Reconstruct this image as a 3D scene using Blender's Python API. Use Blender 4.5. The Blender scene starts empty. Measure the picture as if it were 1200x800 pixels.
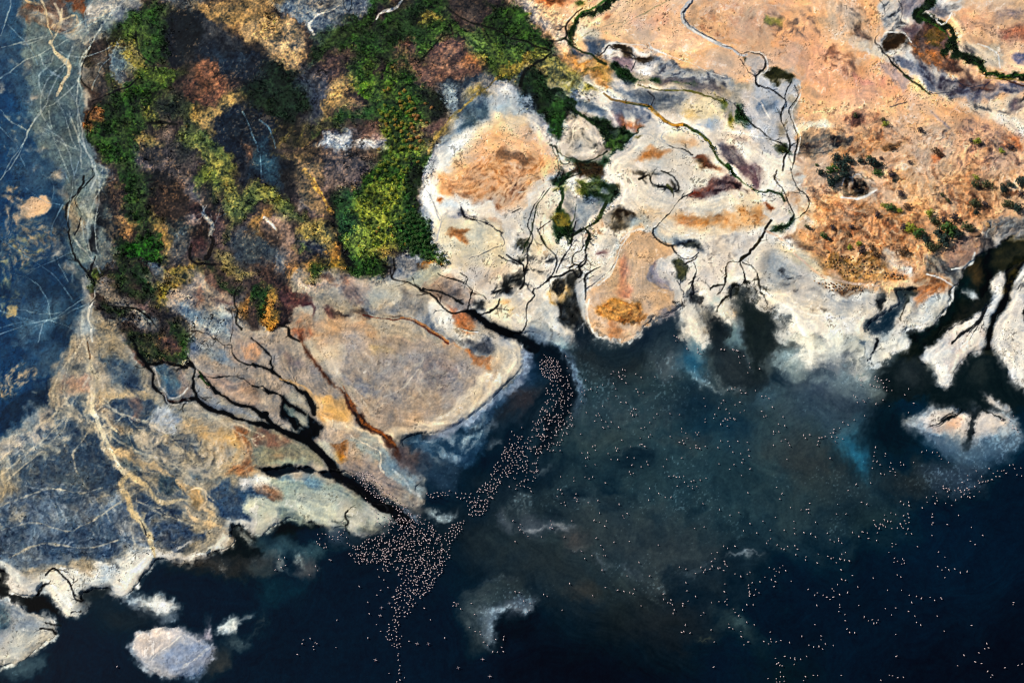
import numpy as np, math
# ---------------------------------------------------------------- survey map of the shore
# The ground cover is drawn as a map (1 cell = about 0.4 m) of soft-edged soil, salt, mud, water and
# vegetation patches, and then laid on the terrain in world space.
MG = 90
W, H = 1200 + 2*MG, 800 + 2*MG
F = np.float32
def vnoise(scale, seed, sy=None):
    sy = sy or scale
    r = np.random.RandomState(seed)
    gx, gy = int(W/scale)+3, int(H/sy)+3
    g = r.rand(gy, gx).astype(F)
    x = np.arange(W, dtype=F)/scale; y = np.arange(H, dtype=F)/sy
    ix = x.astype(int); iy = y.astype(int)
    fx = x-ix; fy = y-iy
    fx = fx*fx*(3-2*fx); fy = fy*fy*(3-2*fy)
    a = g[iy]*(1-fy)[:,None] + g[iy+1]*fy[:,None]
    return a[:,ix]*(1-fx) + a[:,ix+1]*fx - F(.5)
def fbm(scale, seed, octv=4, gain=.55, sy=None):
    o = np.zeros((H,W),F); a = 1.
    s = scale; s2 = sy or scale
    for k in range(octv):
        o += a*vnoise(max(s,1.01), seed*31+k, max(s2,1.01)); a *= gain; s /= 2.03; s2 /= 2.03
    return o/o.std()
def samp(a, x, y):
    x = np.clip(x, 0, W-1.001); y = np.clip(y, 0, H-1.001)
    ix = x.astype(np.int32); iy = y.astype(np.int32); fx = (x-ix).astype(F); fy = (y-iy).astype(F)
    return (a[iy,ix]*(1-fx)+a[iy,ix+1]*fx)*(1-fy) + (a[iy+1,ix]*(1-fx)+a[iy+1,ix+1]*fx)*fy
GX, GY = np.meshgrid(np.arange(W,dtype=F), np.arange(H,dtype=F))
w1, w2 = fbm(60,1,4), fbm(60,2,4)
swirl = samp(fbm(26,3,5,.6), GX+9*w1, GY+9*w2)            # marbled mud and salt
swirl /= swirl.std()
edge1 = fbm(11,4,4,.65); edge2 = fbm(30,5,5,.6)
edgeN = (edge1*.75+edge2*.65)
NB = [fbm(2.2,6,2,.6), fbm(4.5,7,3,.6), fbm(9,8,3,.6), fbm(18,9,4,.6), fbm(45,10,5,.6)]
can = np.zeros((H,W,3),F)
wat = np.ones((H,W),F); veg = np.zeros((H,W),F); hgt = np.zeros((H,W),F); wet = np.zeros((H,W),F)
rgh = np.zeros((H,W),F)
_o = [0.,0.,1.]
def Z(c,r): _o[:] = [300*c, 200*r, .25]
def Q(x,y): _o[:] = [x, y, .125]
def A(): _o[:] = [0,0,1.]
def pts(s):
    a = np.array(s.replace(',',' ').split(), dtype=float).reshape(-1,2)
    return a*_o[2] + np.array([_o[0]+MG, _o[1]+MG])
def hexc(h):
    return np.array([int(h[i:i+2],16)/255. for i in (0,2,4)], F)
def spline(p, closed, n=4):
    if len(p) < 3 and not closed: return p, np.linspace(0,1,len(p))
    if closed: q = np.vstack([p[-1],p,p[0],p[1]])
    else: q = np.vstack([2*p[0]-p[1],p,2*p[-1]-p[-2]])
    out = []
    t = np.arange(n)/n
    for i in range(1,len(q)-2):
        a,b,c,d = q[i-1],q[i],q[i+1],q[i+2]
        for u in t:
            out.append(.5*((2*b)+(-a+c)*u+(2*a-5*b+4*c-d)*u*u+(-a+3*b-3*c+d)*u**3))
    if not closed: out.append(p[-1])
    out = np.array(out)
    return out, np.linspace(0,1,len(out))
def sdf(poly, X, Y):
    d = np.full(X.shape, 1e9, F); ins = np.zeros(X.shape, bool)
    n = len(poly)
    for i in range(n):
        ax,ay = poly[i]; bx,by = poly[(i+1)%n]
        ex,ey = bx-ax, by-ay
        L = ex*ex+ey*ey+1e-9
        px,py = X-F(ax), Y-F(ay)
        t = np.clip((px*F(ex)+py*F(ey))/F(L),0,1)
        dx = px-t*F(ex); dy = py-t*F(ey)
        np.minimum(d, dx*dx+dy*dy, out=d)
        if ay != by:
            c = (Y < F(max(ay,by))) & (Y >= F(min(ay,by))) & (X < F(ax)+(Y-F(ay))*F(ex/ey))
            ins ^= c
    d = np.sqrt(d)
    return np.where(ins,-d,d)
def sstep(a,b,x):
    t = np.clip((x-a)/(b-a),0,1); return t*t*(3-2*t)
def apply(sl, m, col, o, b, bs, v, w, h, we, r, bt):
    if b > 0:
        nz = NB[bs][sl]
        k = 1.1*b
        m = m*np.clip((1-b) + b*sstep(-.9,.9,nz+bt)*1.25, 0, 1)
    if col is not None:
        mo = (m*o)[...,None]
        can[sl] = can[sl]*(1-mo) + hexc(col)*mo
    if v is not None: veg[sl] = veg[sl]*(1-m)+v*m
    if w is not None: wat[sl] = wat[sl]*(1-m)+w*m
    if h: hgt[sl] += h*m
    if we is not None: wet[sl] = wet[sl]*(1-m)+we*m
    if r is not None: rgh[sl] = rgh[sl]*(1-m)+r*m
LREC = []; PREC = []; REPLAY = [False]
def P(col, s, f=3., n=2.5, o=1., b=.25, bs=2, v=None, w=None, h=0, we=None, r=None, bt=.3, sh=True):
    if we == 1 and w == .9 and h == -.4 and not REPLAY[0]: PREC.append((tuple(_o),col,s,f,n,o,b,bs))
    p = pts(s)
    if sh and len(p) > 3: p,_ = spline(p, True, 3)
    pad = f+3*n+2
    x0 = max(int(p[:,0].min()-pad),0); x1 = min(int(p[:,0].max()+pad)+1,W)
    y0 = max(int(p[:,1].min()-pad),0); y1 = min(int(p[:,1].max()+pad)+1,H)
    if x1-x0 < 2 or y1-y0 < 2: return
    area = (x1-x0)*(y1-y0)
    st = 1 if area < 15000 else (2 if area < 90000 else 4)
    sl = (slice(y0,y1),slice(x0,x1))
    if w is None and col is not None:                     # clouds of silt under water have softer edges
        c_ = np.clip(p.astype(int),0,[W-1,H-1])
        if wat[c_[:,1],c_[:,0]].mean() > .75: f, b, n = f*1.7, b*.45, n*1.15
    xs = np.arange(x0,x1+st,st,dtype=F); ys = np.arange(y0,y1+st,st,dtype=F)
    X,Y = np.meshgrid(xs,ys)
    d = sdf(p,X,Y)
    if st > 1:
        fx = np.arange(x1-x0,dtype=F)/st; fy = np.arange(y1-y0,dtype=F)/st
        ix = fx.astype(int); iy = fy.astype(int); fx = fx-ix; fy = (fy-iy)[:,None]
        a = d[iy]*(1-fy)+d[iy+1]*fy
        d = a[:,ix]*(1-fx)+a[:,np.minimum(ix+1,a.shape[1]-1)]*fx
    else: d = d[:y1-y0,:x1-x0]
    d = d + n*edgeN[sl]
    apply(sl, sstep(f,-f,d), col, o, b, bs, v, w, h, we, r, bt)
def L(col, s, wd=(1.5,), f=.9, n=.5, o=1., b=.15, bs=1, v=None, w=None, h=0, we=None, r=None, bt=.4, jit=1.2):
    if col is not None and not REPLAY[0]:
        q_ = pts(s); c_ = np.clip(q_.astype(int),0,[W-1,H-1])
        if (np.max(wd) < 9 or we == 1) and wat[c_[:,1],c_[:,0]].mean() < .5 and np.linalg.norm(np.diff(q_,axis=0),axis=1).sum() > (26 if hexc(col).mean()>.5 else 11):
            LREC.append((tuple(_o),col,s,wd,f,n,o,b,bs,bt,jit))
            if np.max(wd) < 9: col = None
    p0 = pts(s)
    wd = np.atleast_1d(np.array(wd,float))
    p,t = spline(p0, False, 6)
    if jit:
        ii = np.clip(p.astype(int),0,[W-1,H-1])
        p = p + jit*np.stack([edge1[ii[:,1],ii[:,0]], edge1[ii[:,0]%H,ii[:,1]%W]],1)*.7
    ww = np.interp(t, np.linspace(0,1,len(wd)), wd)
    pad = ww.max()/2+f+3*n+2
    x0 = max(int(p[:,0].min()-pad),0); x1 = min(int(p[:,0].max()+pad)+1,W)
    y0 = max(int(p[:,1].min()-pad),0); y1 = min(int(p[:,1].max()+pad)+1,H)
    if x1-x0 < 2 or y1-y0 < 2: return
    sl = (slice(y0,y1),slice(x0,x1))
    D = np.full((y1-y0,x1-x0),1e3,F)
    for i in range(len(p)-1):
        (ax,ay),(bx,by) = p[i],p[i+1]
        u0 = max(int(min(ax,bx)-pad),x0); u1 = min(int(max(ax,bx)+pad)+1,x1)
        v0 = max(int(min(ay,by)-pad),y0); v1 = min(int(max(ay,by)+pad)+1,y1)
        if u1 <= u0 or v1 <= v0: continue
        X = GX[v0:v1,u0:u1]; Y = GY[v0:v1,u0:u1]
        ex,ey = bx-ax,by-ay; LL = ex*ex+ey*ey+1e-9
        tt = np.clip(((X-F(ax))*F(ex)+(Y-F(ay))*F(ey))/F(LL),0,1)
        d = np.sqrt((X-F(ax)-tt*F(ex))**2+(Y-F(ay)-tt*F(ey))**2) - (F(ww[i])+tt*F(ww[i+1]-ww[i]))/2
        q = D[v0-y0:v1-y0,u0-x0:u1-x0]; np.minimum(q,d,out=q)
    D = D + n*edgeN[sl]
    apply(sl, sstep(f,-f,D), col, o, b, bs, v, w, h, we, r, bt)
def S(col, s, bs=1, th=.8, f=6., o=.82, v=None, h=0, k=.75, seed=0, n=2., r=None, we=None):
    """speckle: blotches of one noise above a threshold, inside a soft polygon"""
    p = pts(s); p,_ = spline(p, True, 3) if len(p) > 3 else (p,0)
    pad = f+3*n
    x0 = max(int(p[:,0].min()-pad),0); x1 = min(int(p[:,0].max()+pad)+1,W)
    y0 = max(int(p[:,1].min()-pad),0); y1 = min(int(p[:,1].max()+pad)+1,H)
    if x1-x0 < 2 or y1-y0 < 2: return
    sl = (slice(y0,y1),slice(x0,x1))
    st = 2
    X,Y = np.meshgrid(np.arange(x0,x1,st,dtype=F),np.arange(y0,y1,st,dtype=F))
    d = sdf(p,X,Y); d = np.repeat(np.repeat(d,st,0),st,1)[:y1-y0,:x1-x0]
    m = sstep(f,-f,d+n*edgeN[sl])
    nz = np.roll(NB[bs],(seed*37,seed*91),(0,1))[sl]
    m = m*sstep(th-k,th+k,nz - (1-m)*1.0)
    apply(sl, m, col, o, 0, 0, v, None, h, we, r, 0)

# ---- broad masses
can[:] = hexc('061523')
A()
P('2a2c2e','560 560 640 540 720 600 800 640 900 640 860 700 760 760 640 740 560 700 520 640',f=30,n=8,b=.6,bs=4,o=.35)
P('12303f','640 420 760 420 900 440 960 470 1000 540 960 600 860 600 760 560 660 520',f=30,n=10,b=.6,bs=4,o=.7)
P('2b3436','650 400 760 395 860 430 900 470 820 480 720 470 660 450',f=18,n=8,b=.6,bs=4,o=.8)
P('2a3032','900 470 960 520 1010 560 1000 600 930 610 890 560',f=22,n=8,b=.5,bs=4,o=.7)
P('27323a','680 600 800 600 820 640 790 660 740 690 700 660 660 630',f=18,n=7,b=.6,bs=3,o=.7)
P('262a2d','620 620 700 650 690 690 640 680 600 660',f=16,n=6,b=.5,bs=3,o=.5)
P('202327','700 700 800 700 830 750 760 765 700 740',f=20,n=6,b=.5,bs=3,o=.6)
P('0b2a3f','1000 430 1200 480 1200 540 1080 560 1000 540',f=20,n=6,b=.4,bs=4,o=.5)
P('2c3f44','640 410 740 415 860 440 980 470 1040 520 1020 600 900 640 780 620 680 560 640 500',f=45,n=14,b=.5,bs=4,o=.75)
P('35454a','880 450 1000 470 1010 520 920 540 860 500',f=25,n=10,b=.5,bs=3,o=.6)
P('2a3a3e','600 590 700 600 780 640 760 700 660 690 590 650',f=30,n=10,b=.5,bs=3,o=.6)
# land
LAND = '''-100 -100 1300 -100 1300 480 1200 458 1186 450 1172 440 1150 444 1130 452 1112 455 1098 452 1085 440 1062 414 1040 424 1018 443 1000 448 985 440 975 428
925 432 902 412 885 398 868 375 850 378 838 392 826 396 812 390 804 368 798 358 775 372 752 392 735 402 700 399 690 392 676 400 655 404 640 398 622 392 609 393
603 396 612 412 612 428 600 445 575 468 545 490 520 502 495 508 476 512 472 522 490 535 500 550 495 565 488 575 500 588 470 592 455 582 430 565 400 552
404 562 430 582 452 600 455 612 448 622 430 627 414 625 405 616 390 618 365 616 345 610 322 616 312 626 300 634 285 632 275 640 255 648 235 660 215 662 195 658 182 656
172 668 155 690 140 702 125 694 112 691 100 697 97 706 103 712 95 718 85 722 75 716 62 706 52 694 45 688 51 682 45 698 28 698 12 690 2 678 -100 672'''
P('a39987',LAND,f=1.6,n=1.8,b=0,w=0)
P('9a968a','-100 688 0 699 18 706 35 715 52 720 66 730 63 745 50 755 30 772 5 780 -100 795',f=1.6,n=1.6,b=0,w=0)
Z(0,3)
P('9a9d9f','620 600 680 550 760 535 850 540 900 580 990 620 1020 640 985 700 900 760 820 780 700 750 640 700',f=2.5,n=2,b=0,w=0)
A()
# left plain
P('113352','-100 -100 26 -100 26 0 31 60 38 110 45 150 70 200 76 230 80 290 86 325 104 350 95 375 90 400 75 425 62 460 55 480 35 490 0 525 -100 570',f=13,n=8,b=.15,bs=4)
P('2d4a5e','26 0 31 60 40 110 40 160 60 195 76 230 80 290 60 260 40 200 22 150 10 90 5 0',f=14,n=6,b=.5,bs=3,o=.6)
P('566769','26 -100 27 0 32 60 42 110 40 125 38 150 55 190 70 205 78 235 80 290 92 322 108 335 128 320 131 280 120 260 110 228 122 200 112 172 104 140 106 120 98 100 103 70 107 45 130 35 160 10 165 -100',f=4,n=3,b=.2,bs=3,r=.3)
# marsh complex
P('3b312d','165 -100 160 8 130 35 107 45 103 70 98 100 106 120 104 140 112 172 122 200 110 228 120 260 131 280 128 320 110 335 112 350 125 380 150 400 180 420 215 440 225 415 200 390 192 350 240 330 262 345 275 370 320 385 345 345 340 325 390 320 440 325 520 305 500 255 490 230 505 200 520 150 545 100 600 90 612 130 650 160 690 100 650 60 600 -100',f=4,n=3,b=.15,bs=3,r=.6)
# lower left fan
P('8c8676','95 375 90 400 75 425 62 460 55 480 35 490 0 525 -100 570 -100 672 2 678 15 668 40 672 60 668 100 665 140 665 180 650 230 650 270 620 300 600 330 560 300 545 250 500 200 470 170 430 150 400 120 375',f=11,n=6,b=.25,bs=3,r=.4)
# mid fans
P('ab9e8a','192 350 240 335 262 350 290 385 345 345 390 335 440 325 480 320 520 335 560 370 600 390 612 412 600 445 545 490 476 512 440 470 400 440 330 430 280 470 220 440 210 400',f=4,n=3,b=.2,bs=3)
P('97897a','210 400 240 440 300 480 350 510 390 540 470 590 500 585 495 550 475 520 450 490 400 440 350 400 300 385 250 380',f=5,n=4,b=.25,bs=3)
# white domes
P('e6dccb','520 160 545 110 600 95 612 130 650 160 690 200 720 160 640 110 700 90 800 110 900 160 960 220 940 280 860 340 805 368 775 372 735 402 690 395 640 398 600 390 555 372 520 330 500 290 488 235 500 195',f=4,n=3,b=.2,bs=3)
# salt shelf right
P('e6e0d2','860 300 900 280 930 270 960 300 1000 330 1060 345 1110 340 1130 300 1200 270 1300 270 1300 480 1200 458 1150 444 1098 452 1062 414 1018 443 985 440 925 432 885 398 850 378 800 360 820 320',f=5,n=3,b=.2,bs=3)
# peach country
P('f0bb8c','600 -100 600 0 640 60 660 72 700 60 760 70 830 90 870 100 905 80 935 110 930 150 935 200 945 240 930 270 960 310 1000 330 1060 345 1110 345 1120 315 1150 290 1200 275 1300 270 1300 -100',f=4,n=3,b=.25,bs=3)

# ---- tile 0,0
Z(0,0)
P('6b5140','90 60 130 10 260 0 340 60 330 140 250 150 150 120 100 90',b=.5)
P('7a4a2c','230 -10 300 30 400 50 420 0 400 -60 230 -60',b=.5)
P('3f5055','220 500 330 480 360 560 350 660 300 640 260 600',f=6,o=.7)
P('4a5f60','240 280 330 260 340 320 280 420 200 400',f=6,o=.6)
P('46565c','160 190 250 160 360 160 420 180 400 260 330 230 240 250',f=8,o=.6)
for c,s,w in [('d3bf98','190 -10 215 60 225 130 245 170 235 200 265 250 320 290 325 340 295 390 268 450',(4,3.2,2.5,4,3.5,2.5)),('cbb48c','290 40 280 100 240 130 225 140',(3,2)),
  ('c4ad86','345 75 290 90 270 130 250 165',(3,2)),('bfa67e','120 0 190 30 210 70',(3,2)),('b99d74','160 40 200 60 220 90',(2,2)),('a5957a','355 70 365 110 340 150 300 165',(2,1.5)),('cbb48c','260 100 285 90 330 95',(2,1)),('b7a07a','150 -20 180 60 150 70',(2,1))]:
    L(c,s,w,n=.9,b=.35)
P('cdbfa9','420 30 450 -10 560 -10 600 40 540 40 520 60 470 80 420 60',f=2,n=3,b=.75,bs=1)
P('8b9294','520 0 640 0 640 40 600 70 540 90 500 80',f=5,n=3,b=.6)
for s,w in [('-300 300 0 225 100 200 240 165 330 140 400 100 500 70 560 40',1.3),('-300 520 0 370 90 300 180 255 290 205 380 150 470 90 510 60',1.4),('425 190 420 225 385 270 370 370 385 440 365 500 370 620 395 700 440 760 450 820',1.8),
  ('420 200 400 90 395 60 430 10 440 -40',1.3),('365 380 320 430 260 480 200 510 140 600 120 660 60 740 20 810',1.3),('250 260 230 310 190 350 185 400 210 460',1.8),('280 480 350 520',1.5),('270 490 330 560 400 700',1.2),
  ('50 -10 35 80 0 170',1.3),('345 220 325 290 330 300',1.2),('100 205 160 200 240 170',1),('0 520 60 580 140 610',.8),('230 520 250 640 300 760 330 830',1.2),('200 620 330 690 400 720',1.)]:
    L('97a39e',s,(w,w*.8),f=1.0,n=.4,o=.8,b=.4)
P('c0ac92','-20 410 20 405 30 430 0 450 -30 450',f=3,o=.5,b=.6)
S('8d8a7a','0 550 150 560 160 700 100 760 0 720',bs=1,th=1.5,o=.6)
P('30501f','500 150 600 80 700 50 800 50 822 90 818 180 822 270 780 290 700 285 660 250 640 190 560 185 500 215',v=1,b=.4,bs=2,r=1)
P('5f7030','560 120 640 100 700 150 640 180 560 160',v=1,b=.7,bs=1,o=.7)
P('231f1f','430 180 530 140 560 180 500 222 450 232 420 220',b=.3)
P('10161d','815 55 880 55 922 80 915 160 900 220 880 300 830 300 812 270',n=1.5,b=.1)
P('c9876a','490 228 515 225 520 250 495 250',f=1.5)
P('948f4e','560 180 600 175 650 240 700 300 705 345 660 362 640 300 600 250 550 240 500 215',v=.6,b=.5,bs=1)
P('6d8087','510 280 540 240 600 240 640 280 650 350 600 400 550 390 510 340',b=.4,n=2)
P('40647a','530 300 600 270 620 330 570 360',f=5,b=.5,o=.6)
P('5d5a52','380 330 420 290 480 260 510 300 520 400 490 440 430 420 390 380',b=.4)
P('b09a80','400 300 440 320 430 345 400 340',f=1.5,b=.6,bs=0)
P('29281f','390 270 450 270 440 330 400 300',b=.4)
P('36511f','490 340 545 350 550 400 510 400',v=.7,b=.3)
P('33551e','640 385 720 300 800 310 852 340 850 400 800 440 740 460 750 540 700 580 660 640 640 700 620 830 560 830 500 720 440 680 415 610 440 560 480 490 560 430',v=1,b=.35,bs=2,r=1)
P('1f2d1a','470 480 540 440 600 470 560 560 480 560',v=.8,f=6,b=.6,o=.7)
P('7d8a38','720 320 830 320 850 370 790 420 720 380',v=1,b=.75,bs=1)
P('9a9748','650 520 740 500 760 560 690 580',v=.8,b=.7,bs=1)
P('c9a25a','645 660 700 640 710 680 660 690',f=2,b=.5,bs=1)
P('b8a355','650 650 720 620 740 655 690 700',v=.5,b=.5,bs=1)
P('3a291c','410 610 420 520 510 500 515 560 460 600',b=.3)
S('c98a4e','410 600 430 520 510 505 515 560 460 600',bs=1,th=.4,f=3)
P('cf9a72','650 490 672 480 670 530 650 530',f=1.5,n=1)
P('b5543c','740 255 770 260 760 280 735 275',f=2,o=.7)
L('0f1216','500 200 503 280 505 330 530 400 545 410',(2,1.5,2.5))
L('0d0f12','430 470 490 450 540 430 600 410 650 365',(2.5,3,2))
L('101510','640 150 645 220 660 270 715 300 720 330',(1.2,1.6,1.4))
L('15150f','430 185 425 230 400 270 385 330 390 390 460 450 440 500 410 560 410 640',(2,1.6,2.2))
L('11150f','690 580 760 575 830 580',(3.5,5,3))
P('745349','870 310 920 290 1000 340 1100 370 1090 400 1000 460 940 480 900 420 850 380',b=.45,bs=1)
S('1d1a1c','760 440 900 370 960 470 900 520 800 520 760 490',bs=1,th=0,f=4)
S('8e7468','780 440 860 400 960 440 900 500 800 500',bs=1,th=.7,f=4)
P('1c2531','920 90 1000 90 1050 120 1120 150 1200 240 1200 370 1100 380 1000 330 890 290 915 170',f=4,b=.2)
P('2b4152','900 260 1000 270 1080 250 1200 270 1200 300 1060 300 940 300',f=5,b=.5,o=.6)
S('b07c58','920 100 1200 160 1200 380 900 300',bs=1,th=1.9,f=4,k=.3)
P('b98d55','920 50 1000 15 1090 20 1160 40 1220 20 1220 100 1130 150 1050 110 980 90',b=.7,bs=1)
P('a98a4a','1120 90 1200 70 1220 220 1170 200',b=.6,bs=1)
P('5a656b','790 -20 930 -20 940 20 860 60 800 50',f=4,b=.5)
P('3a2422','1080 100 1140 90 1140 130 1090 140',f=2,b=.3)
L('b6954c','1190 385 1100 415 1050 450 960 500 940 535 990 590 1015 640 1030 720 1060 790',(9,11,14,18,14,12,10),n=2,b=.4,f=2,r=.6)
P('132231','1065 455 1120 455 1180 480 1260 520 1330 600 1300 820 1220 840 1120 800 1055 720 1035 640 1025 550',f=2.5,b=.1)
P('274657','1180 600 1260 600 1320 780 1280 830 1200 760',f=10,b=.6,o=.7)
P('8a6a4a','1130 690 1170 680 1190 720 1150 740',f=2,b=.5,bs=1)
P('74696b','620 720 700 695 745 640 780 590 830 600 860 650 900 680 940 720 900 800 800 810 740 780 680 790 630 750',b=.45,bs=1)
P('23342f','800 690 860 650 900 670 890 710 830 725',f=3,b=.2,v=.4)
P('1d2733','700 690 740 690 760 730 700 730',f=4,b=.4)
S('c9a890','760 600 840 610 830 700 740 760 700 740',bs=1,th=.9,f=4)
S('14161a','620 720 745 640 830 600 940 720 900 800 680 790',bs=1,th=1.,f=3)
P('66713a','850 540 920 520 980 600 1030 680 1040 800 1000 830 920 810 930 720 880 620',v=.8,b=.5,bs=1,r=.8)
P('4b6648','920 640 980 640 1020 740 1000 800 940 800',v=.8,f=5,b=.5,o=.7)
P('263a22','840 450 960 450 930 520 860 560 760 540 770 480',v=.8,b=.5,bs=1)
S('7b8a52','760 440 930 440 930 560 820 570',bs=1,th=.6,f=4,v=.8)
# ---- tile 1,0
Z(1,0)
P('6e7b84','70 20 150 -40 350 -60 560 -60 555 0 520 60 440 100 380 130 300 170 260 190 230 130 130 80 80 70',f=3,b=.35,bs=3)
P('c6bda9','240 30 330 20 380 -20 400 10 370 50 300 60',f=3,b=.7,bs=1)
L('d8cdb8','400 20 350 50 290 70 260 95 245 120 270 160',(2,2,3,4,3),n=.8)
L('101820','405 -20 410 30 430 55 445 30 450 -20',(2.5,2,2.5))
P('141d26','395 60 440 60 450 100 390 100',f=4,b=.3)
L('dfd3bd','690 -10 650 40 590 60 560 95',(3,4,3,2))
P('d9a27a','600 -20 660 -20 630 25 600 20',f=2)
P('2f5020','510 70 560 10 600 10 610 30 560 60 550 100 520 90',v=1,b=.3)
P('bb8f5c','90 120 160 100 200 140 220 180 190 240 150 290 70 330 40 310 50 260 0 250 0 200 40 150',b=.5,bs=1,n=3)
S('e3bb8a','0 200 120 110 200 150 180 260 60 310',bs=1,th=.5,f=3)
P('45506a','120 140 190 150 230 190 180 220 120 200',f=4,o=.5,b=.4)
P('33471f','0 60 60 70 90 130 40 160 0 180 -20 120',v=.9,b=.4)
P('0f1820','-100 240 20 250 50 290 20 350 -100 380',f=3)
P('1d3524','-20 370 60 340 150 310 200 360 210 420 240 480 200 540 120 560 60 540 0 500 -60 430',v=1,b=.35,f=3)
P('2f5020','0 470 30 470 30 510 0 520',v=1,f=2)
P('2f4d1e','280 180 400 110 500 100 520 130 560 150 600 100 680 30 740 -20 880 -40 900 20 960 60 1000 100 1100 130 1200 200 1300 200 1340 300 1200 350 1120 340 1060 290 1000 200 930 160 880 180 820 240 760 300 740 400 620 440 540 400 580 300 520 250 440 230 350 240 260 270 240 240',v=1,b=.35,bs=2,r=1)
P('4e7026','540 330 600 300 680 400 690 500 600 540 500 540 460 480 470 440 420 400 420 330 460 230 530 250',v=1,b=.5,bs=2)
P('22401f','460 500 560 420 680 500 640 560 540 580 470 560',v=1,f=5,b=.5)
P('1c2a1c','700 30 780 10 860 60 790 120 700 180 640 160',v=1,f=8,b=.5,o=.6)
P('70903a','790 220 830 170 880 120 900 110 890 150 840 190 810 240 760 250 780 180',v=1,f=4,b=.3)
P('8fa552','960 150 1010 130 1060 200 1090 260 1040 280 990 210',v=1,f=4,b=.3)
P('6b7c38','900 80 1000 120 1100 150 1150 240 1060 290 980 190',v=1,f=5,b=.5,o=.7)
P('9b8a45','780 40 880 30 890 80 800 90',v=.8,f=4,b=.6,bs=1)
P('c4923e','1130 240 1180 235 1190 270 1140 270',f=2,b=.5,bs=1)
P('5a4420','1080 130 1160 140 1170 180 1090 170',f=3,b=.5)
L('10150c','890 30 930 60 990 100 1100 130 1180 170',(2,2.4,2))
L('10150c','905 110 920 160 880 170 830 220 760 300',(3,2,2))
P('76564a','860 180 930 165 1000 210 1050 290 1060 350 1000 390 940 400 880 410 820 430 760 390 740 330 800 290',b=.35,bs=1)
P('3b2a2b','760 310 880 330 1000 330 1000 345 860 345 760 325',f=2,b=.4)
S('b4896c','860 180 1050 290 1000 390 760 390 740 330',bs=1,th=.7,f=4)
S('2a2024','860 180 1050 290 1000 390 760 390 740 330',bs=1,th=1.1,f=4,seed=2)
P('bd7a48','960 290 1050 280 1060 320 980 320',f=3,b=.5,bs=1)
P('6c4f45','640 230 690 190 750 230 730 290 660 280',b=.5,bs=1)
P('6a4d42','630 310 680 290 690 350 640 350',b=.5,bs=1)
P('3c3236','230 290 330 230 420 250 430 320 330 360 280 380 210 360',b=.4,bs=1,f=3)
S('8c6f68','230 280 400 240 430 320 280 370',bs=1,th=.6,f=4)
P('2e3947','200 360 300 350 340 420 330 470 320 540 250 580 200 500',f=4,b=.3)
P('b4924f','340 390 400 340 440 350 420 420 410 480 350 500 310 480',b=.5,bs=1)
P('5c4d45','380 480 450 460 500 480 440 540 380 540',b=.4,bs=1)
P('b58f55','290 530 330 510 320 560 300 590',f=2,b=.4)
P('24401f','330 550 380 500 440 510 430 590 340 600',v=.9,b=.3)
P('352a29','100 560 300 560 400 600 520 560 600 570 600 640 450 640 400 600 320 660 240 680 180 740 100 720',b=.35,bs=2)
S('a7826a','120 560 380 580 600 580 560 650 460 620 380 760 160 720',bs=1,th=.9,f=5)
S('5d7a30','80 560 300 560 320 640 200 660 100 640',bs=1,th=.6,f=5,v=.5)
P('aab0b0','300 640 340 610 400 620 445 650 430 690 360 705 310 690',n=2,b=.3,bs=1)
P('efe3d0','330 645 380 625 415 650 370 665',f=3,b=.4)
P('e6a878','340 645 385 640 380 665 345 665',f=2,o=.8)
P('d3cdc6','470 675 540 660 585 650 580 690 520 700 480 692',n=1.5,b=.4,bs=1)
P('96766a','500 640 560 590 600 570 600 640 540 665',b=.5,bs=1)
P('6a5a50','380 700 460 700 520 720 560 760 500 800 380 800',b=.5,bs=1)
P('22323f','-40 540 40 580 60 650 130 720 90 760 -40 800',f=4,b=.3)
P('131f2d','-100 560 0 540 60 600 20 700 -60 780',f=6,b=.2,o=.7)
S('b58a62','80 700 260 700 240 790 60 790',bs=1,th=.6,f=5)
P('2c4c1e','620 440 740 400 800 430 880 450 900 520 800 560 800 600 760 640 800 700 790 830 500 830 540 760 590 700 600 620 600 540 690 500',v=1,b=.3,bs=2,r=1)
P('131a18','760 430 860 450 900 480 890 540 800 580 790 520',f=4,b=.3)
P('493638','740 610 800 580 850 560 870 600 800 660 760 640',b=.4,bs=1)
S('8b766e','740 610 850 560 830 640 790 670',bs=1,th=.6,f=3)
S('8a9a34','540 540 740 520 790 640 780 800 540 800 600 640',bs=1,th=1.,f=4,v=1)
P('6f644c','800 640 900 560 960 500 1000 470 1050 420 1120 400 1140 430 1060 470 1000 520 900 600 830 690 800 760',b=.4,bs=1,f=2)
P('a4924a','880 570 930 540 910 580 840 620',f=2,b=.4)
P('9b8f4c','1020 450 1080 410 1100 430 1050 470',f=2,b=.4)
P('232e3b','905 420 960 400 1050 370 1060 385 980 440 960 500 920 520 900 540 890 500',f=3,b=.2)
P('7e94a0','905 440 940 420 950 460 920 520 900 535',f=3,b=.4)
P('5b6a74','1060 380 1140 345 1140 370 1080 385',f=3,b=.4)
P('72808a','960 520 1060 460 1140 440 1200 430 1300 430 1300 520 1200 510 1100 530 1040 590 940 640 880 690 820 720 880 620',b=.5,bs=1,f=3)
P('34505f','960 520 1040 480 1080 500 1060 560 990 580',f=4,b=.5,o=.8)
P('c9ccca','900 570 950 570 930 610 905 610',f=3,b=.6,bs=0)
P('c7c9c8','1140 370 1220 355 1240 440 1180 450 1140 430',f=5,b=.5,bs=1)
P('b7bcbd','800 740 880 680 960 640 1060 580 1120 540 1200 530 1200 570 1080 600 960 700 880 800 860 840 780 840',f=3,b=.5,bs=1)

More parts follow.
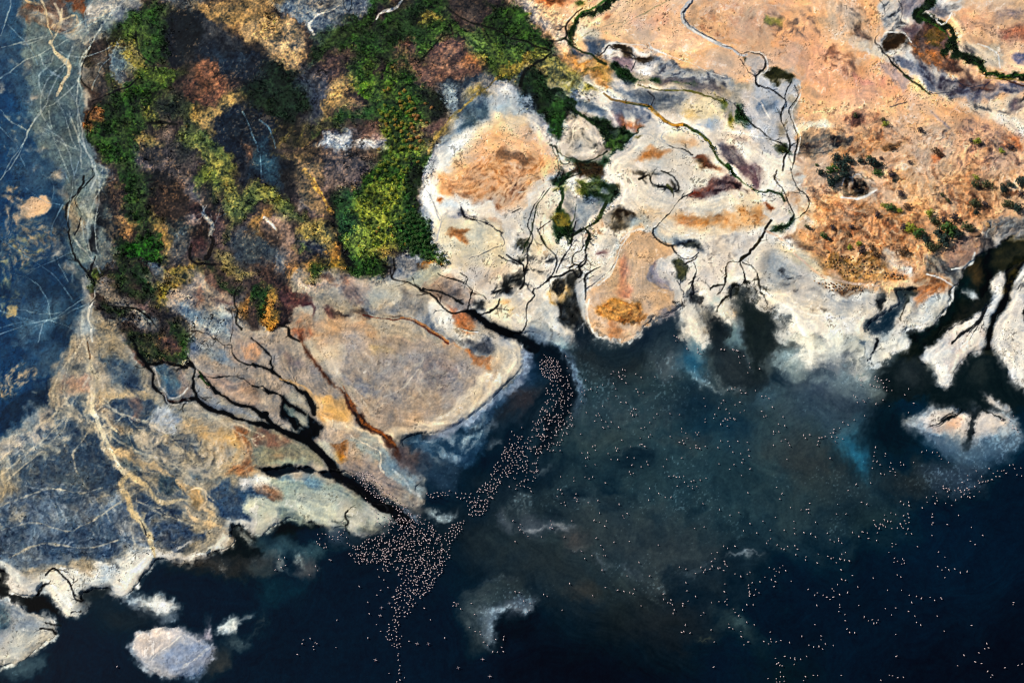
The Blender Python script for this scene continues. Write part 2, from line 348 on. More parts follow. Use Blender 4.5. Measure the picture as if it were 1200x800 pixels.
# ---- tile 2,0
Z(2,0)
P('ddb48e','20 -20 330 -20 250 90 240 190 170 190 100 130 40 60',f=3,b=.2)
P('c9c2b8','20 0 60 0 120 110 240 180 200 200 150 190 60 90',f=6,b=.3)
P('b8623a','100 -30 260 -30 240 20 130 20',f=6,b=.5)
P('53331f','170 -20 240 -20 220 8 190 6',f=2,b=.4)
P('4a5a22','300 -10 350 -10 340 20 300 15',f=2,v=.7)
P('f0c89f','450 -20 830 -20 800 60 820 130 900 200 800 230 640 200 480 180 400 180 310 190 280 130 330 60',f=6,b=.3,bs=3)
P('cfc6b4','280 140 400 120 420 190 330 200 290 180',f=6,b=.4,bs=3)
P('e6ae92','560 60 760 20 790 120 860 180 760 190 600 150',f=12,b=.6,bs=3,o=.7)
P('c9b29a','560 30 700 20 640 70',f=8,b=.5,o=.6)
P('9b5a38','410 60 440 52 455 65 430 76',f=1.2,b=.3)
L('8f8a6a','740 0 660 45 560 90 440 120 370 150 330 180',(.7,),o=.7,b=.3)
L('8f8a6a','560 90 510 120 465 165',(.7,),o=.7,b=.3)
L('a09a86','415 90 418 180',(.6,),o=.5)
P('26401a','-100 20 0 40 60 90 110 140 190 230 170 260 130 270 60 230 0 200 -100 190',v=1,b=.3,bs=2,r=1)
P('416122','-60 40 20 60 80 120 120 200 60 190 -40 120',v=1,b=.6,bs=1)
P('5d7230','0 220 60 230 130 270 80 310 20 340 -60 330 -80 240',v=.9,b=.5,bs=1)
P('8f7d38','-20 300 60 290 120 260 60 330 0 345',v=.6,f=3,b=.5,bs=1)
P('b5824a','85 100 130 140 180 190 230 230 220 245 170 220 110 150',f=1.5,b=.4,bs=1)
L('0e140c','0 180 60 190 120 220 180 250 130 290 70 330 40 400',(2.5,3,3,3.5,4))
L('1d3314','480 -30 420 30 350 60 290 90 265 140 250 190',(7,9,9,9,7,4),v=1,n=.8,r=1)
L('46652a','460 -10 400 30 330 60 290 100',(3,4,4,2),v=1,b=.5)
L('11160f','330 40 290 70 250 120 255 170 240 185 200 195 160 190',(2,2,3,2,2.5,1.5))
L('24361a','250 180 280 210 320 240 390 270 440 300',(3,3,3.5,4),v=.7)
P('3c4652','250 210 320 230 340 260 260 250',f=3,b=.4)
P('56606b','310 190 400 190 450 210 430 270 380 280 340 250',f=3,b=.45,bs=1)
P('b58046','180 250 240 230 300 270 400 280 460 320 450 380 440 440 380 420 300 350 200 310',b=.4,bs=1,f=2.5,r=.7)
P('938a4a','80 320 160 270 240 290 320 350 400 420 380 480 300 480 260 440 200 400 140 400 90 360',v=.5,b=.45,bs=1,r=.8)
P('d0a356','360 300 450 320 440 400 370 350',b=.6,bs=1,f=3)
S('4f4a28','90 330 230 270 450 320 440 430 300 440 200 400',bs=1,th=.9,f=4)
P('e6ddd4','450 210 520 205 620 215 660 240 700 260 690 310 640 360 560 330 480 310 430 270',b=.3,bs=1,f=1.5)
P('3d3020','470 215 540 210 580 240 550 250 490 240',f=1.5,b=.2)
P('3a2c1c','580 260 660 250 690 260 640 285 600 290',f=1.5,b=.2)
L('171518','420 255 440 235 460 210 490 240 560 250 580 290 560 330',(1,1.4,1,1.2))
S('1e1d22','440 220 690 260 640 360 460 310',bs=0,th=1.3,f=3)
P('6b5a64','480 290 560 290 600 330 520 320',f=3,b=.5,o=.8)
P('a9adb0','700 255 800 290 880 330 960 350 1040 380 1060 450 960 440 860 410 760 370 700 340 690 300',f=3,b=.5,bs=1)
S('34363f','700 260 1060 390 1060 450 860 420 690 340',bs=1,th=.55,f=5)
P('5c5a5f','660 350 780 350 900 400 1000 420 960 460 860 430 760 400 680 390',f=3,b=.5,bs=1)
L('e9e2d8','640 200 660 230 700 245 780 280 860 310 960 350 1040 370',(1,2,1.5,1.5,1,1),b=.5)
L('e4dcd0','460 200 520 205 600 208 650 230',(1.4,1.8,1.4),b=.3)
P('22411c','480 320 540 335 600 360 700 370 690 385 620 395 570 410 530 390 490 360 470 330',v=1,b=.25,f=1.5)
P('36581f','770 390 840 385 840 402 780 404',v=1,f=1.5,b=.2)
L('5e5c2c','590 400 640 410 720 425 830 430 900 445 960 470',(3,2,2,3,3,3),v=.4,b=.3)
P('7c7a32','930 450 990 465 1030 490 1060 560 1060 600 1030 580 1010 530 960 490',v=.6,b=.35,bs=1,f=1.5)
P('2f4a20','1065 515 1095 510 1140 590 1130 600 1080 570',v=1,f=1.5,b=.2)
L('15170f','960 455 1000 470 1060 505 1100 560 1150 600 1210 650',(1,1.4,1.6,2,2.5),n=.6)
P('6f767c','450 390 560 400 660 430 800 440 840 470 780 520 700 540 600 500 480 450',f=4,b=.45,bs=1)
P('3f4a55','580 440 680 440 740 480 680 510 600 480',f=5,b=.5,o=.8)
L('20202a','640 430 665 455 650 495',(1.4,2,1.2))
P('c9c0b2','480 400 560 430 520 430 470 410',f=3,b=.6,bs=0)
P('77787c','420 490 520 480 600 500 680 550 700 580 600 570 500 550 430 530',f=4,b=.5,bs=1)
P('54363c','440 530 500 560 560 590 600 610 560 620 480 590',f=4,b=.4)
P('a5704a','500 560 580 590 610 615 540 610',f=4,b=.5)
P('57646e','300 440 360 440 400 490 440 540 400 560 320 530 300 490',f=4,b=.5,bs=1)
P('d5cdc2','310 400 420 450 440 520 480 580 440 560 400 520 340 460',f=2,b=.6,bs=0)
P('5d4e58','300 360 340 370 400 420 350 410',f=3,b=.5,o=.7)
P('d9cba8','810 490 880 460 960 490 1010 540 960 560 880 550 820 530',f=5,b=.3,bs=1)
P('cbb27a','820 520 870 520 880 545 820 540',f=3,b=.4)
P('9da9b3','860 560 960 540 1020 570 1000 610 900 590',f=4,b=.5,bs=1)
L('e6dfd2','780 540 830 580 920 610 1040 620 1140 640 1250 670',(2,4,3,2,3),b=.5,n=1.2)
P('dccfc0','1000 600 1100 590 1200 640 1300 700 1300 760 1200 720 1060 660',f=4,b=.5,bs=1)
P('c0b8b2','1060 420 1200 440 1260 520 1240 600 1140 560 1090 490',f=5,b=.4,bs=1)
L('e6ddd4','1070 450 1140 460 1180 500 1210 560',(1,1.2,1),b=.4)
P('1b3318','50 360 120 380 180 430 240 460 290 490 310 530 290 560 250 560 230 590 245 640 220 670 180 640 160 600 150 550 120 520 60 500 40 440',v=1,b=.2,bs=2,f=2,r=1)
P('0e1a1a','40 400 90 440 140 500 60 500 40 470',f=4,b=.2)
P('345a22','160 550 230 500 250 600 230 660 180 630',v=1,b=.5,bs=1)
P('1d3418','350 570 420 570 480 600 560 620 600 630 560 650 530 690 500 720 460 730 440 690 410 690 400 640 380 600',v=1,b=.25,bs=2,f=2,r=1)
L('283e1e','290 510 340 550 400 590',(3,5,5),v=.8)
P('4f6a2a','450 660 540 640 520 700 460 720',v=1,b=.5,bs=1)
P('7b6e5c','240 570 320 560 380 600 400 680 440 720 380 760 300 750 250 690',b=.4,bs=1,f=3)
S('e6dccb','250 570 330 560 400 640 420 730 300 750 230 680',bs=1,th=.2,f=4)
S('1c1a16','250 570 330 560 400 640 440 730 300 750 230 680',bs=1,th=1.2,f=4,seed=3)
P('274520','270 745 380 750 440 740 450 780 380 800 330 800 270 790',v=1,b=.3,f=2)
L('1d2b16','180 680 210 690 220 750 260 770 280 740 340 760 400 740 450 710',(2,2.5,2,2.5,2))
P('e8d8be','-40 540 40 600 120 660 200 700 240 780 150 800 -40 800',f=4,b=.2)
P('dda070','-60 560 20 590 50 640 80 680 40 720 -40 700',f=8,b=.4)
P('9c6a48','-40 700 40 710 120 760 100 800 -40 800',f=6,b=.6,bs=1)
P('5f4636','-40 710 50 720 90 740 20 760',f=3,b=.6,bs=1)
P('b5bcc0','-80 430 20 440 60 500 110 510 150 580 170 640 110 650 60 620 30 560 -20 520 -80 500',f=3,b=.45,bs=1)
S('3d4a54','-40 440 60 490 160 600 100 660 20 580',bs=1,th=.9,f=4)
P('ead9bd','710 640 760 610 830 605 890 630 930 680 880 690 800 680 730 670',f=3,b=.15)
P('e2b07a','740 650 800 640 860 660 800 670',f=5,b=.4)
L('a9adb0','720 660 700 640 740 600 820 600 900 630 930 690',(1.5,1.5,1.2),b=.4)
P('e6dcc8','460 760 540 690 620 650 680 650 740 680 800 720 850 740 880 800 860 840 480 840',f=3,b=.15)
P('c98a52','580 790 600 740 680 710 730 700 740 720 680 750 620 780',f=4,b=.4)
P('6a5a24','580 655 600 648 622 658 600 670',f=1.5,b=.3)
L('c0bcb4','550 670 570 640 640 630 700 660 760 690 860 740',(1.2,1.5,1.2))
L('1d1c14','740 680 760 690 810 700 850 730',(1,1.5,2))
P('2c2418','850 755 880 745 910 760 900 790 860 785',f=2,b=.3)
P('77503c','840 730 900 740 960 770 1000 800 920 800',f=3,b=.5,bs=1)
L('87692f','430 440 480 470 560 480 640 500 690 540 740 580 810 590 850 610',(3,4,4,4,6,4,3),v=.6,b=.35)
L('c99a4a','640 510 690 545 740 580 800 592',(2,4,3,2),b=.5)
L('2d4218','540 480 640 505',(2,),v=.7,b=.5)
L('3a4a20','810 590 870 620 920 660 940 710 970 750 1030 810',(3,4,5,4,4),v=.9,b=.2)
L('8b7d34','880 630 925 670 945 720',(2,2),b=.4,v=.5)
P('50494f','960 670 1040 680 1090 730 1120 780 1060 790 990 740',f=3,b=.4,bs=1)
P('7d6a63','1000 640 1080 640 1120 660 1060 670 980 660',f=3,b=.5,o=.7)
P('e9e2d6','1080 680 1200 690 1300 740 1300 830 1150 820 1110 740',f=4,b=.4,bs=1)
# grey creek upper right (800-940, 0-260)
L('bfc0c2','860 -20 820 30 800 70 815 110 870 150 930 190 1000 220 1060 250 1100 260',(7,7,6,5,5,4),b=.3,n=.8)
L('35353c','860 -20 830 30 805 65 830 115 880 155 960 200 1050 240 1110 255',(4,3,2.5,2,1.6,1.6),b=.35,jit=2)
L('e9e4da','800 60 805 100 850 140 910 180 1000 215',(1.5,2,1.5),b=.3)
P('b4a79c','1070 270 1120 258 1170 270 1185 310 1160 350 1130 355 1100 320',f=2,b=.2)
L('16181c','1120 255 1170 262 1190 300 1180 330 1150 355 1145 390 1160 405',(1.2,2,2.4,2.2,2,2))
L('1c1c1e','1070 275 1085 300 1110 340 1140 360',(1.6,1.2,1.2))
L('e8e4dc','1115 250 1175 255 1200 300 1190 335 1160 360 1160 400',(1.2,1.4,1.2),b=.3)
P('24261a','1065 265 1095 262 1105 280 1085 295 1068 285',f=1.2,b=.2)
P('b9bec4','1150 370 1220 380 1240 440 1180 430 1150 410',f=3,b=.5,bs=1)
S('a26a50','650 230 1000 250 1080 380 900 320',bs=2,th=1.3,f=8,o=.6)
S('b97a58','830 20 1190 0 1200 240 1000 210 860 140',bs=1,th=1.0,f=6,o=.6)
S('5c4638','880 30 1180 60 1200 240 1050 220 900 150',bs=0,th=1.6,f=6,o=.7)
P('d79b70','1000 120 1140 100 1200 180 1220 250 1100 240 1000 190',f=10,b=.5,bs=1,o=.6)
# ---- tile 3,0
Z(3,0)
P('edb182','0 -20 480 -20 500 120 560 260 620 400 700 440 780 480 640 480 400 440 200 420 140 380 60 320 0 260',f=10,b=.5,bs=3)
P('c6b29c','250 0 400 0 480 120 520 220 420 240 300 180 250 90',f=14,b=.5,bs=2,o=.8)
P('e0a684','60 200 240 190 400 340 560 420 600 470 320 470 200 420 120 330',f=16,b=.5,bs=2,o=.8)
S('5a4a44','0 40 200 60 240 170 60 190 0 140',bs=1,th=.6,f=6,o=.7)
S('4a4038','340 0 480 20 470 180 380 160',bs=1,th=.9,f=6,o=.7)
P('8c8248','0 70 60 70 60 100 0 100',f=3,b=.6,bs=1)
S('6e4a38','220 240 330 220 440 330 380 370 280 320',bs=1,th=.2,f=5,o=.8)
P('4a3a34','410 110 470 170 460 185 400 145',f=2,b=.4,bs=1,o=.7)
P('cabfae','400 200 480 220 540 260 560 300 480 260',f=5,b=.4)
S('d9907a','400 340 560 370 620 420 420 400',bs=1,th=.4,f=5,o=.6)
P('9d8f92','520 310 620 330 640 400 580 390',f=5,b=.5,o=.7)
P('d2cfca','520 -20 900 -20 830 90 800 110 700 250 860 340 900 370 900 450 780 440 700 400 600 300 540 240 500 200 510 120',f=2.5,b=.3,bs=1)
S('191a1e','530 0 700 0 690 200 560 240 500 180',bs=1,th=.9,f=4)
P('8a7c78','600 -20 740 -20 690 60 640 90 610 40',f=3,b=.4,bs=1)
P('2e2114','520 170 620 155 650 185 590 230 540 230',f=1.5,b=.15)
P('5b4a4c','650 120 770 110 830 160 820 240 700 230 660 190',f=3,b=.4,bs=1)
L('17181a','525 -20 550 60 520 90 515 150 495 190 550 250 580 290',(1.2,1.6,1.2,1.5,1.5,2),jit=2)
L('17181a','610 0 630 40 620 90 640 110',(1.2,1.2),jit=2)
L('e9e4da','545 150 600 150 640 160 670 200',(1.2,1.2),b=.4)
P('1a1a1c','640 240 660 195 672 205 650 250',f=1)
L('2c3a20','580 290 620 330 660 370 710 405 760 440',(2,3,3.5,4,2),v=.5)
L('15171a','580 290 630 340 680 370',(1.5,2,1.6))
P('4c362c','700 150 800 100 830 170 810 230 860 250 900 310 930 340 880 360 800 330 700 310 660 270',b=.3,bs=1,f=3,r=.7)
P('4a3c16','730 170 790 140 820 190 760 220',f=2,b=.5,bs=1)
P('9c5f30','700 260 800 240 830 250 760 290 720 310',f=3,b=.55,bs=1)
S('b57342','680 180 820 140 860 260 740 330 660 270',bs=1,th=.9,f=4)
P('6d6f79','600 270 700 310 800 340 900 360 1000 390 1200 400 1300 420 1300 460 1100 450 960 470 860 450 760 430 700 380 620 310',f=3,b=.4,bs=1)
S('2a2430','660 300 920 340 1200 400 1200 450 900 450 700 370',bs=1,th=.55,f=5)
P('503a34','880 340 1000 370 1060 410 960 430 890 400',f=3,b=.5,bs=1)
L('16233a','850 340 880 370 930 410 1010 400 1040 380',(1.2,1,1),o=.7)
P('15150f','845 335 870 335 875 355 850 350',f=1)
P('d9c9b2','780 430 840 450 960 480 1100 470 1200 480 1300 500 1300 640 1200 620 1100 580 1000 550 900 490',f=3,b=.35,bs=1)
S('1d1a1c','790 430 860 440 1000 480 1200 470 1200 530 1020 530 960 500',bs=1,th=.75,f=3)
P('eae0d0','1010 530 1120 540 1200 580 1210 640 1160 660 1170 600 1080 570',f=3,b=.3,bs=1)
P('6d5c5a','1140 490 1200 500 1200 530 1140 525',f=2,b=.3)
P('f0c69c','840 120 920 0 1000 -60 1300 -60 1300 340 1200 340 1100 330 1070 230 980 190 880 180',f=3,b=.2,bs=2)
P('b08a72','940 100 1080 60 1200 80 1200 220 1100 180 960 170',f=10,b=.6,bs=2,o=.8)
P('8b7a78','1080 60 1180 40 1200 60 1100 90',f=5,b=.6,bs=1)
P('b5674a','1100 140 1180 130 1200 170 1140 190 1100 180',f=6,b=.5,bs=1,o=.8)
P('c98a68','880 60 1000 20 1040 60 920 130',f=8,b=.5,bs=1,o=.6)
S('7c6454','920 60 1200 0 1200 320 1080 300',bs=1,th=1.3,f=6,o=.6)
P('cdbfa8','880 200 960 190 1040 220 1080 270 1070 310 1000 310 950 280 890 250',f=2,b=.15)
L('e9e2d6','980 205 1040 225 1080 270 1090 320',(1.4,2,1.4),b=.3)
L('f0e8dc','860 60 840 100 815 115 770 80 750 60',(2,3,2),b=.4)
P('56504e','760 20 880 0 830 60 800 100 760 80',f=2,b=.4,bs=1)
S('e9e4da','760 0 890 0 820 100 760 80',bs=1,th=.2,f=2)
S('15161a','870 200 940 200 940 260 880 250',bs=1,th=.6,f=3)
P('77707e','1150 240 1200 230 1200 300 1160 290',f=3,b=.5,bs=1)
L('15290f','790 -30 740 30 700 70 740 100 800 120 850 170 840 210 800 235',(8,9,12,13,10,9,8),v=1,n=1,r=1)
L('15290f','840 200 880 250 960 280 1010 330 1080 350 1200 370 1300 370',(8,8,8,9,9,11),v=1,n=1,r=1)
L('2d4a1a','730 40 710 80 800 125 850 180',(2,4,4,2),v=1,b=.5)
L('3a5a20','960 290 1020 335 1100 355 1200 350',(2,3,3),v=1,b=.5)
L('7c6420','1020 360 1060 370 1180 380',(1.5,2),b=.5)
L('4a2f1c','1100 375 1180 400 1240 400',(2,3),b=.3)
# scrub upper-middle plateau
P('7a4a34','330 560 420 530 520 540 560 580 480 600 380 610',f=6,b=.55,bs=1,o=.8)
S('3a2a2a','330 560 440 530 540 560 480 600 350 600',bs=1,th=.3,f=4)
P('cf8a54','420 600 560 570 640 680 560 720 380 760 300 700',f=12,b=.6,bs=1,o=.7)
S('5a3a2a','300 560 660 560 700 720 400 760',bs=1,th=1.2,f=8,o=.8)
P('dcc3ac','640 600 720 580 860 640 900 760 740 760 640 700',f=10,b=.4,bs=2,o=.7)
S('5c4a40','690 600 860 620 860 690 700 650',bs=1,th=1.0,f=6)
P('e2a978','820 500 960 520 1050 570 960 600 860 580',f=7,b=.3)
L('1c2638','570 500 610 490 650 478',(1.3,.9))
L('1c2638','690 450 760 440 860 435',(.7,),o=.6)
P('b28872','900 560 1060 560 1200 640 1200 800 940 800 880 680',f=10,b=.5,bs=1,o=.7)
S('4a3834','900 580 1060 560 1060 700 920 690',bs=1,th=.7,f=5)
S('54403a','960 680 1200 680 1200 800 900 800',bs=1,th=1.0,f=5)
P('a05c3a','750 710 810 700 825 730 760 745',f=2,b=.4,bs=1)
P('7c5a3a','550 690 590 680 600 695 560 705',f=2,b=.4,bs=1)
P('b06a42','1100 640 1180 630 1200 690 1140 700',f=6,b=.5,bs=1)
L('9b92a0','760 520 800 560 850 600',(3,2),o=.6,f=2)
# creek 900-940 column
P('a9adb3','-40 400 20 390 60 430 75 500 50 560 90 640 110 700 60 760 -60 660 -80 500',f=3,b=.4,bs=1)
P('6b7886','-20 480 40 480 40 520 -20 510',f=4,b=.5,bs=1)
P('bfc1c4','90 400 150 400 150 450 110 500 120 570 140 650 130 720 100 680 70 590 70 500',f=2,b=.3)
P('2b2a16','0 345 40 335 90 350 125 390 110 410 80 400 60 415 30 395 0 390',f=1.2,b=.15)
L('141510','110 380 80 440 75 480 60 540 75 600 100 650 105 690 80 730 70 800',(1.6,1.6,2,1.6,1.6,2,3,3))
L('141510','125 400 140 450 110 490 100 530 125 590 140 650 130 720 110 800',(1.2,1.5,1.2,1.2,1.5,1.8,1.5))
L('e9e4da','150 395 150 450 120 500 115 550 150 640 140 720',(1.4,1.6,1.4),b=.3)
L('141510','-10 650 50 665 90 690',(1.5,2))
P('3a421a','60 685 90 680 95 715 70 728',v=.9,f=1.2)
P('eee3cc','140 590 280 580 320 600 200 640 140 630',f=3,b=.3,bs=1)
P('6b655c','150 640 270 630 380 670 360 690 260 720 160 720',f=2,b=.4,bs=1)
P('262428','150 680 240 665 260 690 170 710',f=2,b=.3)
P('17161a','300 660 385 675 380 690 310 690',f=1.6,b=.2)
L('5a5248','150 720 230 715 300 700 320 650',(1,1,.8))

# ---- tile 0,1
Z(0,1)
P('c9a884','90 160 140 120 200 105 240 120 235 160 190 200 140 220 100 205',f=2,b=.15,n=1.5)
P('dcb893','120 150 200 120 230 140 170 190',f=3,b=.4)
S('b79c7c','0 100 100 90 110 220 60 260 0 230',bs=1,th=.3,f=4)
S('8d8474','0 200 180 210 290 270 290 330 200 440 80 480 0 480',bs=0,th=.7,f=8)
S('8f8a66','0 300 280 290 260 440 180 420 100 520 0 560',bs=1,th=1.2,f=8,o=.8)
S('a58f74','100 290 290 250 300 330 220 400',bs=0,th=1.1,f=5)
S('8f8a66','0 480 120 540 100 640 0 660',bs=0,th=1.3,f=5)
P('10263a','250 180 310 190 310 330 330 420 300 480 260 400 240 280',f=6,b=.3,o=.7)
P('10263a','0 560 260 420 330 440 400 480 420 620 380 680 360 760 360 800 200 800 240 600 120 560',f=10,b=.5,bs=3,o=.8)
P('3f6076','100 640 250 600 380 640 300 720 150 790 60 780',f=8,b=.6,bs=2,o=.7)
P('b5a070','40 645 70 640 90 660 60 670',f=1.5)
for s,w in [('80 520 200 440 320 390',.9),('-20 740 100 710 190 715',.9),('-20 650 90 685 180 710',.8),('90 800 150 740 240 700 330 660 400 630',1.1),('210 650 235 605',.8),('175 690 190 740',1.2),('300 0 330 60 345 100',.8),('200 20 250 60 240 150',.7),('325 430 345 480 350 520',.8)]:
    L('7f99a6',s,(w,),o=.6,b=.4)
P('6f7a72','440 0 500 0 490 80 440 200 415 260 400 330 440 410 420 450 370 430 340 360 330 250 340 140 390 60',f=3,b=.3)
P('8d9288','460 20 480 80 440 150 430 230 400 260 390 330 370 300 380 220 400 120',f=3,b=.4,bs=1)
P('857a66','330 160 370 140 370 280 330 300 320 220',f=3,b=.4,bs=1)
P('7a766c','440 430 500 420 520 350 490 320 480 380 450 410',f=3,b=.4,bs=1)
L('10161a','400 20 395 60 340 120 315 190 325 290 335 370 370 430 420 480 440 510',(2.5,2.5,3,2,2.5,3,3,3.5),jit=2)
L('10161a','440 20 400 70 350 130 375 200 370 260 350 305',(1.2,1.8,1,1.5,1.2))
L('b9b6a6','355 330 400 380 435 420',(1.8,1.5),b=.3)
L('9aa096','480 -10 485 40',(2,))
P('171c22','410 290 425 270 440 290 430 340 450 380 440 410 420 380',f=1.5,b=.1)
L('12161a','445 400 435 440 420 490',(3,3.5,4))
L('12161a','480 480 530 460 570 480',(2,3,2))
P('141b22','460 120 530 100 560 220 600 330 540 330 480 300 450 260 440 200',f=4,b=.35,r=.5)
P('4c5450','470 160 510 170 500 250 470 240',f=3,b=.6,bs=1)
P('565c58','440 300 460 290 460 390 445 370',f=1.5,b=.3)
P('64665f','490 320 530 340 500 430 440 490 430 450 480 410',f=2,b=.3)
P('27431b','560 40 620 0 720 0 730 80 700 200 720 260 640 310 620 230 600 120 570 60',v=1,b=.4,bs=2,r=1)
P('5a7434','620 80 700 60 720 120 650 170 620 130',v=.9,b=.6,bs=1)
P('c99458','545 210 580 190 600 220 620 280 600 330 570 290 555 250',f=2,b=.45,bs=1)
P('245018','540 360 600 330 640 300 700 300 740 350 740 400 700 430 640 440 570 450 525 440 520 390',v=1,b=.15,f=2.5,r=1)
P('2f6b1c','600 340 680 310 720 360 680 410 600 420',v=1,b=.4,bs=1)
P('8c8a42','700 190 760 210 790 260 740 250',v=.6,b=.6,bs=1)
P('b0924f','700 260 740 270 790 340 800 370 750 370 710 310',b=.45,bs=1,f=3)
P('171b22','700 -20 800 0 880 120 880 220 860 260 780 200 740 120 700 60',f=4,b=.2)
P('1d3038','780 250 880 250 900 300 800 330',f=4,b=.4)
P('4a4a48','800 330 900 330 900 400 840 420 790 380',f=4,b=.4,bs=1)
L('7a8688','805 345 840 300 860 280',(1.2,1))
P('6c6466','840 30 900 40 960 110 960 150 900 150 860 90',b=.5,bs=1)
S('b0a49c','830 20 970 100 960 160 880 140',bs=0,th=.5,f=4)
L('a88068','800 10 830 40 850 65',(2,2),b=.4)
P('34262a','890 160 980 160 1080 200 1090 260 1000 330 960 300 930 290 880 260',f=4,b=.25)
P('6c5450','1000 230 1080 220 1090 290 1020 310',f=4,b=.6,bs=1)
S('a38a80','1000 220 1090 220 1090 300 1010 310',bs=0,th=.9,f=3)
L('a9a294','965 160 950 195 970 230 1000 265 980 300',(1.6,2.2,2.5,3.5,4),b=.2)
P('b59c90','890 260 920 250 920 280 895 275',f=1.5,b=.4)
L('d6cec4','945 285 965 310 985 325',(1.5,1.2))
P('130f12','925 290 940 330 960 380 900 350 890 340 930 330',f=1.5)
L('14100f','985 310 1005 330 990 370 970 410',(3,4,5,8))
P('4a2f30','905 360 950 350 970 400 930 430 890 410',f=3,b=.4)
L('0f0e10','900 345 890 390 900 420 960 440 1010 440',(3,4,4,3))
P('6a7030','910 30 990 -20 1060 10 1030 50 940 60',v=.9,b=.35,bs=1,f=3)
P('1b2426','940 60 1040 30 1070 80 1020 130 960 140 950 90',f=4,b=.25)
P('4c6428','970 130 1000 110 1040 80 1020 130 980 150',v=1,f=2,b=.3)
P('b38c3c','1065 60 1100 50 1090 90 1065 80',f=2,b=.5,bs=0)
P('76753a','1060 50 1130 40 1200 70 1280 130 1320 200 1250 180 1200 190 1140 190 1110 240 1110 300 1080 300 1090 200 1070 100',v=.8,b=.4,bs=1,r=.8)
P('43484e','1110 260 1180 200 1200 300 1180 380 1120 360',f=4,b=.4,bs=1)
P('84784a','1000 380 1060 370 1110 420 1180 470 1200 510 1150 510 1110 490 1050 440',v=.6,b=.45,bs=1)
P('b28e45','770 440 840 420 980 470 990 490 960 510 870 520 820 540 770 530',v=.5,b=.4,bs=1,f=2.5,r=.8)
S('6c7030','760 420 990 460 980 500 820 530 760 500',bs=1,th=.6,f=3)
P('2c4a1c','930 450 1010 445 1030 480 1000 490 980 470',v=1,f=2,b=.2)
P('6a5248','980 490 1020 470 1040 520 1030 560 990 560',f=2,b=.3)
P('24401e','1040 490 1080 500 1110 540 1060 540 1030 530',v=1,f=2,b=.2)
L('11130f','1095 510 1130 520 1110 560 1100 620 1115 660 1105 710 1130 740',(4,3,2.2,2.2,2.5,3,4))
P('7d7f7c','1120 540 1145 570 1140 640 1120 690 1110 640 1115 580',f=1.5,b=.2)
P('9a8a7a','770 550 850 540 960 520 1030 570 1080 600 1100 680 1110 740 1090 800 1000 800 900 770 840 700 780 640 765 590',f=3,b=.3,bs=1)
P('c9b49c','770 570 830 550 860 580 820 610 790 605',f=2.5,b=.3)
P('8c5a44','830 545 900 550 960 600 900 600 850 575',f=4,b=.5,bs=1)
P('4c3c3c','960 560 1080 600 1080 640 1000 630 960 600',f=4,b=.5,bs=1)
L('4a3428','805 565 815 580 810 600',(2,1.5))
P('6f8794','820 620 900 610 960 660 1000 740 920 740 860 690',f=4,b=.5,bs=1)
P('3f5f78','830 650 900 650 930 690 880 690',f=4,b=.5)
P('8f9a98','960 620 1060 650 1080 720 1060 800 980 740',f=5,b=.5,bs=1)
S('d9d4cc','820 600 960 660 1060 720 1060 800 900 740',bs=0,th=1.1,f=5)
L('1d1b1a','900 745 960 760 1010 800',(1.2,1.2))
L('2a2420','1060 640 1085 670 1090 740 1080 800',(1,1.2))
P('2c2624','430 490 470 600 440 650 460 700 540 740 640 800 760 800 870 740 840 690 770 600 740 540 700 480 620 440 540 460 500 480',f=3,b=.2,v=.3,r=.6)
P('24401e','640 460 690 460 720 540 700 560 650 540 630 500',v=1,f=2,b=.2)
P('2b4a1e','530 500 600 490 620 560 560 560',v=.9,f=3,b=.4)
P('1c2a18','520 460 640 440 640 500 560 490',f=4,b=.3,v=.5)
P('6b6658','690 420 750 410 760 470 730 530 700 480',f=2.5,b=.3,bs=1)
P('5c6a70','690 420 750 415 750 450 700 450',f=2.5,b=.3)
P('8f8232','730 540 770 520 765 610 745 590',v=.7,f=1.5,b=.4)
P('4c5a20','435 500 470 505 475 550 440 555',v=.9,f=2,b=.3)
P('807a70','490 530 540 560 590 590 600 640 560 630 510 610 490 570',f=2,b=.25,bs=1)
P('7c6a66','500 480 530 475 520 510 500 515',f=2,b=.3)
P('7a625c','640 590 700 590 690 615 640 620',f=2.5,b=.4)
P('7f857e','640 640 680 650 720 690 740 740 800 790 740 780 690 720 660 680',f=1.6,b=.2)
P('77716a','630 680 660 670 720 720 730 760 690 745 650 710',f=1.6,b=.2)
P('2b3a1c','480 620 540 640 560 680 500 670',v=.8,f=3,b=.3)
P('6b6a48','520 670 560 680 560 710 530 720',f=2,b=.5,bs=1)
P('5c6568','560 685 600 690 600 710 560 715',f=2,b=.3)
P('2f4a1e','800 690 860 730 850 770 790 760',v=.9,f=3,b=.4)
P('e8e4da','598 705 608 705 606 718 598 718',f=.8,n=.3)
L('0f110f','470 610 540 640 620 640 700 690 730 740',(1.5,2,2,1.8),b=.3)
P('8f826a','440 660 480 680 540 730 600 790 600 840 360 840 370 740 420 700',f=3,b=.2,bs=1)
P('8d9492','360 720 410 660 440 650 430 740 420 800 360 800',f=4,b=.3,bs=1)
L('c9c4b4','445 560 440 600 420 660 415 700 430 740 435 800',(1.6,2,2.5,2.5,2.2,2.2),b=.1)
L('191714','450 590 420 630',(2,1.2))
P('a8a79c','400 500 440 540 430 600 400 560',f=3,b=.4,o=.7)
